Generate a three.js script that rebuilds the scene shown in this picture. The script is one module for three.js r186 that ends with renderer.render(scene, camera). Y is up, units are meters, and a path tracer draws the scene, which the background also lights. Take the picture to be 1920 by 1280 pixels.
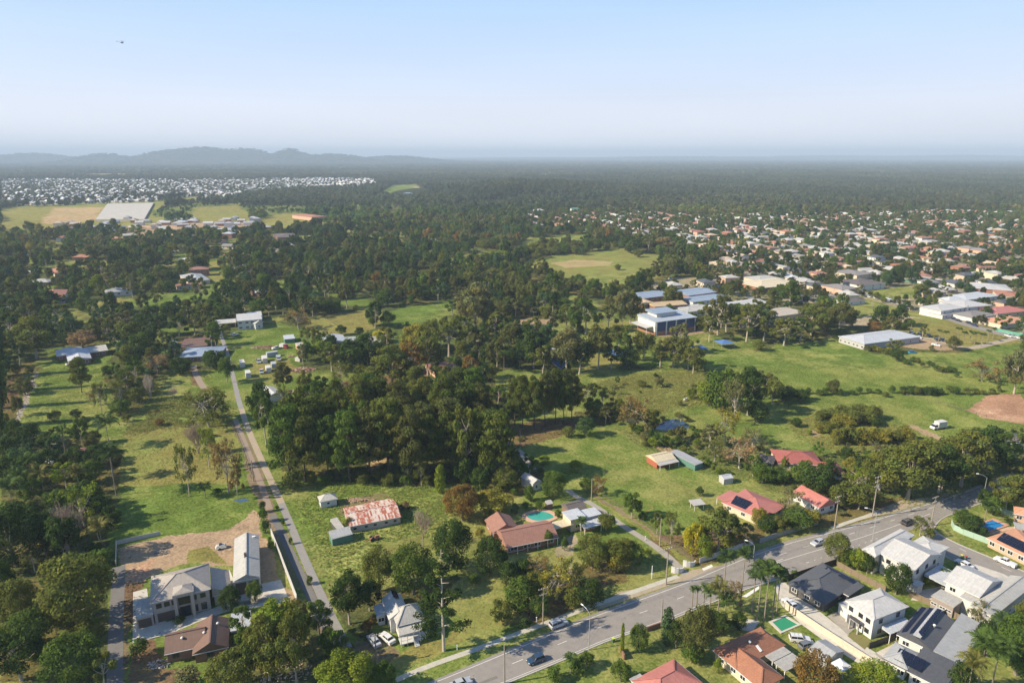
import * as THREE from 'three';
import { mergeGeometries } from 'three/addons/utils/BufferGeometryUtils.js';
import { MarchingCubes } from 'three/addons/objects/MarchingCubes.js';

// ---------- camera, sky, sun, exposure ----------
const scene = new THREE.Scene();
const CAM_H = 110, PITCH = 15.3 * Math.PI / 180, FOC = 1280;      // drone height in metres, downward tilt, focal length in photo pixels
const camera = new THREE.PerspectiveCamera(2 * Math.atan(640 / FOC) * 180 / Math.PI, 1024 / 682, 1, 90000);
camera.position.set(0, CAM_H, 0);
camera.rotation.order = 'YXZ';
camera.rotation.set(-PITCH, 0, 0);
const renderer = new THREE.WebGLRenderer({ antialias: true });
renderer.setSize(1024, 682);
renderer.toneMapping = THREE.LinearToneMapping;
renderer.toneMappingExposure = 1.7;
renderer.shadowMap.enabled = true;

const SUN = new THREE.Vector3(-0.80, 0.56, 0.19).normalize();       // low morning sun from the left, a little behind the drone
const sun = new THREE.DirectionalLight(new THREE.Color(1.0, 0.87, 0.65), 5.0);
sun.name = 'sun';
sun.position.copy(SUN).multiplyScalar(900).add(new THREE.Vector3(0, 0, -260));
sun.target.position.set(0, 0, -260);
sun.castShadow = true;
sun.shadow.camera.left = sun.shadow.camera.bottom = -600; sun.shadow.camera.right = sun.shadow.camera.top = 600;
sun.shadow.camera.far = 2500; sun.shadow.mapSize.set(4096, 4096);
scene.add(sun, sun.target);
{ // clear pale sky: hazy towards the horizon, deeper blue overhead
  const W = 512, H = 256, d = new Float32Array(W * H * 4);
  const stops = [[-90, .22, .23, .24], [-1, .40, .42, .45], [0, .535, .545, .585], [3, .51, .535, .60], [6, .42, .50, .63], [11, .305, .435, .63], [20, .19, .315, .54], [40, .085, .16, .32], [90, .048, .10, .22]];
  for (let j = 0; j < H; j++) {
    const e = ((j + .5) / H - .5) * 180;
    let k = 0; while (k < stops.length - 2 && e > stops[k + 1][0]) k++;
    const a = stops[k], b = stops[k + 1], t = Math.min(1, Math.max(0, (e - a[0]) / (b[0] - a[0])));
    for (let i = 0; i < W; i++) {
      const az = ((i + .5) / W - .5) * 2 * Math.PI, ce = Math.cos(e * Math.PI / 180);
      const c = Math.max(0, Math.cos(az) * ce * SUN.x + Math.sin(e * Math.PI / 180) * SUN.y + Math.sin(az) * ce * SUN.z);
      const g = 1 + .35 * c * c * c, veil = 1 + (e > 0 ? .022 * Math.exp(-e / 14) * (Math.sin(az * 3.1 + e * .5) + .7 * Math.sin(az * 7.3 - e * 1.1 + 1) + .5 * Math.sin(az * 13.7 + e * 1.9 + 2)) : 0);
      for (let q = 0; q < 3; q++) d[(j * W + i) * 4 + q] = (a[q + 1] + (b[q + 1] - a[q + 1]) * t) * (1 + (g - 1) * [1.1, 1, .85][q]) * veil;
      d[(j * W + i) * 4 + 3] = 1;
    }
  }
  const t = new THREE.DataTexture(d, W, H, THREE.RGBAFormat, THREE.FloatType);
  t.mapping = THREE.EquirectangularReflectionMapping; t.magFilter = THREE.LinearFilter; t.needsUpdate = true;
  scene.background = t; scene.environment = t;
}
scene.fog = new THREE.FogExp2(new THREE.Color(.66, .82, 1.0), 0.000115);

// ---------- helpers ----------
let seed = 7;
const rnd = () => { seed = (seed + 0x6D2B79F5) | 0; let t = Math.imul(seed ^ (seed >>> 15), 1 | seed); t = (t + Math.imul(t ^ (t >>> 7), 61 | t)) ^ t; return ((t ^ (t >>> 14)) >>> 0) / 4294967296; };
const rr = (a, b) => a + (b - a) * rnd();
const pick = (a) => a[Math.floor(rnd() * a.length)];
const lerp = (a, b, t) => a + (b - a) * t, clamp = (x, a, b) => Math.min(b, Math.max(a, x)), sstep = (a, b, x) => { const t = clamp((x - a) / (b - a), 0, 1); return t * t * (3 - 2 * t); };
const cp = Math.cos(PITCH), sp = Math.sin(PITCH);
// point of the place at height h that the survey pixel (x, y) of the 1920 x 1280 frame points at
function G(x, y, h = 0) {
  const dx = (x - 960) / FOC, dy = -(y - 640) / FOC, Y = -sp + dy * cp, Z = -cp - dy * sp, t = (h - CAM_H) / Y;
  return new THREE.Vector3(dx * t, h, Z * t);
}
const ppmAt = (p) => FOC / (-p.z * cp + (CAM_H - p.y) * sp);          // survey pixels per metre there
function pix(p) { const y = p.y - CAM_H, f = -y * sp - p.z * cp, u = y * cp - p.z * sp; return [960 + FOC * p.x / f, 640 - FOC * u / f]; }
const used = new Map();
function numbered(n) { const k = used.get(n) ?? 0; used.set(n, k + 1); return k ? n + '_' + String(k).padStart(3, '0') : n; }
function tag(o, label, category, group, kind) { o.userData = { label }; if (category) o.userData.category = category; if (group) o.userData.group = group; if (kind) o.userData.kind = kind; return o; }
function thing(name, label, category, pos, turn = 0, group) {
  const o = new THREE.Group(); o.name = numbered(name); o.position.copy(pos); o.rotation.y = turn; scene.add(o);
  return tag(o, label, category, group);
}
function mesh(name, geo, m, parent) { const o = new THREE.Mesh(geo, m); o.name = parent === scene ? numbered(name) : name; o.castShadow = o.receiveShadow = true; if (parent) parent.add(o); return o; }
class MB {                                                            // collects flat faces with uv in metres
  constructor() { this.p = []; this.uv = []; }
  tri(a, b, c, ua, ub, uc) { this.p.push(...a, ...b, ...c); if (ua) this.uv.push(...ua, ...ub, ...uc); else { const f = frame(a, b, c); for (const q of [a, b, c]) this.uv.push(...f(q)); } return this; }
  poly(...q) { const f = frame(q[0], q[1], q[2]); for (let i = 1; i < q.length - 1; i++) this.tri(q[0], q[i], q[i + 1], f(q[0]), f(q[i]), f(q[i + 1])); return this; }
  box(x0, x1, y0, y1, z0, z1) {
    this.poly([x0, y0, z1], [x1, y0, z1], [x1, y1, z1], [x0, y1, z1]); this.poly([x1, y0, z0], [x0, y0, z0], [x0, y1, z0], [x1, y1, z0]);
    this.poly([x1, y0, z1], [x1, y0, z0], [x1, y1, z0], [x1, y1, z1]); this.poly([x0, y0, z0], [x0, y0, z1], [x0, y1, z1], [x0, y1, z0]);
    this.poly([x0, y1, z1], [x1, y1, z1], [x1, y1, z0], [x0, y1, z0]); this.poly([x0, y0, z0], [x1, y0, z0], [x1, y0, z1], [x0, y0, z1]); return this;
  }
  bar(a, b, w, h) {                                                   // box beam from a to b
    const d = V(b).sub(V(a)), s = V(Math.abs(d.y) > .9 * d.length() ? [1, 0, 0] : [0, 1, 0]).cross(d).normalize().multiplyScalar(w / 2), u = d.clone().cross(s).normalize().multiplyScalar(h / 2);
    const q = (p, i, j) => V(p).addScaledVector(s, i).addScaledVector(u, j).toArray();
    const A = [q(a, -1, -1), q(a, 1, -1), q(a, 1, 1), q(a, -1, 1)], B = [q(b, -1, -1), q(b, 1, -1), q(b, 1, 1), q(b, -1, 1)];
    for (let i = 0; i < 4; i++) { const j = (i + 1) % 4; this.poly(A[i], A[j], B[j], B[i]); }
    this.poly(A[3], A[2], A[1], A[0]); this.poly(B[0], B[1], B[2], B[3]); return this;
  }
  tube(a, b, r0, r1, n = 6, cap = true) {
    const d = V(b).sub(V(a)).normalize(), s = V(Math.abs(d.y) > .9 ? [1, 0, 0] : [0, 1, 0]).cross(d).normalize(), u = d.clone().cross(s), A = [], B = [];
    for (let i = 0; i < n; i++) { const t = i / n * 6.28318, c = Math.cos(t), k = Math.sin(t); A.push(V(a).addScaledVector(s, c * r0).addScaledVector(u, k * r0).toArray()); B.push(V(b).addScaledVector(s, c * r1).addScaledVector(u, k * r1).toArray()); }
    for (let i = 0; i < n; i++) { const j = (i + 1) % n; this.poly(A[i], A[j], B[j], B[i]); }
    if (cap && r1 > .02) this.poly(...B); return this;
  }
  geo() {
    const g = new THREE.BufferGeometry(); g.setAttribute('position', new THREE.Float32BufferAttribute(this.p, 3)); g.setAttribute('uv', new THREE.Float32BufferAttribute(this.uv, 2));
    g.computeVertexNormals(); return g;
  }
}
function V(a) { return new THREE.Vector3(a[0], a[1], a[2]); }
function frame(a, b, c) {                                             // u along the first edge, v across it, in metres
  const A = V(a), e = V(b).sub(A).normalize(), n = e.clone().cross(V(c).sub(A)).normalize(), v = n.cross(e);
  return (q) => { const d = V(q).sub(A); return [d.dot(e) + A.x * .37, d.dot(v) + A.z * .21]; };
}
// ---------- noise and textures ----------
const NS = 512;
function noiseTable(octaves, base, sd) {
  const keep = seed; seed = sd; const t = new Float32Array(NS * NS); let amp = 1, tot = 0;
  for (let o = 0, f = base; o < octaves; o++, f *= 2, amp *= .55) {
    const g = new Float32Array(f * f).map(() => rnd()); tot += amp;
    for (let y = 0; y < NS; y++) { const fy = y / NS * f, y0 = Math.floor(fy), ty = sstep(0, 1, fy - y0), r0 = (y0 % f) * f, r1 = ((y0 + 1) % f) * f; for (let x = 0; x < NS; x++) { const fx = x / NS * f, x0 = Math.floor(fx), tx = sstep(0, 1, fx - x0), a = x0 % f, b = (x0 + 1) % f; t[y * NS + x] += amp * lerp(lerp(g[r0 + a], g[r0 + b], tx), lerp(g[r1 + a], g[r1 + b], tx), ty); } }
  }
  let lo = 9, hi = -9; for (const v of t) { lo = Math.min(lo, v); hi = Math.max(hi, v); }
  for (let i = 0; i < t.length; i++) t[i] = (t[i] - lo) / (hi - lo);
  seed = keep; return t;
}
const NA = noiseTable(5, 8, 11), NB = noiseTable(4, 16, 23), NC = noiseTable(3, 64, 37);
function nz(t, x, y) { x = ((x % NS) + NS) % NS; y = ((y % NS) + NS) % NS; const x0 = x | 0, y0 = y | 0, x1 = (x0 + 1) & 511, y1 = (y0 + 1) & 511, a = x - x0, b = y - y0; const p = t[y0 * NS + x0], q = t[y0 * NS + x1], r = t[y1 * NS + x0], s = t[y1 * NS + x1]; return p + (q - p) * a + (r - p) * b + (p - q - r + s) * a * b; }
const SRGB = new Uint8Array(4097); for (let i = 0; i <= 4096; i++) { const c = i / 4096; SRGB[i] = Math.round(255 * (c <= .0031308 ? 12.92 * c : 1.055 * Math.pow(c, 1 / 2.4) - .055)); }
const enc = (c) => SRGB[clamp(c * 4096, 0, 4096) | 0];
function tex(w, h, f, color = true) {                                 // f(x, y) -> linear rgb or a grey value
  const d = new Uint8Array(w * h * 4);
  for (let y = 0; y < h; y++) for (let x = 0; x < w; x++) { const v = f(x, y), o = (y * w + x) * 4; if (color) { d[o] = enc(v[0]); d[o + 1] = enc(v[1]); d[o + 2] = enc(v[2]); } else d[o] = d[o + 1] = d[o + 2] = clamp(v * 255, 0, 255); d[o + 3] = 255; }
  const t = new THREE.DataTexture(d, w, h); t.wrapS = t.wrapT = THREE.RepeatWrapping; t.magFilter = THREE.LinearFilter; if (color) t.colorSpace = THREE.SRGBColorSpace; t.needsUpdate = true; return t;
}
function rep(t, mx, my = mx) { const c = t.clone(); c.repeat.set(1 / mx, 1 / my); c.needsUpdate = true; return c; }
function mat(color, o = {}) { const m = new THREE.MeshStandardMaterial({ roughness: .9, metalness: 0, ...o }); m.color.setRGB(...color); m.side = THREE.DoubleSide; return m; }
function matte(color, o = {}) { const m = new THREE.MeshLambertMaterial(o); m.color.setRGB(...color); m.side = THREE.DoubleSide; return m; }
const grainT = tex(256, 256, (x, y) => { const k = .78 + .44 * nz(NB, x * 2, y * 2) * .6 + .3 * (nz(NC, x * 2, y * 2) - .5); return [k, k, k].map((q) => clamp(q * .86, 0, 1)); });       // plain weathering grain
const streakT = tex(256, 256, (x, y) => { const st = nz(NC, Math.floor(x / 9.2) * 71.3, 17), k = .60 + .26 * nz(NB, x * 6, y * .5) + .20 * nz(NA, x * 2, y * 2) + .16 * (st - .5) - (x % 28 < 1 ? .1 : 0); return [k, k * .995, k * .985].map((q) => clamp(q, 0, 1)); }); // rain streaks running down the slope
const ribB = tex(64, 8, (x) => { const u = (x / 64 * 4) % 1; return u < .22 ? 1 : 0; }, false);
const tileB = tex(32, 32, (x, y) => .55 * ((y % 32) / 32) + .45 * Math.sin((x / 32) * 6.283) ** 2, false);
const tileT = tex(256, 256, (x, y) => { const r = Math.floor(y / 8), c = Math.floor((x + (r % 2) * 4) / 8), n = nz(NC, c * 37.7, r * 53.3), k = .66 + .34 * n + .18 * (nz(NA, x * 2, y * 2) - .5); return [k, k * (.93 + .07 * n), k * (.9 + .1 * n)].map((q) => clamp(q, 0, 1)); });
const fineB = tex(256, 256, (x, y) => .5 * nz(NC, x * 2, y * 2) + .5 * nz(NB, x * 2, y * 2), false);
// ---------- ground ----------
// land cover classes: [base colour, second colour, share of second, fine contrast]
const PAL = {
  wood: [[0.087, 0.104, 0.039], [0.137, 0.114, 0.042], .45, .7], lawn: [[0.135, 0.188, 0.040], [0.228, 0.227, 0.073], .45, .5], dry: [[0.245, 0.220, 0.070], [0.188, 0.207, 0.059], .42, .5],
  pasture: [[0.132, 0.188, 0.040], [0.216, 0.223, 0.065], .45, .6], tan: [[0.400, 0.285, 0.185], [0.300, 0.215, 0.130], .45, .5], red: [[0.370, 0.215, 0.135], [0.460, 0.310, 0.210], .4, .5], sand: [[0.420, 0.340, 0.240], [0.280, 0.240, 0.140], .4, .5],
  litter: [[0.185, 0.120, 0.070], [0.137, 0.114, 0.042], .45, .7], rough: [[0.220, 0.195, 0.066], [0.139, 0.174, 0.045], .5, .9], gravel: [[0.360, 0.310, 0.260], [0.280, 0.250, 0.200], .4, .5],
  tall: [[0.144, 0.207, 0.040], [0.233, 0.240, 0.073], .5, .9], suburb: [[0.190, 0.185, 0.085], [0.300, 0.250, 0.165], .45, .6], estate: [[0.300, 0.290, 0.250], [0.170, 0.180, 0.090], .45, .6], bush: [[0.111, 0.147, 0.040], [0.183, 0.180, 0.065], .45, .7],
  ochre: [[0.420, 0.300, 0.165], [0.330, 0.265, 0.125], .4, .45], drive: [[0.250, 0.190, 0.125], [0.170, 0.150, 0.070], .5, .5], asphalt: [[0.200, 0.190, 0.185], [0.160, 0.155, 0.150], .4, .3], mud: [[0.190, 0.145, 0.085], [0.162, 0.164, 0.059], .5, .6],
};
const CLS = Object.keys(PAL), CID = Object.fromEntries(CLS.map((k, i) => [k, i]));
class Tile {
  constructor(x0, x1, d0, d1, w, h, base, warp) { Object.assign(this, { x0, x1, d0, d1, w, h, warp, id: new Uint8Array(w * h).fill(CID[base]) }); this.sx = w / (x1 - x0); this.sy = h / (d1 - d0); }
  poly(pts, c) {
    const q = pts.map((p) => [(p.x - this.x0) * this.sx, (-p.z - this.d0) * this.sy]); let lo = 1e9, hi = -1e9; for (const p of q) { lo = Math.min(lo, p[1]); hi = Math.max(hi, p[1]); }
    for (let y = Math.max(0, Math.floor(lo)); y <= Math.min(this.h - 1, hi); y++) {
      const xs = []; for (let i = 0; i < q.length; i++) { const a = q[i], b = q[(i + 1) % q.length], Y = y + .5; if ((a[1] <= Y) !== (b[1] <= Y)) xs.push(a[0] + (Y - a[1]) / (b[1] - a[1]) * (b[0] - a[0])); }
      xs.sort((a, b) => a - b);
      for (let k = 0; k + 1 < xs.length; k += 2) { const a = Math.max(0, Math.round(xs[k])), b = Math.min(this.w, Math.round(xs[k + 1])); if (b > a) this.id.fill(c, y * this.w + a, y * this.w + b); }
    }
  }
  at(x, z) { const i = Math.floor((x - this.x0) * this.sx), j = Math.floor((-z - this.d0) * this.sy); return i < 0 || j < 0 || i >= this.w || j >= this.h ? -1 : this.id[j * this.w + i]; }
  texture() {
    const { w, h, id, sx, sy } = this, d = new Uint8Array(w * h * 4), pal = CLS.map((k) => PAL[k]), out = new Float32Array(3);
    for (let j = 0; j < h; j++) {
      const dm = this.d0 + j / sy;
      for (let i = 0; i < w; i++) {
        const xm = this.x0 + i / sx, wx = (nz(NB, xm * 2.1, dm * 2.1) - .5) * this.warp + (nz(NC, xm * 3, dm * 3) - .5) * this.warp * .35, wy = (nz(NB, xm * 2.1 + 200, dm * 2.1 + 90) - .5) * this.warp + (nz(NC, xm * 3 + 77, dm * 3) - .5) * this.warp * .35;
        const ii = clamp(Math.round(i + wx * sx), 0, w - 1), jj = clamp(Math.round(j + wy * sy), 0, h - 1), p = pal[id[jj * w + ii]];
        const n1 = nz(NA, xm * 1.7, dm * 1.7), n2 = nz(NB, xm * 4.3 + 31, dm * 4.3), n3 = nz(NC, xm * 19, dm * 19), n0 = nz(NA, xm * .31 + 60, dm * .31);
        const m = sstep(1 - p[2] - .24, 1 - p[2] + .24, .5 + (n1 - .5) * .9 + (n2 - .5) * .7 + (n3 - .5) * .5 + (n0 - .5) * .7), k = Math.max(.3, 1 + p[3] * ((n3 - .5) * 1.9 + (n2 - .5) * 1.2) + (n0 - .5) * .3), o = (j * w + i) * 4;
        for (let q = 0; q < 3; q++) d[o + q] = enc((p[0][q] + (p[1][q] - p[0][q]) * m) * k);
        d[o + 3] = 255;
      }
    }
    const t = new THREE.DataTexture(d, w, h); t.wrapS = t.wrapT = THREE.ClampToEdgeWrapping; t.magFilter = THREE.LinearFilter; t.colorSpace = THREE.SRGBColorSpace; t.needsUpdate = true;
    t.repeat.set(1 / (this.x1 - this.x0), 1 / (this.d1 - this.d0)); t.offset.set(-this.x0 / (this.x1 - this.x0), -this.d0 / (this.d1 - this.d0)); return t;
  }
}
const NEAR = new Tile(-285, 285, 95, 345, 2048, 1024, 'lawn', 5), MID = new Tile(-830, 830, 345, 1060, 2048, 1024, 'wood', 9), FAR = new Tile(-3200, 3200, 1060, 4200, 2048, 1024, 'wood', 22), TILES = [NEAR, MID, FAR];
function cover(c, pts) { const w = pts.map((p) => G(p[0], p[1])); for (const t of TILES) t.poly(w, CID[c]); }
function strip(c, pts, wide) { const w = pts.map((p) => G(p[0], p[1])); for (let i = 0; i + 1 < w.length; i++) { const d = w[i + 1].clone().sub(w[i]).setLength(wide / 4), n = new THREE.Vector3(-d.z, 0, d.x).setLength(wide / 2), a = w[i].clone().sub(d), b = w[i + 1].clone().add(d); for (const t of TILES) t.poly([a.clone().add(n), b.clone().add(n), b.clone().sub(n), a.clone().sub(n)], CID[c]); } }
function clsAt(x, z) { const d = -z, t = d < 345 ? NEAR : d < 1060 ? MID : FAR, v = t.at(x, z); return v < 0 ? 'wood' : CLS[v]; }
// far country
cover('estate', [[0, 338], [100, 337], [300, 338], [480, 337], [600, 335], [700, 337], [705, 347], [620, 352], [545, 357], [470, 362], [440, 372], [330, 368], [280, 378], [190, 381], [110, 384], [0, 386]]);
cover('ochre', [[100, 328], [190, 317], [260, 315], [330, 317], [385, 324], [300, 328], [200, 332]]);
cover('lawn', [[715, 362], [735, 347], [780, 346], [802, 360], [790, 372], [735, 374]]);
strip('sand', [[780, 350], [800, 358], [830, 370], [850, 374]], 16);
cover('dry', [[0, 436], [0, 392], [100, 386], [310, 379], [312, 424], [215, 432], [100, 436]]);
cover('dry', [[0, 424], [0, 405], [55, 393], [105, 390], [90, 410], [40, 424]]);
cover('ochre', [[78, 419], [100, 390], [140, 389], [196, 388], [180, 412], [125, 422]]);
cover('tan', [[60, 442], [105, 435], [112, 436], [95, 446]]);
cover('bush', [[285, 395], [360, 380], [440, 385], [560, 385], [600, 395], [560, 405], [480, 404], [380, 405], [290, 408]]);
cover('tan', [[215, 432], [240, 422], [290, 420], [430, 412], [480, 418], [500, 430], [450, 440], [330, 440], [240, 445]]);
cover('dry', [[482, 412], [520, 401], [550, 399], [600, 406], [620, 416], [560, 430], [505, 436], [480, 430]]);
cover('dry', [[350, 412], [366, 388], [446, 385], [470, 400], [470, 414], [380, 416]]);
// middle distance
cover('lawn', [[45, 484], [120, 470], [130, 478], [60, 496]]); cover('lawn', [[0, 500], [22, 482], [22, 500], [0, 505]]);
cover('lawn', [[30, 540], [100, 520], [140, 530], [60, 550]]); cover('lawn', [[380, 465], [455, 455], [460, 462], [385, 472]]); cover('dry', [[380, 492], [425, 487], [430, 500], [400, 502]]);
cover('lawn', [[495, 532], [530, 524], [555, 545], [500, 552]]); cover('dry', [[495, 450], [560, 448], [575, 458], [510, 462]]);
cover('bush', [[590, 636], [700, 620], [860, 590], [905, 598], [860, 640], [760, 652], [620, 664]]);
cover('bush', [[940, 600], [1210, 590], [1210, 650], [1100, 660], [940, 630]]);
cover('lawn', [[945, 476], [985, 452], [1050, 440], [1110, 438], [1105, 458], [1040, 462], [1000, 470]]);
cover('dry', [[985, 492], [1040, 478], [1090, 473], [1160, 468], [1245, 480], [1240, 520], [1150, 540], [1100, 540], [1040, 522], [1000, 505]]);
cover('ochre', [[1030, 492], [1080, 487], [1150, 490], [1145, 498], [1060, 502]]); cover('lawn', [[1090, 518], [1240, 505], [1230, 518], [1130, 532]]);
cover('sand', [[1215, 538], [1260, 520], [1310, 520], [1335, 530], [1290, 540], [1225, 545]]); cover('dry', [[860, 478], [935, 468], [950, 490], [905, 500], [870, 492]]);
cover('pasture', [[720, 585], [790, 570], [870, 562], [880, 582], [820, 598], [745, 612], [720, 606]]); cover('dry', [[570, 612], [600, 592], [700, 580], [725, 588], [720, 608], [690, 620], [600, 632]]);
cover('lawn', [[408, 632], [440, 620], [520, 606], [560, 612], [610, 632], [600, 650], [560, 690], [525, 705], [470, 705], [440, 690], [425, 650]]); cover('dry', [[480, 680], [540, 672], [565, 690], [545, 712], [480, 722], [470, 706]]);
cover('dry', [[258, 592], [280, 580], [310, 585], [290, 600]]); cover('lawn', [[288, 632], [318, 626], [316, 660], [300, 668]]); cover('litter', [[318, 636], [385, 628], [400, 650], [335, 655]]);
cover('tan', [[930, 604], [1000, 596], [1040, 600], [1030, 610], [945, 614]]); cover('lawn', [[1030, 608], [1190, 600], [1205, 622], [1130, 640], [1040, 632]]); cover('dry', [[1120, 606], [1185, 600], [1200, 620], [1140, 622]]);
cover('lawn', [[1130, 640], [1200, 628], [1310, 618], [1350, 632], [1420, 645], [1410, 665], [1370, 680], [1320, 690], [1240, 690], [1180, 680], [1140, 660]]); cover('tan', [[1195, 628], [1240, 622], [1330, 612], [1345, 622], [1260, 630]]);
cover('lawn', [[900, 700], [960, 690], [1000, 700], [990, 720], [930, 725]]);
cover('suburb', [[985, 398], [1050, 390], [1240, 400], [1300, 405], [1440, 402], [1600, 400], [1760, 395], [1920, 398], [1920, 650], [1860, 640], [1780, 620], [1690, 600], [1620, 575], [1440, 585], [1400, 560], [1330, 545], [1330, 520], [1345, 480], [1290, 470], [1250, 455], [1130, 440], [1060, 430], [1000, 425]]);
cover('suburb', [[1180, 560], [1220, 545], [1330, 540], [1440, 560], [1560, 570], [1500, 610], [1400, 605], [1310, 612], [1200, 615]]);
cover('lawn', [[1526, 575], [1590, 562], [1625, 570], [1740, 588], [1720, 600], [1600, 598]]); cover('lawn', [[1620, 545], [1700, 535], [1740, 545], [1700, 560], [1640, 560]]);
cover('lawn', [[1556, 556], [1630, 560], [1700, 582], [1760, 600], [1830, 622], [1905, 640], [1905, 652], [1820, 640], [1740, 622], [1670, 604], [1600, 590], [1545, 572]]);
cover('sand', [[1575, 600], [1640, 590], [1720, 592], [1740, 602], [1650, 612], [1580, 612]]);
cover('dry', [[1680, 618], [1700, 600], [1740, 590], [1800, 600], [1905, 634], [1910, 652], [1850, 656], [1760, 652], [1690, 640]]); cover('tan', [[1692, 640], [1725, 632], [1760, 640], [1790, 652], [1750, 656], [1700, 650]]);
cover('pasture', [[1180, 700], [1320, 690], [1380, 672], [1440, 650], [1560, 634], [1640, 662], [1700, 660], [1800, 660], [1920, 640], [1920, 745], [1800, 742], [1560, 745], [1480, 742], [1400, 720], [1340, 700]]);
// grassy clearings scattered through the woodland on the left and in the centre
for (let j = 0; j < MID.h; j++) for (let i = 0; i < MID.w; i++) { const o = j * MID.w + i; if (MID.id[o] !== CID.wood) continue; const x = MID.x0 + i / MID.sx, d = MID.d0 + j / MID.sy, n = nz(NB, x * 1.05 + 300, d * .62), left = sstep(-20, -160, x - (d - 500) * .12); if (n > lerp(.77, .68, left)) MID.id[o] = CID[nz(NA, x * .8, d * .8) > .5 ? 'dry' : 'lawn']; else if (n > lerp(.725, .635, left)) MID.id[o] = CID.bush; }
for (let j = 0; j < FAR.h; j++) for (let i = 0; i < FAR.w; i++) { const o = j * FAR.w + i; if (FAR.id[o] !== CID.wood) continue; const x = FAR.x0 + i / FAR.sx, d = FAR.d0 + j / FAR.sy; const n = nz(NB, x * .32 + 300, d * .2) - (x > d * .05 ? .06 : 0); if (n > .76) FAR.id[o] = CID.dry; else if (n > .70) FAR.id[o] = CID.bush; }
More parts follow.
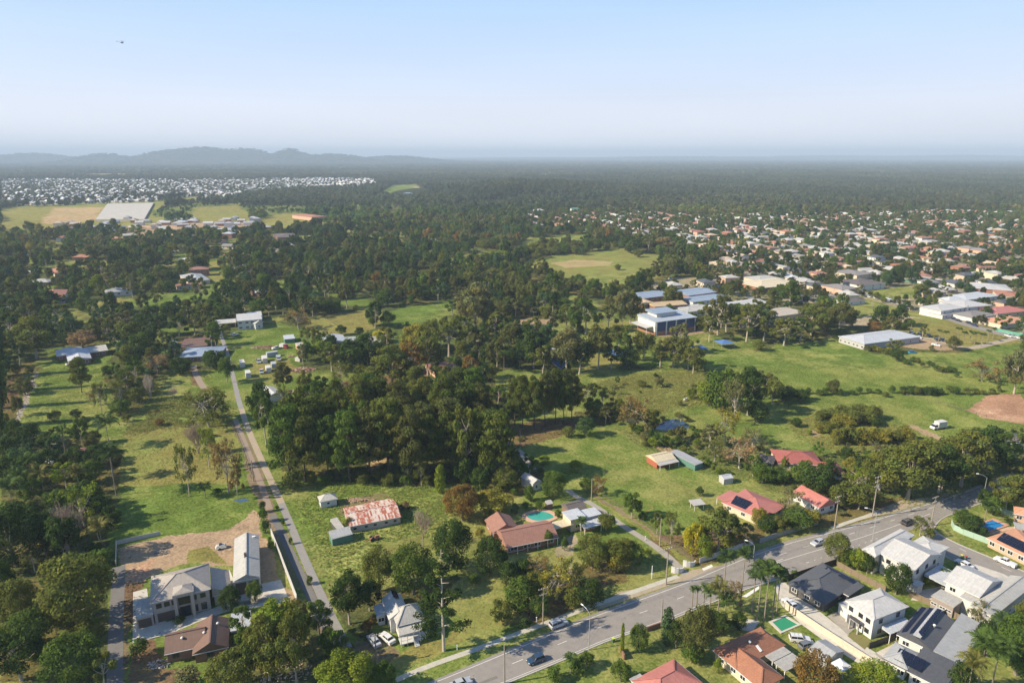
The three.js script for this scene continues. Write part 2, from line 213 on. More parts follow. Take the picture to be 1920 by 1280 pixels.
// near paddocks and gardens
const near = [
  ['wood', [[0, 900], [0, 640], [60, 660], [75, 690], [40, 760], [45, 800], [110, 822], [200, 830], [235, 850], [225, 960], [200, 1010], [215, 1060], [212, 1280], [0, 1280]]],
  ['pasture', [[40, 790], [62, 700], [100, 676], [210, 665], [215, 690], [180, 740], [232, 800], [228, 838], [120, 820]]], ['litter', [[0, 740], [30, 690], [60, 690], [45, 730], [20, 800], [0, 800]]],
  ['gravel', [[52, 735], [66, 698], [74, 698], [62, 740], [42, 795], [30, 795]]], ['wood', [[190, 700], [270, 640], [300, 700], [255, 770], [225, 780]]], ['lawn', [[180, 680], [212, 668], [208, 695], [185, 705]]],
  ['rough', [[235, 815], [275, 735], [310, 700], [385, 704], [420, 760], [440, 800], [400, 810]]], ['lawn', [[300, 715], [320, 700], [375, 703], [400, 720], [360, 745], [300, 745]]], ['litter', [[355, 690], [375, 692], [385, 725], [365, 720]]],
  ['dry', [[228, 880], [238, 815], [330, 800], [440, 800], [446, 860], [440, 905], [330, 905], [230, 908]]], ['pasture', [[200, 1010], [215, 950], [310, 915], [440, 930], [485, 945], [478, 970], [330, 1000]]],
  ['tan', [[217, 1022], [300, 1003], [430, 990], [482, 958], [500, 1010], [552, 1130], [535, 1140], [480, 1060], [400, 1060], [385, 1050], [275, 1085], [268, 1130], [226, 1150], [220, 1080]]], ['red', [[236, 1060], [290, 1045], [280, 1080], [240, 1095]]],
  ['dry', [[352, 1062], [365, 1032], [405, 1022], [425, 1060], [400, 1052]]], ['litter', [[226, 1095], [275, 1088], [272, 1150], [240, 1170]]], ['mud', [[230, 1150], [250, 1160], [250, 1280], [215, 1280]]], ['litter', [[255, 1205], [300, 1190], [330, 1240], [400, 1240], [380, 1280], [260, 1280]]],
  ['lawn', [[330, 1240], [400, 1232], [420, 1255], [380, 1262]]], ['wood', [[400, 1260], [470, 1180], [560, 1150], [640, 1190], [720, 1280], [400, 1280]]],
  ['drive', [[434, 792], [452, 788], [478, 845], [504, 905], [516, 950], [530, 990], [506, 990], [490, 950], [466, 880]]], ['drive', [[506, 985], [530, 985], [600, 1120], [625, 1190], [600, 1190], [545, 1080]]],
  ['tall', [[555, 950], [570, 925], [640, 905], [800, 905], [845, 960], [870, 990], [850, 1030], [770, 1050], [700, 1080], [640, 1110], [612, 1060], [580, 1000]]], ['dry', [[700, 1025], [800, 1000], [835, 1030], [720, 1055]]], ['mud', [[640, 940], [720, 920], [740, 928], [700, 950], [640, 965]]],
  ['wood', [[530, 880], [540, 770], [640, 735], [900, 690], [985, 760], [960, 830], [940, 900], [820, 912], [640, 905]]], ['ochre', [[685, 850], [720, 835], [735, 860], [700, 890]]], ['lawn', [[520, 905], [550, 880], [600, 900], [640, 905], [560, 945], [535, 945]]],
  ['wood', [[900, 880], [960, 840], [1040, 900], [960, 935], [920, 925]]], ['litter', [[560, 740], [640, 715], [820, 690], [780, 740], [640, 760]]], ['litter', [[940, 800], [1080, 780], [1110, 800], [1040, 820], [960, 840]]],
  ['lawn', [[1000, 850], [1090, 800], [1150, 792], [1230, 845], [1300, 880], [1350, 930], [1340, 965], [1230, 975], [1150, 930], [1070, 890]]], ['wood', [[1080, 770], [1150, 765], [1160, 795], [1085, 800]]],
  ['rough', [[1122, 716], [1210, 700], [1335, 692], [1345, 730], [1320, 765], [1240, 780], [1160, 775]]], ['pasture', [[1225, 775], [1330, 755], [1345, 790], [1310, 812], [1270, 810]]],
  ['bush', [[1160, 805], [1240, 815], [1350, 815], [1440, 840], [1500, 880], [1380, 900], [1300, 880], [1220, 845]]], ['tan', [[1225, 835], [1265, 835], [1270, 845], [1235, 846]]], ['pasture', [[1420, 762], [1550, 745], [1810, 742], [1870, 780], [1860, 800], [1760, 835], [1640, 820], [1500, 810], [1430, 800]]],
  ['rough', [[1470, 790], [1560, 770], [1650, 790], [1720, 810], [1720, 845], [1600, 850], [1520, 830]]], ['red', [[1808, 768], [1850, 742], [1920, 738], [1920, 796], [1850, 785]]], ['tan', [[1700, 796], [1715, 796], [1775, 820], [1765, 828]]], ['tan', [[1512, 805], [1545, 808], [1530, 825]]],
  ['bush', [[1400, 850], [1600, 850], [1740, 840], [1840, 830], [1920, 800], [1920, 880], [1800, 930], [1640, 960], [1440, 920]]],
  ['litter', [[1000, 1105], [1060, 1070], [1130, 1045], [1165, 1070], [1180, 1085], [1060, 1120]]], ['sand', [[1060, 1010], [1085, 1000], [1090, 1030], [1060, 1045], [1050, 1030]]], ['litter', [[960, 1140], [1060, 1120], [1090, 1140], [1000, 1165]]], ['dry', [[830, 1215], [900, 1130], [980, 1130], [990, 1160]]],
  ['litter', [[1210, 1000], [1290, 1000], [1430, 985], [1440, 1010], [1320, 1055], [1260, 1050]]], ['wood', [[610, 1120], [660, 1090], [720, 1100], [860, 1080], [850, 1130], [700, 1140], [690, 1200], [640, 1180]]], ['mud', [[690, 1090], [760, 1100], [740, 1120], [700, 1110]]],
  ['dry', [[780, 1210], [830, 1200], [850, 1225], [760, 1250], [690, 1240]]], ['mud', [[660, 1200], [730, 1190], [760, 1220], [690, 1270], [660, 1280]]],
  ['bush', [[1430, 975], [1530, 930], [1580, 960], [1470, 1000]]], ['litter', [[1490, 980], [1600, 940], [1700, 930], [1690, 950], [1560, 990]]],
];
for (const [c, p] of near) cover(c, p);
// wheel tracks worn in the centre paddock and the unsealed access track beside it
for (const o of [0, 9]) strip('dry', [[1098 + o, 925], [1130 + o, 938], [1180 + o, 975], [1225 + o, 1007], [1265 + o, 1040], [1310 + o, 1068]], 1.0);
strip('drive', [[1118, 925], [1150, 945], [1200, 980], [1250, 1014], [1300, 1050], [1330, 1064]], 1.6);
for (const w of [[[1400, 700], [1480, 690], [1600, 700], [1720, 725]], [[1450, 770], [1600, 760], [1750, 775], [1830, 790]], [[1440, 776], [1590, 768], [1740, 784]], [[250, 860], [340, 850], [435, 858]], [[245, 880], [340, 872], [438, 880]], [[250, 845], [330, 835], [430, 842]], [[90, 720], [140, 740], [200, 800]], [[1060, 880], [1120, 860], [1200, 862], [1260, 890]], [[1080, 895], [1150, 905], [1230, 900], [1300, 925]], [[870, 1180], [920, 1150], [960, 1120]], [[1130, 885], [1190, 873], [1170, 900], [1140, 895]], [[1210, 930], [1290, 900], [1320, 905]], [[1220, 945], [1300, 915], [1335, 918]], [[1150, 870], [1130, 845], [1165, 838]], [[1200, 945], [1225, 952], [1215, 960]], [[770, 935], [800, 955], [822, 975]], [[778, 930], [808, 950], [832, 975]], [[590, 960], [620, 1015], [645, 1065]]]) strip('dry', w, .55);
{
  const b = rep(fineB, 3.2), mats = TILES.map((t, i) => { const m = matte([1, 1, 1]); m.map = t.texture(); if (i < 2) { m.bumpMap = rep(fineB, i ? 16 : 4); m.bumpScale = i ? .7 : .16; } return m; });
  const wild = tex(512, 512, (x, y) => { const n = nz(NA, x, y), m = nz(NB, x, y), o = sstep(.66, .74, nz(NB, x * 1.7 + 50, y * .9)); return [.055 + .05 * n * m + .13 * o, .064 + .045 * n + .10 * o, .030 + .022 * m + .03 * o]; }), wm = matte([1, 1, 1], { map: rep(wild, 900) });
  mats.push(wm);
  const p = [], uv = [], idx = [], groups = []; let n = 0;
  const quad = (x0, x1, d0, d1, m) => { const a = p.length / 3; p.push(x0, 0, -d0, x1, 0, -d0, x1, 0, -d1, x0, 0, -d1); uv.push(x0, d0, x1, d0, x1, d1, x0, d1); idx.push(a, a + 1, a + 2, a, a + 2, a + 3); groups.push([n, 6, m]); n += 6; };
  TILES.forEach((t, i) => quad(t.x0, t.x1, t.d0, t.d1, i));
  const E = 42000;
  quad(-E, E, -6000, 95, 3); quad(-E, -285, 95, 345, 3); quad(285, E, 95, 345, 3); quad(-E, -830, 345, 1060, 3); quad(830, E, 345, 1060, 3); quad(-E, -3200, 1060, 4200, 3); quad(3200, E, 1060, 4200, 3); quad(-E, E, 4200, E, 3);
  const g = new THREE.BufferGeometry(); g.setAttribute('position', new THREE.Float32BufferAttribute(p, 3)); g.setAttribute('uv', new THREE.Float32BufferAttribute(uv, 2)); g.setIndex(idx); for (const q of groups) g.addGroup(...q); g.computeVertexNormals();
  tag(mesh('ground', g, mats, scene), 'grass, scrub and bare earth of the flat country', null, null, 'structure');
}
const blocked = [];                                                   // footprints that trees keep clear of
const block = (x, z, r) => blocked.push([x, z, r]);
// ---------- sealed roads, paths, drives (thin sheets above the ground) ----------
const asphT = tex(512, 512, (x, y) => { const k = .80 + .22 * nz(NA, x * 2, y * 2) + .2 * (nz(NC, x * 3, y * 3) - .5); return [k, k, k]; }), concT = tex(256, 256, (x, y) => { const k = .74 + .28 * nz(NA, x * 2, y * 2) + .12 * (nz(NC, x * 3, y * 3) - .5); return [k, k * .985, k * .96]; });
const M = {
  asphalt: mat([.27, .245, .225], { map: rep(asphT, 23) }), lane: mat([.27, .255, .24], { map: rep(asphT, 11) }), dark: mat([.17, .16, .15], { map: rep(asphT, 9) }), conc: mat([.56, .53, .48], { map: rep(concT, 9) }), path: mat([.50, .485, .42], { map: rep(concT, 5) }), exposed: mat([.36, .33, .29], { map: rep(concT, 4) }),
  gravel: mat([.40, .33, .245], { map: rep(concT, 6) }), white: mat([.74, .74, .72], { map: rep(concT, 3) }), kerb: mat([.46, .45, .42], { map: rep(concT, 3) }), pinkdrive: mat([.30, .23, .175], { map: rep(asphT, 7) }),
};
function sheetGeo(pts, y) {
  const t = THREE.ShapeUtils.triangulateShape(pts.map((p) => new THREE.Vector2(p.x, -p.z)), []), g = new THREE.BufferGeometry();
  g.setAttribute('position', new THREE.Float32BufferAttribute(pts.flatMap((p) => [p.x, y, p.z]), 3)); g.setAttribute('uv', new THREE.Float32BufferAttribute(pts.flatMap((p) => [p.x, -p.z]), 2)); g.setIndex(t.flat());
  g.computeVertexNormals(); if (g.attributes.normal.getY(0) < 0) { g.setIndex(t.map((q) => [q[0], q[2], q[1]]).flat()); g.computeVertexNormals(); } return g;
}
function sheet(name, label, px, y, m) { return tag(mesh(name, sheetGeo(px.map((p) => G(p[0], p[1])), y), m, scene), label, null, null, 'structure'); }
function smooth(px, n = 8) { const c = new THREE.CatmullRomCurve3(px.map((p) => G(p[0], p[1])), false, 'centripetal'); return c.getPoints((px.length - 1) * n); }
function ribbonGeo(w, l, r, y) { const a = [], b = []; for (let i = 0; i < w.length; i++) { const d = w[Math.min(i + 1, w.length - 1)].clone().sub(w[Math.max(0, i - 1)]).normalize(), n = new THREE.Vector3(d.z, 0, -d.x); a.push(w[i].clone().addScaledVector(n, l)); b.push(w[i].clone().addScaledVector(n, r)); } return sheetGeo([...a, ...b.reverse()], y); }
function ribbon(name, label, px, wide, y, m) { for (const p of smooth(px)) block(p.x, p.z, wide / 2 + .6); return tag(mesh(name, ribbonGeo(smooth(px), wide / 2, -wide / 2, y), m, scene), label, null, null, 'structure'); }
// the main road: its two edges as surveyed
const farEdge = smooth([[680, 1325], [812, 1275], [962, 1213], [1110, 1152], [1290, 1086], [1400, 1040], [1480, 1013], [1577, 989], [1690, 957], [1780, 930], [1845, 906], [1935, 868]]), nearEdge = smooth([[830, 1325], [950, 1281], [1060, 1236], [1140, 1202], [1240, 1169], [1330, 1132], [1420, 1098], [1490, 1077], [1568, 1050], [1640, 1023], [1730, 985], [1800, 958], [1860, 935], [1945, 900]]);
tag(mesh('road', sheetGeo([...nearEdge, ...farEdge.slice().reverse()], .03), M.asphalt, scene), 'two-lane bitumen main road with verges', null, null, 'structure');
const side = sheet('side_street', 'bitumen side street branching off the main road', [[1722, 988], [1770, 970], [1756, 984], [1752, 992], [1765, 1004], [1800, 1022], [1850, 1043], [1935, 1078], [1935, 1122], [1880, 1092], [1820, 1066], [1775, 1045], [1752, 1025], [1738, 1005]], .036, M.asphalt);
sheet('verge', 'sandy gravel shoulder along the far side of the road', [[1105, 1149], [1160, 1110], [1262, 1090], [1276, 1078], [1300, 1068], [1352, 1060], [1290, 1085]], .016, M.gravel);
sheet('verge', 'sandy gravel shoulder further along the road', [[1572, 985], [1640, 958], [1690, 938], [1760, 930], [1782, 922], [1779, 929], [1690, 956]], .016, M.gravel);
ribbon('footpath', 'pale concrete footpath beside the main road', [[742, 1275], [800, 1250], [895, 1216], [1000, 1177], [1100, 1140], [1180, 1112], [1272, 1080]], 1.5, .022, M.path);
ribbon('footpath', 'pale concrete footpath past the bus stop', [[1560, 990], [1600, 976], [1650, 960]], 1.4, .022, M.path);
ribbon('lane', 'long straight bitumen lane past the rusty shed', [[652, 1215], [628, 1170], [600, 1112], [566, 1036], [545, 985], [530, 950], [527, 943]], 2.2, .024, M.lane);
ribbon('lane', 'pale gravel lane between the paddock and the pine grove', [[527, 943], [521, 930], [500, 885], [482, 845], [462, 797], [452, 766]], 2.3, .024, M.gravel);
ribbon('lane', 'upper bitumen lane leading to the modern house', [[452, 766], [447, 750], [438, 712], [430, 680], [423, 655], [414, 628], [410, 610]], 2.2, .024, M.lane);
ribbon('driveway', 'reddish gravel drive left of the lane', [[505, 955], [488, 905], [470, 860], [452, 815], [440, 785]], 2.1, .018, M.pinkdrive);
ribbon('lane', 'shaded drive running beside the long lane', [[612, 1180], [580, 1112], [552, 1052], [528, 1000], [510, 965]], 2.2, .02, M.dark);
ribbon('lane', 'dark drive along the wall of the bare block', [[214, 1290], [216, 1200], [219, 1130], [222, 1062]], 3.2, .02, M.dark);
ribbon('driveway', 'thin concrete driveway from the road to the white house', [[1290, 1080], [1255, 1045], [1215, 1015], [1175, 990], [1140, 965], [1110, 945], [1080, 930], [1064, 918]], 2.2, .02, M.exposed);
sheet('driveway', 'gravel crossover at the entrance walls', [[1276, 1083], [1312, 1068], [1330, 1064], [1352, 1064], [1310, 1082], [1285, 1092]], .026, M.gravel);
ribbon('driveway', 'wheel track past the farm shed into the grove', [[1000, 880], [978, 850], [955, 830], [930, 800], [905, 790]], 2.6, .02, M.exposed);
sheet('forecourt', 'pale concrete apron around the two-storey house', [[249, 1110], [275, 1103], [278, 1128], [312, 1166], [395, 1142], [420, 1132], [500, 1120], [545, 1118], [541, 1126], [470, 1140], [428, 1146], [390, 1158], [318, 1188], [248, 1206]], .03, M.conc);
sheet('forecourt', 'pale concrete apron in front of the long shed', [[418, 1075], [430, 1068], [443, 1100], [480, 1096], [526, 1087], [541, 1122], [470, 1134], [440, 1136]], .03, M.conc);
sheet('driveway', 'shared concrete driveway beside the dark roofed house', [[1452, 1100], [1470, 1090], [1500, 1118], [1545, 1152], [1600, 1196], [1650, 1228], [1664, 1236], [1640, 1262], [1560, 1212], [1500, 1168], [1466, 1135]], .03, M.conc);
sheet('driveway', 'concrete parking pad of the white two-storey house', [[1552, 1155], [1580, 1142], [1612, 1170], [1590, 1190]], .035, M.exposed);
sheet('driveway', 'concrete driveway between the white houses', [[1708, 1125], [1722, 1108], [1770, 1098], [1780, 1112], [1745, 1128]], .03, M.conc);
sheet('driveway', 'pale driveway meeting the side street', [[1800, 1062], [1830, 1058], [1880, 1075], [1900, 1085], [1860, 1082], [1815, 1075]], .042, M.conc);
sheet('driveway', 'concrete drive of the solar roofed house', [[1640, 1225], [1680, 1205], [1700, 1215], [1665, 1245]], .03, M.conc);
sheet('driveway', 'pale concrete slab by the brown tiled house', [[1380, 1178], [1402, 1160], [1425, 1165], [1410, 1185]], .03, M.conc);
sheet('driveway', 'narrow concrete crossover near the palms', [[1392, 1118], [1414, 1104], [1424, 1098], [1424, 1104], [1400, 1120]], .028, M.white);
sheet('driveway', 'concrete pad by the wall end', [[1316, 1066], [1334, 1058], [1338, 1062], [1320, 1070]], .028, M.white);
ribbon('lane', 'brown curved drive of the blue roofed house', [[362, 685], [366, 700], [374, 715], [382, 728]], 3, .02, M.pinkdrive);
const ORDS = ['', 'second', 'third', 'fourth', 'fifth', 'sixth', 'seventh', 'eighth', 'ninth', 'tenth'];
// painted markings on the main road
const mid = (t) => { const i = Math.min(farEdge.length, nearEdge.length) - 1; const f = farEdge[Math.round(t * (farEdge.length - 1))]; return f; };
function across(k, f) { // point at share k along the road and share f from the far to the near edge
  const c = (e) => { const x = k * (e.length - 1), i = Math.floor(x), t = x - i; return e[i].clone().lerp(e[Math.min(i + 1, e.length - 1)], t); };
  const a = c(farEdge); let best = nearEdge[0], bd = 1e9; for (let i = 0; i + 1 < nearEdge.length; i++) for (const t of [0, .25, .5, .75]) { const q = nearEdge[i].clone().lerp(nearEdge[i + 1], t), d = q.distanceTo(a); if (d < bd) { bd = d; best = q; } }
  return a.lerp(best, f);
}
function paint(name, label, f0, f1, k0, k1, dash, gap, wide = .14) {
  const pts = []; for (let i = 0; i <= 120; i++) { const k = lerp(k0, k1, i / 120); pts.push(across(k, lerp(f0, f1, i / 120))); }
  const parts = []; let len = 0, cur = [];
  for (let i = 0; i + 1 < pts.length; i++) { const d = pts[i].distanceTo(pts[i + 1]), n = Math.max(1, Math.ceil(d / .5)); for (let j = 0; j < n; j++) { const on = !gap || (len % (dash + gap)) < dash, q = pts[i].clone().lerp(pts[i + 1], j / n); if (on) cur.push(q); else if (cur.length > 2) { parts.push(cur); cur = []; } else cur = []; len += d / n; } }
  if (cur.length > 2) parts.push(cur);
  const g = new THREE.Group(); g.name = numbered(name); scene.add(g); tag(g, label, null, null, 'structure');
  for (const c of parts) { const s = gap ? [c[0], c[Math.floor(c.length / 2)], c[c.length - 1]] : c; mesh('painted_line', ribbonGeo(s, wide / 2, -wide / 2, .042), M.white, g); }
}
paint('lane_marking', 'dashed white centre line of the main road', .5, .48, .02, .50, 3, 9);
paint('lane_marking', 'white edge line on the far side of the road', .10, .10, .0, .99, 1, 0);
paint('lane_marking', 'white edge line on the near side of the road', .93, .93, .0, .36, 1, 0, .12);
paint('lane_marking', 'unbroken white line between the lanes past the bus stop', .52, .62, .46, .74, 1, 0);
paint('lane_marking', 'dashed white lane line further along the road', .34, .34, .5, .97, 3, 6);
paint('lane_marking', 'short dashed white line of the turning lane', .80, .80, .52, .66, 1, 1.6);
paint('lane_marking', 'dashed white line beyond the side street', .62, .56, .74, .98, 3, 7);
{ const g = new THREE.Group(); g.name = numbered('lane_marking'); scene.add(g); tag(g, 'short white centre dashes on the side street', null, null, 'structure'); for (const c of [[[1879, 1063], [1897, 1071]], [[1800, 1028], [1812, 1034]]]) mesh('painted_line', ribbonGeo(c.map((p) => G(...p)), .07, -.07, .044), M.white, g); }
{ const patchM = mat([.19, .175, .16], { map: rep(asphT, 5) }); seed = 12; [.06, .13, .21, .3, .37, .45, .52, .61, .7, .83].forEach((k, i) => { const f = [.2, .66, .34, .7, .25, .6, .78, .3, .5, .4][i], w = rr(.05, .12), l = rr(.006, .02); tag(mesh('road_patch', sheetGeo([across(k, f), across(k + l, f), across(k + l, f + w), across(k, f + w)], .036), i % 3 ? patchM : M.lane, scene), (i ? ORDS[i] + ' from left' : 'leftmost') + ' repaired patch in the main road', null, null, 'structure'); }); }
function kerb(label, pts) { const w = pts, mb = new MB(); for (let i = 0; i + 1 < w.length; i++) mb.bar([w[i].x, .06, w[i].z], [w[i + 1].x, .06, w[i + 1].z], .3, .16); tag(mesh('kerb', mb.geo(), M.kerb, scene), label, null, null, 'structure'); }
kerb('concrete kerb on the near side of the main road', nearEdge.slice(6, 68)); kerb('concrete kerb rounding the corner of the side street', smooth([[1840, 944], [1800, 959], [1770, 971], [1756, 984], [1753, 993], [1766, 1004], [1800, 1021], [1850, 1042], [1930, 1075]], 6)); kerb('concrete kerb on the inner side of the side street', smooth([[1742, 1010], [1775, 1044], [1822, 1066], [1880, 1091], [1930, 1119]], 6));
// ---------- building materials ----------
const roofMetal = (c, o = {}) => mat(c, { roughness: .55, map: rep(streakT, 7, 5), bumpMap: rep(ribB, .8, .8), bumpScale: .03, ...o });
const roofTile = (c) => mat(c, { roughness: .85, map: rep(tileT, 9, 9), bumpMap: rep(tileB, .5, .5), bumpScale: .04 });
const wallM = (c) => mat(c, { roughness: .9, map: rep(grainT, 5) });
const RM = {
  white: roofMetal([.56, .555, .55]), off: roofMetal([.50, .485, .455]), zinc: roofMetal([.46, .47, .49], { metalness: .25, roughness: .5 }), grey: roofMetal([.40, .41, .43]), taupe: roofMetal([.42, .375, .335]), dark: roofMetal([.105, .11, .125]), darker: roofMetal([.06, .062, .07]), blue: roofMetal([.30, .37, .48]), blue2: roofMetal([.42, .48, .56]), pale: roofMetal([.54, .57, .62]),
  brown: roofMetal([.20, .115, .085]), cream: roofMetal([.70, .60, .42]), beige: roofMetal([.56, .49, .40]), tanm: roofMetal([.60, .44, .25]), red: roofMetal([.40, .125, .10]), pink: roofMetal([.53, .20, .17]), green: roofMetal([.10, .26, .19]), teal: roofMetal([.20, .35, .37]),
  tTerra: roofTile([.43, .20, .13]), tBrown: roofTile([.33, .175, .135]), tRust: roofTile([.36, .165, .10]), tRed: roofTile([.44, .15, .115]), tGrey: roofTile([.26, .25, .25]), tDark: roofTile([.15, .13, .125]), tSalmon: roofTile([.62, .33, .21]), tBeige: roofTile([.55, .45, .35]), old: roofMetal([.46, .45, .43]),
};
const WM = {
  white: wallM([.70, .69, .665]), cream: wallM([.70, .60, .45]), brick: wallM([.37, .18, .115]), brown: wallM([.26, .145, .10]), grey: wallM([.42, .40, .39]), taupe: wallM([.36, .30, .27]), beige: wallM([.56, .46, .355]), green: wallM([.11, .24, .19]), board: wallM([.66, .66, .65]), salmon: wallM([.66, .42, .30]),
  dark: wallM([.09, .085, .085]), red: wallM([.42, .12, .07]), zinc: wallM([.50, .50, .49]), rustwall: wallM([.52, .48, .44]), navy: wallM([.05, .09, .20]), stone: wallM([.50, .44, .40]),
};
const frameW = mat([.74, .74, .73], { roughness: .5 }), frameD = mat([.05, .05, .055], { roughness: .5 }), glass = mat([.025, .03, .036], { roughness: .12, metalness: .1 }), fascia = mat([.62, .61, .59], { roughness: .6 }), fasciaD = mat([.10, .10, .11], { roughness: .6 }), solarM = mat([.012, .016, .035], { roughness: .2, metalness: .2 }), metalPole = mat([.45, .45, .45], { roughness: .5, metalness: .4 }), timber = mat([.25, .19, .13], { map: rep(grainT, 1) }), garageM = mat([.10, .075, .06], { roughness: .6, bumpMap: rep(tileB, 9, .5), bumpScale: .03 });
function roofGeo(type, x0, x1, z0, z1, y, rise, ridge, k = 1) {
  const m = new MB(), t = .22, A = [x0, y, z1], B = [x1, y, z1], C = [x1, y, z0], D = [x0, y, z0], W = x1 - x0, Dp = z1 - z0, Y = y + rise;
  for (const [p, q] of [[A, B], [B, C], [C, D], [D, A]]) m.poly([p[0], y - t, p[2]], [q[0], y - t, q[2]], q, p);
  m.poly([x0, y - t, z0], [x1, y - t, z0], [x1, y - t, z1], [x0, y - t, z1]);
  const alongX = ridge ? ridge === 'x' : W >= Dp;
  if (type === 'flat') m.poly(A, B, C, D);
  else if (type === 'hip' || type === 'gable') {
    if (alongX) {
      const i = type === 'hip' ? Math.min(Dp / 2 * k, W * .49) : 0, zm = (z0 + z1) / 2, R = [x0 + i, Y, zm], S = [x1 - i, Y, zm];
      m.poly(A, B, S, R); m.poly(C, D, R, S); m.poly(D, A, R); m.poly(B, C, S);
    } else {
      const i = type === 'hip' ? Math.min(W / 2 * k, Dp * .49) : 0, xm = (x0 + x1) / 2, R = [xm, Y, z1 - i], S = [xm, Y, z0 + i];
      m.poly(D, A, R, S); m.poly(B, C, S, R); m.poly(A, B, R); m.poly(C, D, S);
    }
  } else { // skillion: ridge names the high side
    const up = (p) => { const hi = { f: p[2] === z1, b: p[2] === z0, l: p[0] === x0, r: p[0] === x1 }[ridge]; return [p[0], hi ? Y : y, p[2]]; }, [a, b, c, d] = [A, B, C, D].map(up);
    if (ridge === 'l' || ridge === 'r') m.poly(b, c, d, a); else m.poly(a, b, c, d);
    for (const [p, q, P, Q] of [[A, B, a, b], [B, C, b, c], [C, D, c, d], [D, A, d, a]]) if (P[1] !== p[1] || Q[1] !== q[1]) m.poly(p, q, Q, P);
  }
  return m.geo();
}
const wcache = new Map();
function windowGeo(w, h) {
  const key = w.toFixed(2) + 'x' + h.toFixed(2);
  if (!wcache.has(key)) {
    const f = new MB(), t = .09; f.box(-w / 2, w / 2, h / 2 - t, h / 2, 0, .06); f.box(-w / 2, w / 2, -h / 2, -h / 2 + t, 0, .09); f.box(-w / 2, -w / 2 + t, -h / 2 + t, h / 2 - t, 0, .06); f.box(w / 2 - t, w / 2, -h / 2 + t, h / 2 - t, 0, .06); if (w > 1.3) f.box(-.035, .035, -h / 2 + t, h / 2 - t, 0, .05);
    const p = new MB(); p.poly([-w / 2 + t, -h / 2 + t, .025], [w / 2 - t, -h / 2 + t, .025], [w / 2 - t, h / 2 - t, .025], [-w / 2 + t, h / 2 - t, .025]);
    wcache.set(key, [f.geo(), p.geo()]);
  }
  return wcache.get(key);
}
function place(o, face, s, y, r) { // puts a wall piece on face f/b/l/r of rectangle r, s metres along it
  if (face === 'f') o.position.set(r.x0 + s, y, r.z1 + .012); else if (face === 'b') { o.position.set(r.x1 - s, y, r.z0 - .012); o.rotation.y = Math.PI; } else if (face === 'l') { o.position.set(r.x0 - .012, y, r.z0 + s); o.rotation.y = -Math.PI / 2; } else { o.position.set(r.x1 + .012, y, r.z1 - s); o.rotation.y = Math.PI / 2; }
  return o;
}
function addWindow(g, face, s, y, w, h, r, dark) { const [f, p] = windowGeo(w, h), o = mesh('window', f, dark ? frameD : frameW, g); mesh('pane', p, glass, o); return place(o, face, s, y, r); }
function addDoor(g, name, face, s, w, h, r, m) { const b = new MB(); b.box(-w / 2, w / 2, 0, h, 0, .06); return place(mesh(name, b.geo(), m, g), face, s, 0.02, r); }
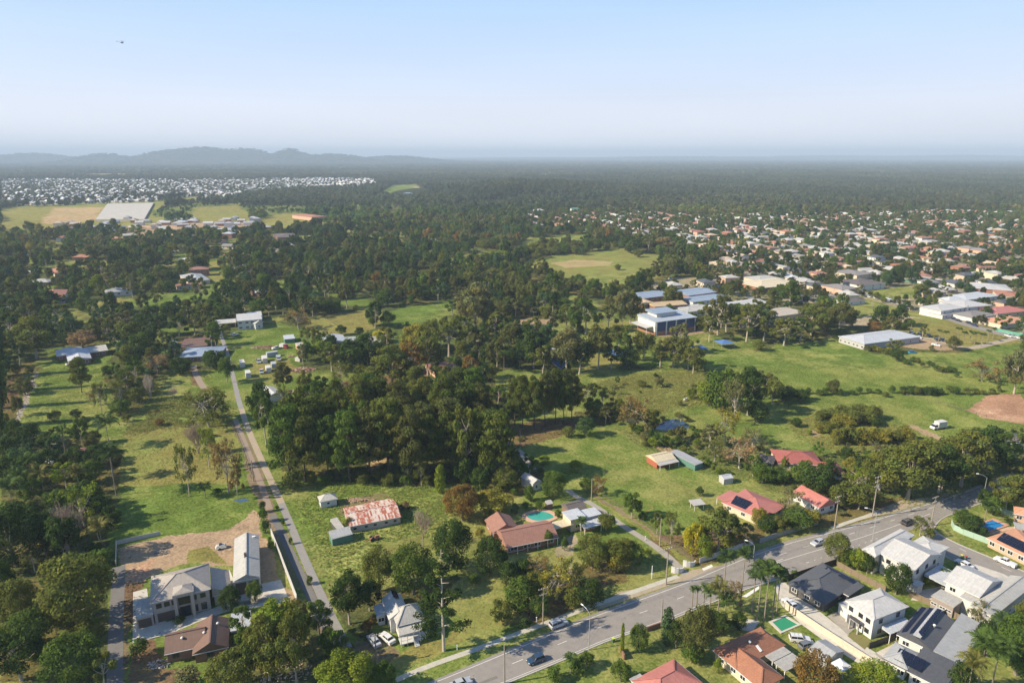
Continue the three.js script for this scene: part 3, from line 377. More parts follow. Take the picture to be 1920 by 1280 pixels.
// one wing of a building in the building's own axes; r is the eave rectangle
function wing(g, e, o) {
  const ov = o.over ?? .5, r = { x0: e.x0 + ov, x1: e.x1 - ov, z0: e.z0 + ov, z1: e.z1 - ov }, h = o.h, rise = o.rise ?? 1.6, type = o.roof ?? 'hip';
  const W = e.x1 - e.x0, D = e.z1 - e.z0, alongX = o.ridge ? o.ridge === 'x' : W >= D;
  if (o.posts) {
    const b = [[r.x0, r.z1], [r.x1, r.z1], [r.x0, r.z0], [r.x1, r.z0]]; if (W > 7) b.push([(r.x0 + r.x1) / 2, r.z1]);
    for (const [x, z] of b) mesh('post', new MB().box(x - .07, x + .07, 0, h - .2, z - .07, z + .07).geo(), o.postM ?? frameW, g);
  } else {
    const m = new MB(), y0 = o.base ?? 0, y1 = h - .22; m.box(r.x0, r.x1, y0, y1, r.z0, r.z1);
    if (type === 'gable') {
      if (alongX) { const a = y1 + (rise) * (1 - ov / (D / 2)), zm = (r.z0 + r.z1) / 2; for (const x of [r.x0 + .002, r.x1 - .002]) m.poly([x, y1, r.z0], [x, y1, r.z1], [x, a, zm]); }
      else { const a = y1 + (rise) * (1 - ov / (W / 2)), xm = (r.x0 + r.x1) / 2; for (const z of [r.z0 + .002, r.z1 - .002]) m.poly([r.x0, y1, z], [r.x1, y1, z], [xm, a, z]); }
    }
    mesh('wall', m.geo(), o.wall ?? WM.white, g);
    const ys = o.ys ?? (h > 4.8 ? [1.5, h - 1.55] : [Math.min(1.55, h - 1.2)]), cnt = o.win ?? {};
    for (const f of Object.keys(cnt)) { const len = f === 'f' || f === 'b' ? r.x1 - r.x0 : r.z1 - r.z0, n = cnt[f]; for (const y of ys) for (let i = 0; i < n; i++) addWindow(g, f, len * (i + .5) / n + (i % 2 ? .2 : -.15), y, o.ww ?? 1.5, o.wh ?? 1.2, r, o.darkFrame); }
  }
  mesh('roof', roofGeo(type, e.x0, e.x1, e.z0, e.z1, h, type === 'flat' ? 0 : rise, o.ridge, o.k), o.rm ?? RM.zinc, g);
  if (type === 'hip' || type === 'gable') { // ridge capping
    const c = new MB(); if (alongX) { const i = type === 'hip' ? Math.min(D / 2 * (o.k ?? 1), W * .49) : 0, zm = (e.z0 + e.z1) / 2; c.box(e.x0 + i, e.x1 - i, h + rise - .03, h + rise + .09, zm - .16, zm + .16); } else { const i = type === 'hip' ? Math.min(W / 2 * (o.k ?? 1), D * .49) : 0, xm = (e.x0 + e.x1) / 2; c.box(xm - .16, xm + .16, h + rise - .03, h + rise + .09, e.z0 + i, e.z1 - i); }
    mesh('ridge_capping', c.geo(), o.rm ?? RM.zinc, g);
    if (type === 'hip' && W > 5 && D > 5) { const hc = (a, b) => mesh('ridge_capping', new MB().bar(a, b, .3, .1).geo(), o.rm ?? RM.zinc, g), y = h + .05, Y = h + rise + .02; const i = (alongX ? Math.min(D / 2 * (o.k ?? 1), W * .49) : Math.min(W / 2 * (o.k ?? 1), D * .49)), zm = (e.z0 + e.z1) / 2, xm = (e.x0 + e.x1) / 2; for (const sx of [0, 1]) for (const sz of [0, 1]) { const cx = sx ? e.x1 : e.x0, cz = sz ? e.z1 : e.z0; hc([cx, y, cz], alongX ? [sx ? e.x1 - i : e.x0 + i, Y, zm] : [xm, Y, sz ? e.z1 - i : e.z0 + i]); } }
  }
  if (!o.posts) { // gutters along the eaves
    const gm = o.gutter ?? fascia, gt = new MB(); if (type !== 'flat') { mesh('gutter', gt.box(e.x0, e.x1, h - .2, h - .06, e.z1, e.z1 + .12).geo(), gm, g); mesh('gutter', new MB().box(e.x0, e.x1, h - .2, h - .06, e.z0 - .12, e.z0).geo(), gm, g); }
  }
  return r;
}
function frameOf(A, B, C, h) {
  const a = G(A[0], A[1], h), b = G(B[0], B[1], h), c = G(C[0], C[1], h), u = b.clone().sub(a); u.y = 0; const L = u.length(); u.normalize(); const v = new THREE.Vector3(u.z, 0, -u.x), W = Math.abs(c.clone().sub(a).dot(v));
  return { a, u, v, L, W, turn: Math.atan2(-u.z, u.x) };
}
// a building set out from the eave corners (near left, near right, far left) of its first wing; more wings share its axes
function building(name, label, cat, A, B, C, o, more = [], group) {
  const f = frameOf(A, B, C, o.h), pos = f.a.clone(); pos.y = 0;
  const g = thing(name, label, cat, pos, f.turn, group);
  g.userData.f = f; g.local = (x, y, h) => { const q = G(x, y, h).sub(pos); return [q.dot(f.u), -q.dot(f.v)]; };
  const rects = [wing(g, { x0: 0, x1: f.L, z0: -f.W, z1: 0 }, o)];
  for (const w of more) { const P = w.at.map((p) => g.local(p[0], p[1], w.h)), xs = P.map((p) => p[0]), zs = P.map((p) => p[1]); let e = { x0: Math.min(...xs), x1: Math.max(...xs), z0: Math.min(...zs), z1: Math.max(...zs) }; rects.push(wing(g, e, w)); }
  g.rects = rects; delete g.userData.f;
  for (const r of rects) { const cx = (r.x0 + r.x1) / 2, cz = (r.z0 + r.z1) / 2, p = pos.clone().addScaledVector(f.u, cx).addScaledVector(f.v, -cz); block(p.x, p.z, Math.hypot(r.x1 - r.x0, r.z1 - r.z0) / 2 * .85); }
  g.L = f.L; g.W = f.W; return g;
}
// solar panels on a plane: origin o, step vectors along a and b (metres), na x nb panels
const panelGeo = new MB().box(0, 1, 0, .05, -1.65, 0).geo();
function panels(g, origin, a, b, na, nb) {
  const A = V(a).normalize(), Bv = V(b).normalize(), n = A.clone().cross(Bv).normalize(); if (n.y < 0) n.negate();
  const basis = new THREE.Matrix4().makeBasis(A, n, Bv.clone().negate());
  for (let i = 0; i < na; i++) for (let j = 0; j < nb; j++) { const m = mesh('solar_panel', panelGeo, solarM, g); m.quaternion.setFromRotationMatrix(basis); m.position.copy(V(origin).addScaledVector(A, i * 1.06).addScaledVector(Bv, j * 1.72).addScaledVector(n, .07)); }
}
function vent(g, x, y, z) { mesh('roof_vent', new THREE.LatheGeometry([[0, 0], [.16, 0], [.16, .3], [.32, .38], [.36, .55], [.22, .72], [0, .76]].map((p) => new THREE.Vector2(...p)), 10), fascia, g).position.set(x, y, z); }

// ---------- houses near the drone ----------
{ // big two-storey house on the bare block
  const g = building('house', 'two-storey rendered house with taupe hip roof and portico on the bare block', 'house', [280, 1131], [395, 1103], [276, 1082], { h: 6.1, rise: 2.7, rm: RM.taupe, wall: WM.stone, win: {} }), r = g.rects[0], L = r.x1 - r.x0;
  for (const k of [.10, .24, .37, .72, .88]) addWindow(g, 'f', L * k, 4.5, 1.25, 1.3, r, 1); for (const k of [.72, .88]) addWindow(g, 'f', L * k, 1.5, 1.3, 1.9, r, 1); for (const k of [.3, .7]) addWindow(g, 'l', 7 * k, 4.5, 1.3, 1.3, r, 1);
  addDoor(g, 'garage_door', 'f', L * .26, 5.2, 2.4, r, garageM);
  const px = r.x0 + L * .545, z = r.z1; for (const s of [-1, 1]) mesh('pillar', new MB().box(px + s * 1.9 - .35, px + s * 1.9 + .35, 0, 6.6, z, z + 1.5).geo(), WM.stone, g);
  mesh('portico', new MB().box(px - 2.35, px + 2.35, 6.6, 7.25, z - .9, z + 1.6).geo(), WM.stone, g); mesh('portico_roof', roofGeo('hip', px - 2.1, px + 2.1, z - 2.2, z + 1.4, 7.32, .8, 'z', .6), RM.taupe, g);
  addWindow(g, 'f', L * .545, 4.3, 2.6, 2.0, r, 1); addDoor(g, 'front_door', 'f', L * .545, 2.4, 2.7, r, glass);
  wing(g, { x0: g.L + .1, x1: g.L + 4.6, z0: -g.W + .6, z1: -1.2 }, { h: 3.1, rise: 2.2, roof: 'skillion', ridge: 'l', rm: RM.taupe, wall: WM.stone, over: .3, win: { f: 1 } });
  wing(g, { x0: -3.4, x1: .4, z0: -7.5, z1: .2 }, { h: 3.0, roof: 'flat', rm: RM.off, wall: WM.stone, over: .15 }); addDoor(g, 'garage_door', 'f', 1.7, 2.8, 2.3, { x0: -3.25, x1: .25, z0: -7.4, z1: .05 }, garageM);
}
{
  const g = building('farm_shed', 'long pale metal gable shed beside the two-storey house', 'shed', [436, 1091], [487, 1081], [421, 1013], { h: 4.2, rise: 1.35, roof: 'gable', ridge: 'z', rm: RM.off, wall: WM.zinc, over: .15 }), r = g.rects[0], w = r.x1 - r.x0;
  addDoor(g, 'roller_door', 'f', w * .27, w * .42, 3.4, r, garageM); addDoor(g, 'roller_door', 'f', w * .76, w * .4, 3.4, r, garageM); mesh('flue', new MB().box(w / 2 - .3, w / 2 + .3, 5.3, 6.7, -g.W * .42, -g.W * .42 + .6).geo(), RM.brown, g); mesh('skylight', new MB().box(w * .74, w * .9, 4.85, 4.95, -g.W * .93, -g.W * .9).geo(), frameW, g);
}
{
  const g = building('house', 'low brown brick house with brown metal roof behind the bright green trees', 'house', [307, 1227], [384, 1210], [304, 1189], { h: 2.8, rise: 2.1, roof: 'gable', ridge: 'x', rm: RM.brown, wall: WM.brown, win: { f: 2 }, darkFrame: 1 }, [{ at: [[375, 1224], [428, 1210], [366, 1172]], h: 2.8, rise: 2.0, roof: 'gable', ridge: 'z', rm: RM.brown, wall: WM.brown, win: { f: 1, r: 2 }, darkFrame: 1 }]);
  for (const [x, z] of [[3.6, -2.4], [8.2, -2.6], [11, -5]]) vent(g, x, 3.9, z); mesh('carport', roofGeo('skillion', g.rects[1].x1 + .7, g.rects[1].x1 + 5.2, -10, -3.2, 2.5, .25, 'l'), RM.pale, g); for (const z of [-9.8, -3.4]) mesh('post', new MB().box(g.rects[1].x1 + 5, g.rects[1].x1 + 5.12, 0, 2.3, z, z + .12).geo(), frameW, g);
}
{ // old timber cottage by the road
  const g = building('cottage', 'white weatherboard cottage with weathered hip roof and front verandah', 'cottage', [744, 1174], [797, 1160], [725, 1145], { h: 4.4, rise: 2.6, rm: RM.old, wall: WM.board, base: .5, win: { f: 2, l: 2 }, ys: [2.6], k: .85 }, [{ at: [[736, 1160], [768, 1152], [714, 1123]], h: 4.2, rise: 1.6, roof: 'gable', ridge: 'z', rm: RM.white, wall: WM.board, win: { l: 2 }, ys: [2.4] }, { at: [[706, 1155], [725, 1147], [701, 1136]], h: 3.2, rise: .5, roof: 'skillion', ridge: 'r', rm: RM.pale, wall: WM.board, win: { f: 1, l: 1 } }]);
  mesh('verandah_roof', roofGeo('skillion', .2, g.L - .2, -.2, 2.1, 3.3, .7, 'b'), RM.off, g); for (let i = 0; i < 5; i++) { const x = .4 + (g.L - .8) * i / 4; mesh('post', new MB().box(x - .06, x + .06, 0, 3.1, 1.9, 2.02).geo(), frameW, g); }
  mesh('verandah_floor', new MB().box(.3, g.L - .3, .55, .75, -.4, 2.0).geo(), WM.board, g); mesh('railing', new MB().box(.5, g.L * .45, 1.55, 1.65, 1.92, 1.98).geo(), frameW, g); mesh('railing', new MB().box(g.L * .68, g.L - .5, 1.55, 1.65, 1.92, 1.98).geo(), frameW, g); for (let i = 0; i < 4; i++) mesh('step', new MB().box(g.L * .5, g.L * .66, 0, .65 - i * .16, 2.05 + i * .3, 2.35 + i * .3).geo(), WM.board, g);
  panels(g, [g.L * .40, 5.2, -g.W - 2.3], [0, 0, -1], [-.86, .52, 0], 3, 1);
}
{ // rusty shed
  const rustT = tex(256, 128, (x, y) => { const sheet_ = Math.floor(x / 8.5), half = y < 64 ? 0 : 1, s = nz(NC, sheet_ * 97.3 + half * 31, 40 + half * 200), n = nz(NA, x * 3, y * 3), f = nz(NC, x * 5, y * 2), r = sstep(.42, .58, s * .62 + n * .38 + (f - .5) * .35); return [lerp(.62, .36, r) * (.85 + .3 * n), lerp(.53, .105, r) * (.85 + .3 * n), lerp(.47, .065, r) * (.85 + .3 * n)]; });
  const rust = mat([1, 1, 1], { roughness: .85, map: rep(rustT, 15, 5.4), bumpMap: rep(ribB, .8, .8), bumpScale: .03 });
  const g = building('farm_shed', 'old shed with rust-streaked pink iron roof in the long grass', 'shed', [655, 987], [752, 968], [644, 952], { h: 2.5, rise: 1.3, roof: 'gable', ridge: 'x', rm: rust, wall: WM.rustwall, over: .25, win: { f: 5 }, ww: .9, wh: .6, darkFrame: 1 });
  mesh('lean_to', roofGeo('skillion', g.L * .45, g.L * .98, -g.W - 2.4, -g.W - .3, 1.5, .25, 'f'), rust, g); for (const x of [.46, .72, .97]) mesh('post', new MB().box(g.L * x - .06, g.L * x + .06, 0, 1.3, -g.W - 2.3, -g.W - 2.18).geo(), timber, g);
}
building('hut', 'small square white hut with pale hip roof near the lane', 'hut', [599, 941], [633, 934], [595, 930], { h: 2.6, rise: 1.3, rm: RM.off, wall: WM.board, over: .35, win: { f: 1, l: 1 }, ww: 1, wh: .9 });
building('garden_shed', 'green metal shed with grey skillion roof in front of the rusty shed', 'shed', [622, 1010], [661, 1000], [618, 997], { h: 2.5, rise: .35, roof: 'skillion', ridge: 'b', rm: RM.grey, wall: WM.green, over: .1 });
building('water_tank_shelter', 'small black and white lean-to at the end of the rusty shed', 'lean-to', [632, 992], [645, 988], [628, 973], { h: 1.9, rise: .5, roof: 'skillion', ridge: 'b', rm: RM.off, wall: WM.dark, over: .1 });
{
  const g = building('house', 'long brown tiled ranch house beside the round pool', 'house', [950, 1027], [1048, 1007], [916, 995], { h: 2.7, rise: 2.1, roof: 'gable', ridge: 'x', rm: RM.tBrown, wall: WM.brick, win: { f: 4 }, ww: 2.1, over: .8 }, [{ at: [[930, 998], [972, 988], [908, 974]], h: 2.7, rise: 1.9, roof: 'gable', ridge: 'z', rm: RM.tBrown, wall: WM.brick, win: { l: 2 } }]);
  for (let i = 0; i < 6; i++) { const x = .3 + (g.L - .6) * i / 5; mesh('verandah_post', new MB().box(x - .07, x + .07, 0, 2.5, -.25, -.11).geo(), frameW, g); } mesh('railing', new MB().box(.3, g.L * .35, .9, 1, -.22, -.14).geo(), frameW, g); mesh('railing', new MB().box(g.L * .47, g.L * .65, .9, 1, -.22, -.14).geo(), frameW, g); mesh('solar_heater', new MB().box(g.L * .18, g.L * .21, 3.6, 3.8, -g.W - 2.5, -g.W + .4).geo(), frameW, g);
}
{
  const g = building('house', 'white house of stepped flat roofs with carport beside the access track', 'house', [1096, 991], [1132, 982], [1077, 982], { h: 2.7, rise: .15, roof: 'skillion', ridge: 'b', rm: RM.pale, posts: 1 }, [
    { at: [[1075, 974], [1098, 966], [1053, 959]], h: 4.2, roof: 'flat', rm: RM.pale, wall: WM.cream, over: .3, win: { f: 1, r: 1 } }, { at: [[1101, 970], [1129, 963], [1085, 957]], h: 3.7, roof: 'flat', rm: RM.pale, wall: WM.white, over: .3, win: { f: 2 } }, { at: [[1065, 957], [1102, 953], [1060, 943]], h: 3.4, rise: 1.2, roof: 'gable', rm: RM.tDark, wall: WM.brown, over: .3 }, { at: [[1040, 991], [1076, 983], [1033, 979]], h: 2.5, roof: 'flat', rm: RM.cream, posts: 1 }, { at: [[1098, 984], [1118, 979], [1085, 972]], h: 2.6, roof: 'flat', rm: RM.off, wall: WM.brick, over: .2, win: { f: 2 } }]);
}
building('cottage', 'small white gabled cottage beside the dark grove', 'cottage', [999, 908], [1016, 902], [983, 891], { h: 3.0, rise: 1.1, roof: 'gable', ridge: 'z', rm: RM.white, wall: WM.white, over: .3, win: { f: 1, r: 2 }, ww: 1 });
{
  const g = building('farm_shed', 'cream roofed shed with red end wall in the centre paddock', 'shed', [1232, 867], [1268, 859], [1203, 855], { h: 2.6, rise: 1.2, roof: 'gable', ridge: 'x', rm: RM.cream, wall: WM.red, over: .3 });
  mesh('awning', roofGeo('skillion', 0, g.L, 0.05, 2.0, 2.2, .25, 'b'), RM.off, g); for (const x of [.1, g.L / 2, g.L - .1]) mesh('post', new MB().box(x - .06, x + .06, 0, 2, 1.8, 1.92).geo(), frameW, g);
}
building('farm_shed', 'open grey skillion shed next to the cream roofed shed', 'shed', [1304, 871], [1319, 866], [1262, 846], { h: 2.5, rise: .3, roof: 'skillion', ridge: 'b', rm: RM.zinc, wall: WM.green, over: .1 });
{
  const g = building('house', 'house with red hip roof and a bank of solar panels', 'house', [1353, 941], [1432, 975], [1372, 906], { h: 2.8, rise: 2.2, rm: RM.pink, wall: WM.cream, win: { f: 3, r: 2 } });
  panels(g, [g.L * .18, 3.05, -g.W * .08], [1, 0, 0], [0, .62, -1], Math.floor(g.L * .4), 2); mesh('patio_roof', roofGeo('skillion', -3.2, -.1, -g.W * .7, -g.W * .15, 2.4, .3, 'r'), RM.pink, g); for (const z of [-g.W * .69, -g.W * .17]) mesh('post', new MB().box(-3.1, -2.98, 0, 2.2, z, z + .12).geo(), frameW, g);
}
building('house', 'house with pink metal gable roof beside the road', 'house', [1485, 923], [1537, 952], [1505, 907], { h: 2.9, rise: 1.9, roof: 'gable', ridge: 'x', rm: RM.pink, wall: WM.white, win: { f: 2, r: 2 } });
building('house', 'red roofed house half hidden behind garden trees', 'house', [1460, 868], [1545, 872], [1472, 843], { h: 2.9, rise: 2, rm: RM.red, wall: WM.cream, win: { f: 3, l: 1 } }, [{ at: [[1546, 885], [1582, 882], [1544, 866]], h: 2.9, rise: 1.5, rm: RM.red, wall: WM.white, win: { f: 2 } }]);
building('house', 'low dark roofed house left of the red roofed house', 'house', [1420, 862], [1452, 868], [1414, 848], { h: 2.7, rise: 1.2, rm: RM.tDark, wall: WM.cream, win: { f: 2 } });
{ // white two-storey house on the corner
  const g = building('house', 'large white two-storey house with white roofs on the street corner', 'house', [1649, 1036], [1717, 1069], [1708, 1012], { h: 6, rise: 2.1, roof: 'gable', ridge: 'x', rm: RM.white, wall: WM.white, win: { r: 3, f: 2 }, ww: 1.2, darkFrame: 1 }, [
    { at: [[1616, 1029], [1652, 1038], [1708, 999]], h: 6, rise: 1.1, rm: RM.white, wall: WM.white, win: { f: 2, l: 2 }, ww: 1.3, darkFrame: 1 }, { at: [[1702, 1020], [1764, 1036], [1740, 1008]], h: 5.6, rise: 1, rm: RM.white, wall: WM.white, win: { r: 1 } }, { at: [[1704, 1092], [1726, 1098], [1712, 1082]], h: 2.8, roof: 'flat', rm: RM.white, wall: WM.white, over: .2 }]);
  mesh('shade_sail', roofGeo('skillion', g.L + .3, g.L + 6, -g.W + 1, -g.W * .35, 2.9, .6, 'l'), RM.pale, g); for (const z of [-g.W + 1.1, -g.W * .37]) mesh('post', new MB().box(g.L + 5.8, g.L + 5.92, 0, 2.7, z, z + .12).geo(), frameW, g);
}
{
  const g = building('house', 'single-storey house with dark grey metal hip roof and fenced yard', 'house', [1476, 1093], [1548, 1133], [1562, 1064], { h: 2.7, rise: 2.3, rm: RM.dark, wall: WM.dark, win: { f: 3, r: 1 }, gutter: fasciaD });
  panels(g, [g.L * .3, 4.2, -g.W * .72], [1, 0, 0], [0, -.4, .9], 6, 1); wing(g, { x0: g.L * .55, x1: g.L + 1.5, z0: -g.W * .95, z1: -g.W * .5 }, { h: 2.6, rise: .9, roof: 'skillion', ridge: 'l', rm: RM.dark, wall: WM.dark });
}
{
  const g = building('house', 'white two-storey house with white hip roof behind the lawn square', 'house', [1586, 1125], [1640, 1162], [1661, 1109], { h: 5.8, rise: 1.7, rm: RM.white, wall: WM.white, win: { f: 3, r: 2 }, ww: 1.2, darkFrame: 1, over: .45 }, [{ at: [[1577, 1133], [1601, 1150], [1593, 1123]], h: 2.9, roof: 'flat', rm: RM.white, wall: WM.white, over: .1 }]), r = g.rects[0];
  mesh('verandah_roof', roofGeo('skillion', g.L + .1, g.L + 2.4, -g.W + 1, -3, 2.7, .5, 'l'), RM.pale, g); for (let i = 0; i < 4; i++) { const z = -3.2 - (g.W - 4.4) * i / 3; mesh('post', new MB().box(g.L + 2.2, g.L + 2.32, 0, 2.5, z, z + .12).geo(), frameW, g); }
  addDoor(g, 'garage_door', 'f', r.x1 - r.x0 - 5.4, 2.6, 2.4, r, fasciaD); mesh('balcony', new MB().box(2.6, 5.2, 2.75, 2.95, -.3, 1.1).geo(), WM.grey, g); mesh('balcony_rail', new MB().box(2.6, 5.2, 2.95, 3.9, 1.04, 1.1).geo(), frameD, g); for (const x of [2.7, 5]) mesh('pillar', new MB().box(x - .15, x + .15, 0, 2.75, .8, 1.1).geo(), WM.grey, g);
}
building('house', 'sprawling white roofed house complex at the right edge', 'house', [1770, 1088], [1838, 1120], [1829, 1066], { h: 5.2, rise: 2, roof: 'gable', ridge: 'x', rm: RM.white, wall: WM.white, win: { f: 2 } }, [
  { at: [[1834, 1124], [1863, 1157], [1924, 1090]], h: 4.8, rise: 1.0, roof: 'gable', ridge: 'z', rm: RM.off, wall: WM.grey, win: { f: 2, r: 3 } }, { at: [[1747, 1116], [1790, 1138], [1772, 1107]], h: 3.4, roof: 'flat', rm: RM.off, wall: WM.taupe, win: { f: 3 }, over: .2, wh: .7 }, { at: [[1800, 1118], [1836, 1134], [1845, 1098]], h: 4.4, rise: .8, roof: 'skillion', ridge: 'b', rm: RM.off, wall: WM.white }, { at: [[1862, 1090], [1895, 1102], [1880, 1080]], h: 4.8, roof: 'flat', rm: RM.off, wall: WM.white }]);
{
  const g = building('house', 'grey and white house with solar panels over dark metal roofs', 'house', [1682, 1189], [1750, 1221], [1776, 1158], { h: 3.1, rise: 1.5, roof: 'gable', ridge: 'z', rm: RM.dark, wall: WM.white, win: { f: 2 }, gutter: frameW }, [{ at: [[1656, 1231], [1702, 1256], [1692, 1209]], h: 3.2, rise: 1.3, rm: RM.grey, wall: WM.white, win: { f: 2, r: 1 }, gutter: fasciaD }, { at: [[1702, 1256], [1772, 1293], [1742, 1224]], h: 3.1, rise: .9, roof: 'skillion', ridge: 'b', rm: RM.dark, wall: WM.white, win: { f: 2 } }, { at: [[1752, 1222], [1796, 1246], [1850, 1174]], h: 3.0, rise: .8, roof: 'skillion', ridge: 'l', rm: RM.grey, wall: WM.white }]);
  const L = g.L, W = g.W; panels(g, [.6, 3.25, -1.2], [0, 0, -1], [L / 2, 1.5, 0], Math.floor(W * .8), 3); const q = g.rects[1]; panels(g, [q.x0 + 1.5, 3.55, q.z1 - .4], [1, 0, 0], [0, .32, -1], 5, 2); mesh('white_cladding', new MB().bar([L * .52, 4.75, -.2], [L * .52, 4.75, -W], 1.6, .08).geo(), RM.white, g); vent(g, L * .7, 4.2, -W * .5);
}
{
  const g = building('house', 'orange brown tiled house beside the green pool', 'house', [1340, 1221], [1427, 1293], [1380, 1199], { h: 2.7, rise: 1.9, rm: RM.tRust, wall: WM.cream, win: { f: 4 }, k: .8 }, [{ at: [[1341, 1221], [1394, 1249], [1426, 1175]], h: 2.7, rise: 2, rm: RM.tRust, wall: WM.cream, k: .8 }, { at: [[1428, 1221], [1450, 1240], [1462, 1206]], h: 2.7, roof: 'flat', rm: RM.old, posts: 1 }, { at: [[1451, 1241], [1474, 1258], [1488, 1225]], h: 2.6, roof: 'flat', rm: RM.old, posts: 1 }]);
  const r = g.rects[1]; for (const [x, z] of [[.72, .45], [.72, .75]]) mesh('skylight', new MB().bar([lerp(r.x0, r.x1, x), 3.95, lerp(r.z0, r.z1, z)], [lerp(r.x0, r.x1, x) + 1.4, 3.3, lerp(r.z0, r.z1, z)], .7, .1).geo(), frameW, g); vent(g, lerp(r.x0, r.x1, .6), 4.4, lerp(r.z0, r.z1, .55));
}
building('house', 'house with weathered red metal roof at the bottom edge', 'house', [1184, 1276], [1236, 1325], [1272, 1242], { h: 2.8, rise: 1.9, rm: RM.pink, wall: WM.cream, win: { f: 2, r: 2 } }, [{ at: [[1180, 1272], [1210, 1292], [1200, 1262]], h: 2.9, roof: 'flat', rm: RM.old, wall: WM.cream }]);
building('garden_shed', 'grey metal shed beside the white car', 'shed', [1516, 1216], [1551, 1240], [1547, 1197], { h: 2.5, rise: .9, roof: 'gable', ridge: 'x', rm: RM.grey, wall: WM.zinc, over: .12 });
{
  const g = building('house', 'salmon tiled house with solar roof behind the green fence', 'house', [1850, 1008], [1944, 1054], [1893, 985], { h: 2.7, rise: 1.6, rm: RM.tSalmon, wall: WM.salmon, win: { f: 5 } });
  panels(g, [2.2, 3.1, -1.0], [1, 0, 0], [0, .5, -1], 12, 2);
}
building('pavilion', 'flat roofed garden pavilion on white posts by the blue pool', 'pavilion', [1905, 990], [1935, 996], [1902, 978], { h: 2.8, roof: 'flat', rm: RM.old, posts: 1 });
building('house', 'dark roofed house at the right edge beside the bare dirt', 'house', [1866, 826], [1935, 838], [1868, 806], { h: 2.9, rise: 1.8, rm: RM.tDark, wall: WM.brown, win: { f: 2 } });
building('house', 'salmon house corner beside the right edge trees', 'house', [1902, 962], [1945, 972], [1905, 950], { h: 2.8, rise: 1.4, rm: RM.tSalmon, wall: WM.salmon, win: { f: 2 } });
building('garden_shed', 'small pale carport in the centre paddock by the red roof', 'carport', [1302, 948], [1324, 945], [1300, 937], { h: 2.3, rise: .2, roof: 'skillion', ridge: 'b', rm: RM.off, posts: 1 });
building('garden_shed', 'small pale grey garden shed behind the solar roofed red house', 'shed', [1358, 898], [1376, 895], [1353, 890], { h: 2.3, rise: .6, roof: 'gable', rm: RM.pale, wall: WM.zinc, over: .1 });
building('garden_shed', 'little dark shed on the left of the round pool', 'shed', [1026, 945], [1037, 943], [1024, 940], { h: 2, rise: .4, roof: 'skillion', ridge: 'b', rm: RM.off, wall: WM.brown, over: .1 });
// ---------- middle distance buildings ----------
building('house', 'white flat roofed modern house at the head of the lane', 'house', [443, 602], [491, 598], [437, 589], { h: 6.2, roof: 'flat', rm: RM.white, wall: WM.white, win: { f: 4 }, ww: 2 }, [{ at: [[404, 607], [442, 604], [402, 600]], h: 3.2, roof: 'flat', rm: RM.white, posts: 1 }, { at: [[466, 598], [492, 594], [462, 585]], h: 4.2, roof: 'flat', rm: RM.pale, wall: WM.white, win: { f: 2 } }]);
building('house', 'long low house with angled pale roofs on the left lawn', 'house', [105, 668], [156, 661], [106, 656], { h: 3, rise: .8, roof: 'gable', rm: RM.pale, wall: WM.brown, win: { f: 4 } }, [{ at: [[126, 677], [171, 671], [150, 655]], h: 3.2, rise: 1.2, roof: 'gable', ridge: 'z', rm: RM.pale, wall: WM.brown, win: { f: 3 } }, { at: [[160, 662], [202, 656], [160, 652]], h: 3, rise: .5, roof: 'skillion', ridge: 'b', rm: RM.off, wall: WM.brown, win: { f: 3 } }]);
building('house', 'house with long pale blue roof beside the lane', 'house', [333, 670], [411, 666], [345, 652], { h: 3, rise: 1.6, rm: RM.blue, wall: WM.brown, win: { f: 5 } });
building('pergola', 'brown slatted pergola behind the blue roofed house', 'pergola', [336, 652], [388, 648], [334, 636], { h: 2.8, roof: 'flat', rm: RM.brown, posts: 1 });
building('garden_shed', 'blue grey shed behind the blue roofed house', 'shed', [316, 647], [333, 645], [316, 640], { h: 2.6, rise: .4, roof: 'skillion', ridge: 'b', rm: RM.blue, wall: WM.dark, over: .1 });
building('house', 'low pale roofed houses among trees beside the paddock', 'house', [607, 644], [650, 640], [610, 630], { h: 3, rise: 1.4, roof: 'gable', rm: RM.pale, wall: WM.navy, win: { f: 3 } }, [{ at: [[648, 643], [672, 640], [646, 632]], h: 3, roof: 'flat', rm: RM.grey, wall: WM.white }, { at: [[676, 643], [716, 640], [676, 632]], h: 3.2, rise: 1, rm: RM.off, wall: WM.white, win: { f: 2 } }]);
building('garden_shed', 'white shed with pale gable roof at the edge of the yard', 'shed', [500, 744], [530, 738], [496, 728], { h: 3.2, rise: 1.1, roof: 'gable', ridge: 'z', rm: RM.white, wall: WM.white, over: .15, win: { l: 1 } });
building('garden_shed', 'pale green shed in the yard below the modern house', 'shed', [533, 636], [553, 634], [532, 629], { h: 2.6, rise: .3, roof: 'skillion', ridge: 'b', rm: RM.pale, wall: WM.green, over: .1 });
building('garden_shed', 'small brown box shed in the yard', 'shed', [565, 651], [577, 649], [564, 642], { h: 3, rise: .3, roof: 'skillion', ridge: 'b', rm: RM.off, wall: WM.salmon, over: .1 });
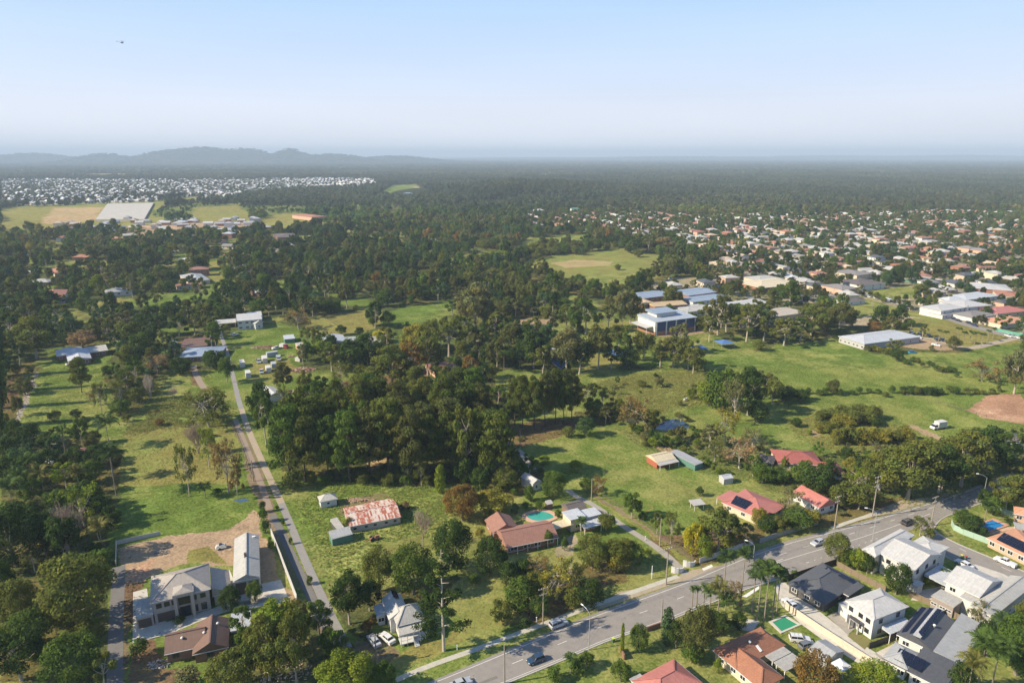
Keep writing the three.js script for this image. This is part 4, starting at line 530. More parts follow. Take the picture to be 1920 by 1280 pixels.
{ // school hall
  const g = building('school_hall', 'tall school hall with white skillion roof and dark blue bays', 'hall', [1230, 604], [1308, 594], [1213, 590], { h: 9, rise: 1.2, roof: 'skillion', ridge: 'b', rm: RM.blue2, wall: WM.navy, over: .4 }), L = g.L, r = g.rects[0];
  for (let i = 0; i < 5; i++) { const x = .6 + (L - 2.4) * i / 4; mesh('pilaster', new MB().box(x, x + .9, 0, 8.7, -.35, -.1).geo(), WM.white, g); } mesh('brick_base', new MB().box(.2, L - .2, 0, 2.6, -.38, -.2).geo(), WM.brick, g); mesh('end_wall', new MB().box(.1, .35, 0, 8.6, -g.W + .5, -.5).geo(), WM.white, g); mesh('end_wall_base', new MB().box(.02, .1, 0, 2.6, -g.W + .5, -.5).geo(), WM.brick, g);
  mesh('clerestory', new MB().box(L * .22, L * .66, 9.4, 12.2, -g.W * .95, -g.W * .45).geo(), WM.white, g); mesh('clerestory_roof', roofGeo('skillion', L * .18, L * .7, -g.W, -g.W * .4, 12.2, .8, 'b'), RM.blue, g); mesh('awning', roofGeo('skillion', -5.2, -.3, -g.W, -2.5, 5.2, .6, 'r'), RM.white, g); for (const z of [-g.W + .2, -2.8]) mesh('post', new MB().box(-5, -4.85, 0, 5, z, z + .15).geo(), frameW, g);
}
const mids = [
  ['classroom', 'blue roofed classroom block behind the school hall', 'school building', [1190, 561], [1258, 553], [1194, 548], { h: 6, rise: 1.6, roof: 'gable', rm: RM.blue, wall: WM.brick, win: { f: 7, l: 2 } }], ['classroom', 'tan roofed two-storey classroom block', 'school building', [1228, 575], [1290, 570], [1228, 566], { h: 6, rise: 1.2, roof: 'gable', rm: RM.tanm, wall: WM.brown, win: { f: 6 } }, [{ at: [[1205, 571], [1230, 568], [1206, 560]], h: 6, rise: 1.2, roof: 'gable', ridge: 'z', rm: RM.tanm, wall: WM.brick, win: { f: 2 } }]],
  ['classroom', 'blue grey roofed school block nearest the far field', 'school building', [1292, 554], [1345, 547], [1290, 541], { h: 6, rise: 1.4, roof: 'gable', rm: RM.blue, wall: WM.brick, win: { f: 5 } }], ['classroom', 'long blue grey school building with skylights', 'school building', [1300, 566], [1368, 558], [1300, 555], { h: 5, rise: 1, roof: 'gable', rm: RM.blue, wall: WM.white, win: { f: 6 } }],
  ['classroom', 'white roofed school building by the blue canopy', 'school building', [1352, 580], [1442, 567], [1352, 568], { h: 4, rise: 1, roof: 'gable', rm: RM.white, wall: WM.salmon, win: { f: 5 } }], ['classroom', 'white annexe between the blue roofs', 'school building', [1290, 585], [1345, 578], [1286, 572], { h: 4, rise: .8, rm: RM.off, wall: WM.white, win: { f: 3 } }], ['classroom', 'beige roofed school building behind the dark trees', 'school building', [1416, 608], [1475, 600], [1418, 590], { h: 4.5, rise: 2, rm: RM.beige, wall: WM.cream, win: { f: 4 } }], ['classroom', 'second beige roofed school building nearer the road', 'school building', [1452, 594], [1515, 585], [1455, 578], { h: 4.5, rise: 2, rm: RM.beige, wall: WM.cream, win: { f: 4 } }],
  ['house', 'cream roofed hall left of the suburb road', 'house', [1428, 540], [1510, 532], [1440, 522], { h: 4, rise: 2, rm: RM.cream, wall: WM.brick, win: { f: 4 } }], ['house', 'pale roofed house above the cream roofed hall', 'house', [1425, 526], [1470, 522], [1425, 516], { h: 3.5, rise: 1.4, rm: RM.off, wall: WM.cream, win: { f: 3 } }],
  ['church_hall', 'long pale metal hall at the edge of the big paddock', 'hall', [1572, 630], [1622, 645], [1660, 613], { h: 3.8, rise: 2.2, rm: RM.pale, wall: WM.zinc, win: { f: 6, r: 3 }, ridge: 'z' }, [{ at: [[1650, 634], [1700, 630], [1665, 622]], h: 3.4, rise: .5, roof: 'skillion', ridge: 'l', rm: RM.pale, wall: WM.zinc, win: { f: 4 } }]],
  ['house', 'small white hut beside the traffic queue', 'house', [1590, 566], [1625, 562], [1592, 558], { h: 3.2, rise: 1.4, rm: RM.tDark, wall: WM.white, win: { f: 2 } }], ['house', 'white two-storey house with pale roof on the suburb road', 'house', [1766, 583], [1812, 576], [1770, 568], { h: 5.6, rise: 1, rm: RM.white, wall: WM.white, win: { f: 3 } }, [{ at: [[1765, 590], [1800, 586], [1768, 580]], h: 3, roof: 'flat', rm: RM.white, wall: WM.white, win: { f: 2 } }]], ['house', 'white gabled two-storey house right of the flat roofed one', 'house', [1812, 576], [1862, 572], [1816, 560], { h: 5.6, rise: 1.6, rm: RM.white, wall: WM.white, win: { f: 3 } }],
  ['house', 'grey roofed house near the right edge road', 'house', [1826, 596], [1872, 590], [1830, 581], { h: 3.2, rise: 1.8, rm: RM.tGrey, wall: WM.white, win: { f: 3 } }], ['house', 'orange roofed long house at the right edge', 'house', [1872, 588], [1935, 582], [1880, 574], { h: 3.2, rise: 1.6, rm: RM.pink, wall: WM.cream, win: { f: 4 } }], ['house', 'tan tiled house at the right edge above the green fence', 'house', [1880, 608], [1940, 602], [1890, 592], { h: 3.2, rise: 1.8, rm: RM.tSalmon, wall: WM.cream, win: { f: 3 } }],
  ['house', 'pale blue roofed house right of the suburb lawn', 'house', [1815, 562], [1876, 554], [1822, 548], { h: 3.2, rise: 1.6, rm: RM.pale, wall: WM.white, win: { f: 3 } }], ['house', 'white roofed house with orange wing near the right edge', 'house', [1828, 540], [1900, 545], [1840, 530], { h: 3.4, rise: 1.6, rm: RM.white, wall: WM.brick, win: { f: 3 } }, [{ at: [[1870, 552], [1915, 556], [1880, 545]], h: 3, rise: 1.4, rm: RM.tTerra, wall: WM.cream }]], ['house', 'cream house with brown roof behind the traffic', 'house', [1580, 543], [1612, 540], [1582, 530], { h: 5, rise: 1.6, rm: RM.tGrey, wall: WM.salmon, win: { f: 2 } }], ['house', 'dark roofed white house facing the suburb road', 'house', [1615, 535], [1662, 530], [1618, 521], { h: 5.2, rise: 1.6, rm: RM.tDark, wall: WM.white, win: { f: 3 } }],
  ['house', 'pale yellow house above the suburb lawn', 'house', [1608, 516], [1640, 512], [1610, 502], { h: 5, rise: 1.6, rm: RM.tGrey, wall: WM.cream, win: { f: 2 } }], ['house', 'green shaded carport house above the suburb lawn', 'house', [1730, 528], [1772, 524], [1733, 518], { h: 3.2, rise: 1, rm: RM.beige, wall: WM.green, win: { f: 2 } }],
  ['house', 'large house with orange hip roof at the far left', 'house', [70, 560], [120, 556], [76, 546], { h: 5, rise: 2.4, rm: RM.tTerra, wall: WM.white, win: { f: 3 } }], ['house', 'orange tiled house among trees at far left', 'house', [100, 512], [135, 509], [103, 502], { h: 4, rise: 2, rm: RM.tTerra, wall: WM.cream, win: { f: 2 } }], ['house', 'grey hip roofed house in the trees left of centre', 'house', [352, 528], [394, 524], [357, 514], { h: 4, rise: 2.4, rm: RM.grey, wall: WM.cream, win: { f: 3 } }], ['house', 'white hip roofed house in the trees left of centre', 'house', [352, 494], [385, 491], [357, 484], { h: 4, rise: 2.4, rm: RM.pale, wall: WM.white }],
  ['house', 'small white house right of the modern house', 'house', [478, 607], [494, 603], [475, 594], { h: 4, rise: 1.6, roof: 'gable', ridge: 'z', rm: RM.white, wall: WM.white, win: { f: 1 } }], ['house', 'dark hip roofed house behind the central woodland', 'house', [815, 456], [852, 454], [820, 447], { h: 4, rise: 2.2, rm: RM.tGrey, wall: WM.cream }], ['house', 'orange building on the cleared rise', 'house', [584, 407], [612, 405], [586, 400], { h: 6, rise: 2, rm: RM.tTerra, wall: WM.salmon }], ['house', 'low brown roofed house below the yellow paddock', 'house', [520, 445], [560, 443], [524, 438], { h: 4, rise: 2, rm: RM.tDark, wall: WM.brown }], ['house', 'brown hip roofed house in the trees', 'house', [530, 476], [556, 474], [534, 466], { h: 4, rise: 2, rm: RM.tDark, wall: WM.brick }], ['house', 'white building beside the school pool', 'school building', [1045, 665], [1085, 660], [1045, 652], { h: 4, rise: .5, roof: 'skillion', ridge: 'b', rm: RM.white, wall: WM.white }], ['house', 'brown roofed house hidden in the central garden', 'house', [815, 698], [865, 690], [818, 680], { h: 3.2, rise: 1.2, rm: RM.tBrown, wall: WM.salmon, win: { f: 3 } }], ['house', 'dark outbuilding at the far left among palms', 'house', [130, 855], [165, 850], [130, 842], { h: 3, rise: .6, rm: RM.tBrown, wall: WM.brown }], ['house', 'small blue roofed house in the far left garden', 'house', [84, 872], [104, 868], [84, 862], { h: 3, rise: .8, rm: RM.pale, wall: WM.white }],
];
for (const m of mids) building(...m);
// ---------- hills ----------
// height of the far land above the plain
function hillAt(x, z) { let h = 0; for (const [cx, cz, rx, rz, H] of HILLS) { const q = ((x - cx) / rx) ** 2 + ((z - cz) / rz) ** 2; if (q < 6) h += (H * Math.exp(-q * 1.6)) ** 5; } return h ** .2; }
function hillFrom(px, top, d, halfPx, rz) { const k = (d * cp + CAM_H * sp) / FOC, x = (px - 960) * k, Y = CAM_H + (290.8 - top) * k * 1.12; return [x, -d, halfPx * k, rz, Y]; }
const HILLS = [hillFrom(380, 279, 9500, 110, 1100), hillFrom(310, 286, 9300, 70, 900), hillFrom(465, 281, 9800, 75, 900), hillFrom(545, 281.5, 9600, 48, 800), hillFrom(620, 290, 9600, 110, 900), hillFrom(200, 289.5, 9200, 60, 900), hillFrom(60, 289, 10500, 110, 1000), hillFrom(740, 293, 10500, 110, 900), hillFrom(1000, 338, 2150, 190, 420)];
for (const h of HILLS.slice(-1)) h[4] = 26;
for (const [px, d, w, H] of [[1300, 17000, 300, 70], [1560, 18000, 260, 90], [1800, 17500, 240, 100], [1010, 19000, 260, 50]]) { const k = d * cp / FOC; HILLS.push([(px - 960) * k, -d, w * k, 1500, H]); }
{
  const m = matte([.062, .072, .030], { map: rep(tex(256, 256, (x, y) => { const n = .45 + .55 * nz(NB, x * 2, y * 2) + .3 * (nz(NC, x * 2, y * 2) - .5); return [n, n, n]; }), 700), bumpMap: rep(fineB, 260), bumpScale: 16 });
  const patch = (x0, x1, d0, d1, nx, nz_, label) => { const g = new THREE.PlaneGeometry(1, 1, nx, nz_), p = g.attributes.position, uv = g.attributes.uv; for (let i = 0; i < p.count; i++) { const x = lerp(x0, x1, p.getX(i) + .5), z = -lerp(d0, d1, p.getY(i) + .5), e = sstep(0, .06, .5 - Math.abs(p.getX(i))) * sstep(0, .06, .5 - Math.abs(p.getY(i))), h = hillAt(x, z); p.setXYZ(i, x, (h + (nz(NA, x * .05, z * .05) - .5) * h * .16) * e - 1.2, z); uv.setXY(i, x, -z); } g.computeVertexNormals(); tag(mesh('hills', g, m, scene), label, null, null, 'structure'); };
  patch(-11000, 1500, 7000, 13500, 220, 110, 'low wooded range on the left horizon'); patch(-6000, 14500, 14000, 22000, 160, 60, 'faint far ridge along the horizon'); patch(-1100, 900, 1300, 3400, 90, 90, 'gentle wooded rise behind the suburb');
}
// ---------- trees ----------
const LEAF = { // foliage base colours
  olive: [0.143, 0.163, 0.032], deep: [0.055, 0.093, 0.018], mid: [0.096, 0.151, 0.024], lime: [0.193, 0.246, 0.025], yellow: [0.399, 0.359, 0.024], rust: [0.211, 0.131, 0.034], grey: [0.181, 0.182, 0.066], brown: [0.248, 0.186, 0.067], pine: [0.106, 0.134, 0.025], blue: [0.075, 0.134, 0.047], gold: [0.248, 0.228, 0.036], dusk: [0.119, 0.129, 0.034], pinkish: [0.314, 0.222, 0.110],
};
function leafMat(c) { const m = new THREE.MeshPhysicalMaterial({ roughness: .9, vertexColors: true, transmission: .4, thickness: 0, specularIntensity: .12 }); m.color.setRGB(...c); m.side = THREE.DoubleSide; return m; }
const leafPlain = (c) => { const m = leafMat(c); m.vertexColors = false; m.roughness = .6; return m; };
const leafM = {}; for (const k in LEAF) { leafM[k] = leafMat(LEAF[k]); }
const barkT = tex(64, 128, (x, y) => { const k = .6 + .4 * nz(NB, x * 8, y * 2); return [k, k * .96, k * .9]; });
const barkM = { grey: mat([.30, .26, .22], { map: rep(barkT, .6, 2) }), pale: mat([.50, .45, .38], { map: rep(barkT, .6, 2) }), dark: mat([.13, .10, .075], { map: rep(barkT, .6, 2) }), pinkish: mat([.42, .33, .28], { map: rep(barkT, .6, 2) }) };
function dirUp(bias) { for (;;) { const z = rr(-1, 1), a = rr(0, 6.2832), s = Math.sqrt(1 - z * z); if (z > 0 || rnd() > bias) return [s * Math.cos(a), z, s * Math.sin(a)]; } }
// leaf-sized faces spread over the shells of many clumps; width and height of the crown are 1
function crownGeo(clumps, leaves, size, flat = .7, under = .55, fill = .3) {
  const n = leaves * 6, p = new Float32Array(n * 3), c = new Float32Array(n * 3); let o = 0;
  const area = clumps.map((q) => q[3] * q[4]), tot = area.reduce((a, b) => a + b, 0);
  for (let k = 0; k < clumps.length; k++) {
    const [cx, cy, cz, r, ry] = clumps[k], tone = rr(.82, 1.2), warm = rr(-.10, .10), cnt = k === clumps.length - 1 ? (n - o) / 6 : Math.floor(leaves * area[k] / tot);
    for (let i = 0; i < cnt && o < n; i++) {
      const d = dirUp(under), q = rnd() < fill ? rr(.3, .85) : rr(.8, 1.12), P = [cx + d[0] * r * q, cy + d[1] * ry * q, cz + d[2] * r * q];
      const N = V([d[0] + rr(-flat, flat), d[1] + rr(-flat, flat) + .15, d[2] + rr(-flat, flat)]).normalize(), T = V([rr(-1, 1), rr(-1, 1), rr(-1, 1)]).cross(N).normalize(), B = N.clone().cross(T), s = size * rr(.6, 1.35), w = s * rr(.45, .8), bend = s * rr(-.25, .35);
      const a = [P[0] - T.x * s, P[1] - T.y * s, P[2] - T.z * s], b = [P[0] + T.x * s, P[1] + T.y * s, P[2] + T.z * s], e = [P[0] + B.x * w + N.x * bend, P[1] + B.y * w + N.y * bend, P[2] + B.z * w + N.z * bend], f = [P[0] - B.x * w + N.x * bend, P[1] - B.y * w + N.y * bend, P[2] - B.z * w + N.z * bend];
      const v = [a, f, e, f, b, e], t = tone * rr(.8, 1.22);
      for (let j = 0; j < 6; j++) { p.set(v[j], o * 3); c[o * 3] = t * (1 + warm); c[o * 3 + 1] = t; c[o * 3 + 2] = t * (1 - warm); o++; }
    }
  }
  const g = new THREE.BufferGeometry(); g.setAttribute('position', new THREE.BufferAttribute(p, 3)); g.setAttribute('color', new THREE.BufferAttribute(c, 3)); g.computeVertexNormals(); return g;
}
function limbs(top, clumps, r0, share = 1, n = 6) { // trunk with limbs to the clumps
  const m = new MB(), lean = rr(-.03, .03); let y = 0, x = 0; const seg = 4, pts = [[0, -.01, 0]];
  for (let i = 1; i <= seg; i++) pts.push([lean * i + rr(-.008, .008), top * i / seg, rr(-.01, .01)]);
  for (let i = 0; i < seg; i++) m.tube(pts[i], pts[i + 1], r0 * (1 - i / seg * .55) * (i ? 1 : 1.25), r0 * (1 - (i + 1) / seg * .55), 7, false);
  for (const c of clumps) if (rnd() < share) { const s = pts[Math.min(seg, 2 + Math.floor(rnd() * 3))], k = rr(.35, .6), md = [lerp(s[0], c[0], k), lerp(s[1], c[1], k * .8), lerp(s[2], c[2], k)]; m.tube(s, md, r0 * .42, r0 * .28, 5, false); m.tube(md, [c[0], c[1], c[2]], r0 * .28, r0 * .08, 4, false); }
  return m.geo();
}
function makeGum(fine, open) { // open crown of separate clumps on a visible trunk
  const cl = [], n = (fine ? 26 : 17) - (open ? 5 : 0); for (let i = 0; i < n; i++) { const t = i / n, a = i * 2.4 + rr(-.5, .5), rad = (.10 + .29 * Math.sqrt(rnd())) * (1 - Math.max(0, t - .55) * 1.3), r = rr(.10, .18) * (fine ? .85 : 1) * (open ? .8 : 1); cl.push([Math.cos(a) * rad, .36 + .54 * t + rr(-.04, .04), Math.sin(a) * rad, r, r * rr(.55, .85)]); }
  return [crownGeo(cl, (fine ? 6500 : 2500) * (open ? .62 : 1) | 0, fine ? .021 : .032, .8, .5, .4), limbs(.62, cl, .026, open ? 1 : .6)];
}
function makeDome(fine) { // dense rounded crown down to near the ground
  const cl = [[0, .46, 0, .36, .34]], n = fine ? 42 : 22; for (let i = 0; i < n; i++) { const d = dirUp(.6), r = rr(.11, .17) * (fine ? .8 : 1), k = rr(.88, 1.08); cl.push([d[0] * (.5 - r) * k, .48 + d[1] * (.5 - r) * k * (d[1] < 0 ? .94 : .98), d[2] * (.5 - r) * k, r, r * .85]); }
  return [crownGeo(cl, fine ? 7500 : 2800, fine ? .019 : .031, .65, .28, .12), limbs(.4, cl.slice(1, 8), .034, .8)];
}
function makePine() { // tall, billowing rounded clumps round a straight trunk, bare lower stem
  const cl = []; for (let y = .34; y < .96; y += .075) { const R = .36 * Math.pow(Math.sin(Math.min(1, (1.04 - y) / .60) * 1.5), .7), n = Math.max(1, Math.round(R * 13)), o = rr(0, 6); for (let i = 0; i < n; i++) { const a = o + i / n * 6.283 + rr(-.4, .4), k = R * rr(.55, 1.05); cl.push([Math.cos(a) * k, y + rr(-.03, .03), Math.sin(a) * k, rr(.11, .165), rr(.040, .062)]); } }
  return [crownGeo(cl, 6400, .022, .75, .6, .25), limbs(.93, cl.filter(() => rnd() < .4), .019, 1)];
}
function makeShrub() { const cl = [[0, .4, 0, .3, .32]]; for (let i = 0; i < 13; i++) { const d = dirUp(.85), r = rr(.13, .2); cl.push([d[0] * (.48 - r), .42 + d[1] * (.55 - r), d[2] * (.48 - r), r, r * 1.1]); } return [crownGeo(cl, 1300, .042, .8, .4, .2), limbs(.35, cl.slice(1, 5), .03, 1)]; }
function makeColumn() { const cl = []; for (let i = 0; i < 22; i++) { const y = .08 + .88 * i / 22, R = .34 * Math.pow(Math.sin((1.02 - y) * 1.9 + .25), .6), a = i * 2.4; cl.push([Math.cos(a) * R * .4, y, Math.sin(a) * R * .4, Math.max(.07, R * .75), .075]); } return [crownGeo(cl, 2400, .035, .6, .5, .15), limbs(.3, [], .04)]; }
function makeAiry() { // thin feathery crown
  const cl = []; for (let i = 0; i < 24; i++) { const a = i * 2.4, k = Math.sqrt(rnd()) * .38, r = rr(.08, .15); cl.push([Math.cos(a) * k, rr(.3, .9) - k * .25, Math.sin(a) * k, r, r * rr(.7, 1.1)]); } return [crownGeo(cl, 1700, .022, 1, .4, .8), limbs(.6, cl, .022, 1)];
}
function bareGeo(depth, spread, up, r0, low) {
  const m = new MB(); const grow = (p, d, len, r, k) => { const q = [p[0] + d.x * len, p[1] + d.y * len, p[2] + d.z * len]; m.tube(p, q, r, r * .66, k > 2 ? 5 : 3, false); if (!k) return; const n = k > 3 ? 4 : 3; for (let i = 0; i < n; i++) { const e = d.clone().add(V([rr(-spread, spread), rr(-spread * .45, spread * .6) + up, rr(-spread, spread)])).normalize(); grow(i ? [lerp(p[0], q[0], rr(.55, 1)), lerp(p[1], q[1], rr(.55, 1)), lerp(p[2], q[2], rr(.55, 1))] : q, e, len * rr(.62, .86), r * .6, k - 1); } };
  if (low) for (let i = 0; i < 5; i++) grow([0, -.01, 0], V([rr(-.5, .5), 1, rr(-.5, .5)]).normalize(), .2, r0, depth - 1); else grow([0, -.01, 0], V([0, 1, 0]), .26, r0, depth); const g = m.geo(); g.computeBoundingBox(); const b = g.boundingBox, w = Math.max(b.max.x - b.min.x, b.max.z - b.min.z); g.scale(1 / w, 1 / b.max.y, 1 / w); return g;
}
const frondGeo = (() => { // one arching palm frond with drooping leaflets, 1 m long
  const m = new MB(), c = (t) => [t * .93, .34 * Math.sin(t * 2.2) - .36 * t * t * t, 0], N = 12; for (let i = 0; i < N; i++) m.bar(c(i / N), c((i + 1) / N), .018, .014);
  for (let i = 1; i < N; i++) for (const s of [-1, 1]) { const p = c((i + .4) / N), L = .36 * Math.sin(Math.min(1, i / N * 1.15 + .12) * 2.9) + .05, q = [p[0] + L * .62, p[1] - L * .42, s * L * .9], e = [p[0] + L * .3, p[1] - L * .02, s * L * .5]; m.tri(p, [e[0] + .05, e[1], e[2]], [e[0] - .05, e[1], e[2]]); m.tri([e[0] + .05, e[1], e[2]], q, [e[0] - .05, e[1], e[2]]); }
  return m.geo();
})();
const palmTrunkGeo = (() => { const m = new MB(); for (let i = 0; i < 6; i++) m.tube([.012 * Math.sin(i * .6), i / 6, 0], [.012 * Math.sin((i + 1) * .6), (i + 1) / 6, 0], 1.15 - i * .09, 1.06 - i * .09, 7, false); return m.geo(); })();
const palmLeafM = { deep: leafPlain([.055, .095, .022]), mid: leafPlain([.085, .14, .028]), gold: leafPlain([.17, .17, .04]) };
const palmCrownGeo = (n) => { const a = []; for (let i = 0; i < n; i++) { const g = frondGeo.clone(); g.rotateZ(rr(-.35, .75)); g.rotateY(i * 2.4 + rr(-.3, .3)); a.push(g); } return mergeGeometries(a); };
seed = 101;
const KIND = { gum: Array.from({ length: 8 }, (_, i) => makeGum(false, i % 2)), gumF: Array.from({ length: 4 }, (_, i) => makeGum(true, i % 2)), dome: Array.from({ length: 6 }, () => makeDome()), domeF: Array.from({ length: 4 }, () => makeDome(true)), pine: Array.from({ length: 5 }, () => makePine()), shrub: Array.from({ length: 5 }, () => makeShrub()), column: Array.from({ length: 2 }, () => makeColumn()), airy: Array.from({ length: 4 }, () => makeAiry()) };
const BARE = [bareGeo(6, .8, .18, .012, 1), bareGeo(6, .7, .22, .013), bareGeo(6, .85, .14, .011, 1)], PALMC = [palmCrownGeo(13), palmCrownGeo(11)];
const NAMES = { gum: ['gum_tree', 'tree'], gumF: ['gum_tree', 'tree'], dome: ['broadleaf_tree', 'tree'], domeF: ['broadleaf_tree', 'tree'], pine: ['pine_tree', 'tree'], shrub: ['shrub', 'shrub'], column: ['cypress_tree', 'tree'], airy: ['feathery_tree', 'tree'], bare: ['bare_tree', 'tree'], palm: ['palm_tree', 'palm'] };
const WORDS = { olive: 'olive green', deep: 'dark green', mid: 'mid green', lime: 'bright green', yellow: 'yellow green', rust: 'rusty green', grey: 'grey green', brown: 'brownish', pine: 'dark olive', blue: 'blue green', gold: 'golden green', dusk: 'dull olive', pinkish: 'pinkish brown' };
const planted = [];                                                   // [x, z, crown radius]
function plantAt(kind, tint, pos, w, h, label, group) {
  const [name, cat] = NAMES[kind], g = thing(name, label, cat, pos, rr(0, 6.28), group); planted.push([pos.x, pos.z, w / 2]);
  if (kind === 'bare') { mesh('branches', pick(BARE), barkM[tint] ?? barkM.grey, g).scale.set(w, h, w); return g; }
  if (kind === 'palm') {
    const r = .16, t = mesh('trunk', palmTrunkGeo, barkM.grey, g); t.scale.set(r, h * .9, r); const top = h * .88, n = ppmAt(pos) > 4.2 ? 13 : 0;
    if (!n) { const c = mesh('crown', pick(PALMC), palmLeafM[tint] ?? palmLeafM.mid, g); c.scale.setScalar(w / 2); c.position.y = top; }
    for (let i = 0; i < n; i++) { const f = mesh('frond', frondGeo, palmLeafM[tint] ?? palmLeafM.mid, g); f.position.set(.03, top, 0); f.rotation.set(0, i * 2.4 + rr(-.25, .25), i < 5 ? rr(.35, .85) : rr(-.45, .35), 'YXZ'); f.scale.setScalar(w * .62 * rr(.85, 1.1)); }
    if (n) { mesh('crownshaft', new THREE.CylinderGeometry(.13, .18, 1, 7).translate(0, top - .45, 0), palmLeafM.mid, g); }
    return g;
  }
  const v = pick(KIND[kind]), c = mesh('crown', v[0], leafM[tint], g), t = mesh('trunk', v[1], kind.startsWith('gum') || kind === 'airy' ? barkM.pale : kind === 'pine' ? barkM.dark : barkM.grey, g);
  c.scale.set(w, h, w); t.scale.set(w, h, w); return g;
}
const ORD = 'leftmost second third fourth fifth sixth seventh eighth ninth tenth eleventh twelfth thirteenth fourteenth fifteenth sixteenth seventeenth eighteenth nineteenth twentieth twenty-first twenty-second twenty-third twenty-fourth twenty-fifth twenty-sixth twenty-seventh twenty-eighth twenty-ninth thirtieth'.split(' ');
// trees surveyed one by one: [where, [kind, tint, base x, base y, crown width, height] in photo pixels ...]
function grove(where, list, group) {
  const rows = list.map((t) => ({ t, noun: NAMES[t[0]][0] + (t[0] === 'bare' || t[0] === 'palm' ? '' : t[1]) })), by = {};
  for (const r of rows) (by[r.noun] ??= []).push(r);
  for (const k in by) { const a = by[k].sort((p, q) => p.t[2] - q.t[2]); a.forEach((r, i) => { r.ord = a.length === 1 ? '' : a.length <= 30 ? (i === a.length - 1 ? (a.length === 2 ? 'right-hand ' : 'rightmost ') : i === 0 ? (a.length === 2 ? 'left-hand ' : 'leftmost ') : ORD[i] + ' from left ') : ''; r.many = a.length; }); }
  for (const { t, ord, many } of rows) {
    const [kind, tint, bx, by_, w, h] = t, p = G(bx, by_), m = ppmAt(p), ce = Math.cos(Math.atan2(CAM_H, Math.hypot(p.x, p.z)));
    const noun = { gum: 'gum tree', gumF: 'gum tree', dome: 'round tree', domeF: 'round tree', pine: 'tall pine', shrub: 'shrub', column: 'columnar cypress', airy: 'feathery tree', bare: 'leafless tree', palm: 'palm' }[kind], tone = kind === 'bare' || kind === 'palm' ? '' : WORDS[tint] + ' ';
    plantAt(kind, tint, p, w / m, h / (m * ce) * (kind === 'palm' ? 1.05 : 1.02), ord + tone + noun + ' ' + where, many > 1 ? (group ?? noun + 's ' + where) : group);
  }
}
seed = 555;
grove('in the lower left garden', [['domeF', 'olive', 147, 1172, 148, 128], ['domeF', 'olive', 36, 1168, 80, 82], ['domeF', 'mid', 50, 1222, 98, 74], ['dome', 'olive', 172, 1198, 52, 42], ['domeF', 'deep', 30, 1062, 110, 120], ['domeF', 'deep', 85, 1040, 70, 80], ['bare', 'pinkish', 126, 1036, 96, 84], ['palm', 'gold', 193, 1037, 46, 52], ['airy', 'lime', 158, 987, 76, 84], ['gum', 'grey', 68, 990, 42, 58], ['gum', 'lime', 124, 915, 54, 50], ['palm', 'mid', 26, 965, 46, 56], ['palm', 'mid', 46, 940, 42, 52], ['palm', 'gold', 84, 935, 40, 52], ['palm', 'deep', 217, 928, 46, 82], ['palm', 'deep', 205, 840, 42, 52], ['palm', 'deep', 213, 897, 40, 50], ['gumF', 'deep', 40, 1275, 110, 90], ['domeF', 'mid', 140, 1278, 110, 84], ['gum', 'olive', 195, 1285, 60, 60], ['domeF', 'deep', 5, 1150, 70, 100], ['dome', 'deep', 60, 1000, 60, 60], ['dome', 'deep', 160, 950, 54, 54], ['dome', 'deep', 195, 975, 46, 50], ['dome', 'mid', 110, 965, 60, 50], ['dome', 'deep', 20, 910, 60, 60], ['dome', 'mid', 170, 905, 50, 46], ['dome', 'deep', 95, 890, 56, 50], ['dome', 'deep', 145, 880, 50, 44], ['dome', 'blue', 40, 880, 54, 46], ['palm', 'mid', 122, 850, 34, 40], ['palm', 'mid', 60, 905, 36, 44], ['dome', 'deep', 185, 868, 44, 40], ['palm', 'gold', 150, 925, 36, 44], ['dome', 'deep', 210, 990, 40, 44], ['shrub', 'lime', 130, 900, 34, 24], ['dome', 'mid', 10, 1010, 60, 60], ['airy', 'olive', 185, 1012, 40, 46]]);
grove('along the far left drive', [['column', 'deep', 8, 705, 30, 92], ['column', 'deep', 2, 735, 32, 96], ['column', 'deep', 4, 765, 32, 96], ['column', 'deep', -6, 800, 36, 110], ['column', 'deep', 4, 830, 34, 90], ['column', 'olive', 16, 806, 15, 32], ['dome', 'deep', 18, 860, 50, 46]]);
grove('near the long low left house', [['gumF', 'olive', 68, 672, 86, 78], ['gum', 'deep', 20, 645, 60, 64], ['gum', 'dusk', 60, 620, 56, 54], ['gum', 'olive', 108, 612, 60, 50], ['gum', 'deep', 24, 610, 60, 54], ['dome', 'pinkish', 155, 652, 56, 34], ['gum', 'dusk', 205, 642, 58, 50], ['gum', 'grey', 233, 630, 46, 52], ['gum', 'olive', 245, 652, 46, 52], ['gum', 'mid', 263, 678, 46, 56], ['gum', 'olive', 246, 702, 46, 60], ['gum', 'mid', 256, 724, 40, 58], ['airy', 'olive', 228, 768, 38, 62], ['airy', 'dusk', 190, 772, 34, 66], ['gum', 'olive', 240, 742, 42, 54], ['pine', 'olive', 153, 736, 42, 66], ['dome', 'mid', 279, 672, 46, 36], ['airy', 'pinkish', 295, 702, 52, 42], ['dome', 'deep', 340, 702, 42, 36], ['bare', 'pale', 283, 749, 28, 50], ['dome', 'deep', 404, 692, 46, 40], ['gum', 'mid', 426, 717, 34, 48], ['dome', 'olive', 103, 792, 26, 24], ['dome', 'olive', 143, 786, 24, 20], ['dome', 'dusk', 158, 799, 22, 20], ['dome', 'deep', 140, 822, 24, 20], ['dome', 'deep', 55, 835, 46, 44], ['dome', 'deep', 92, 842, 42, 34], ['airy', 'brown', 172, 760, 22, 30], ['bare', 'pinkish', 325, 748, 28, 24], ['shrub', 'olive', 238, 790, 20, 16], ['shrub', 'rust', 300, 798, 22, 14]]);
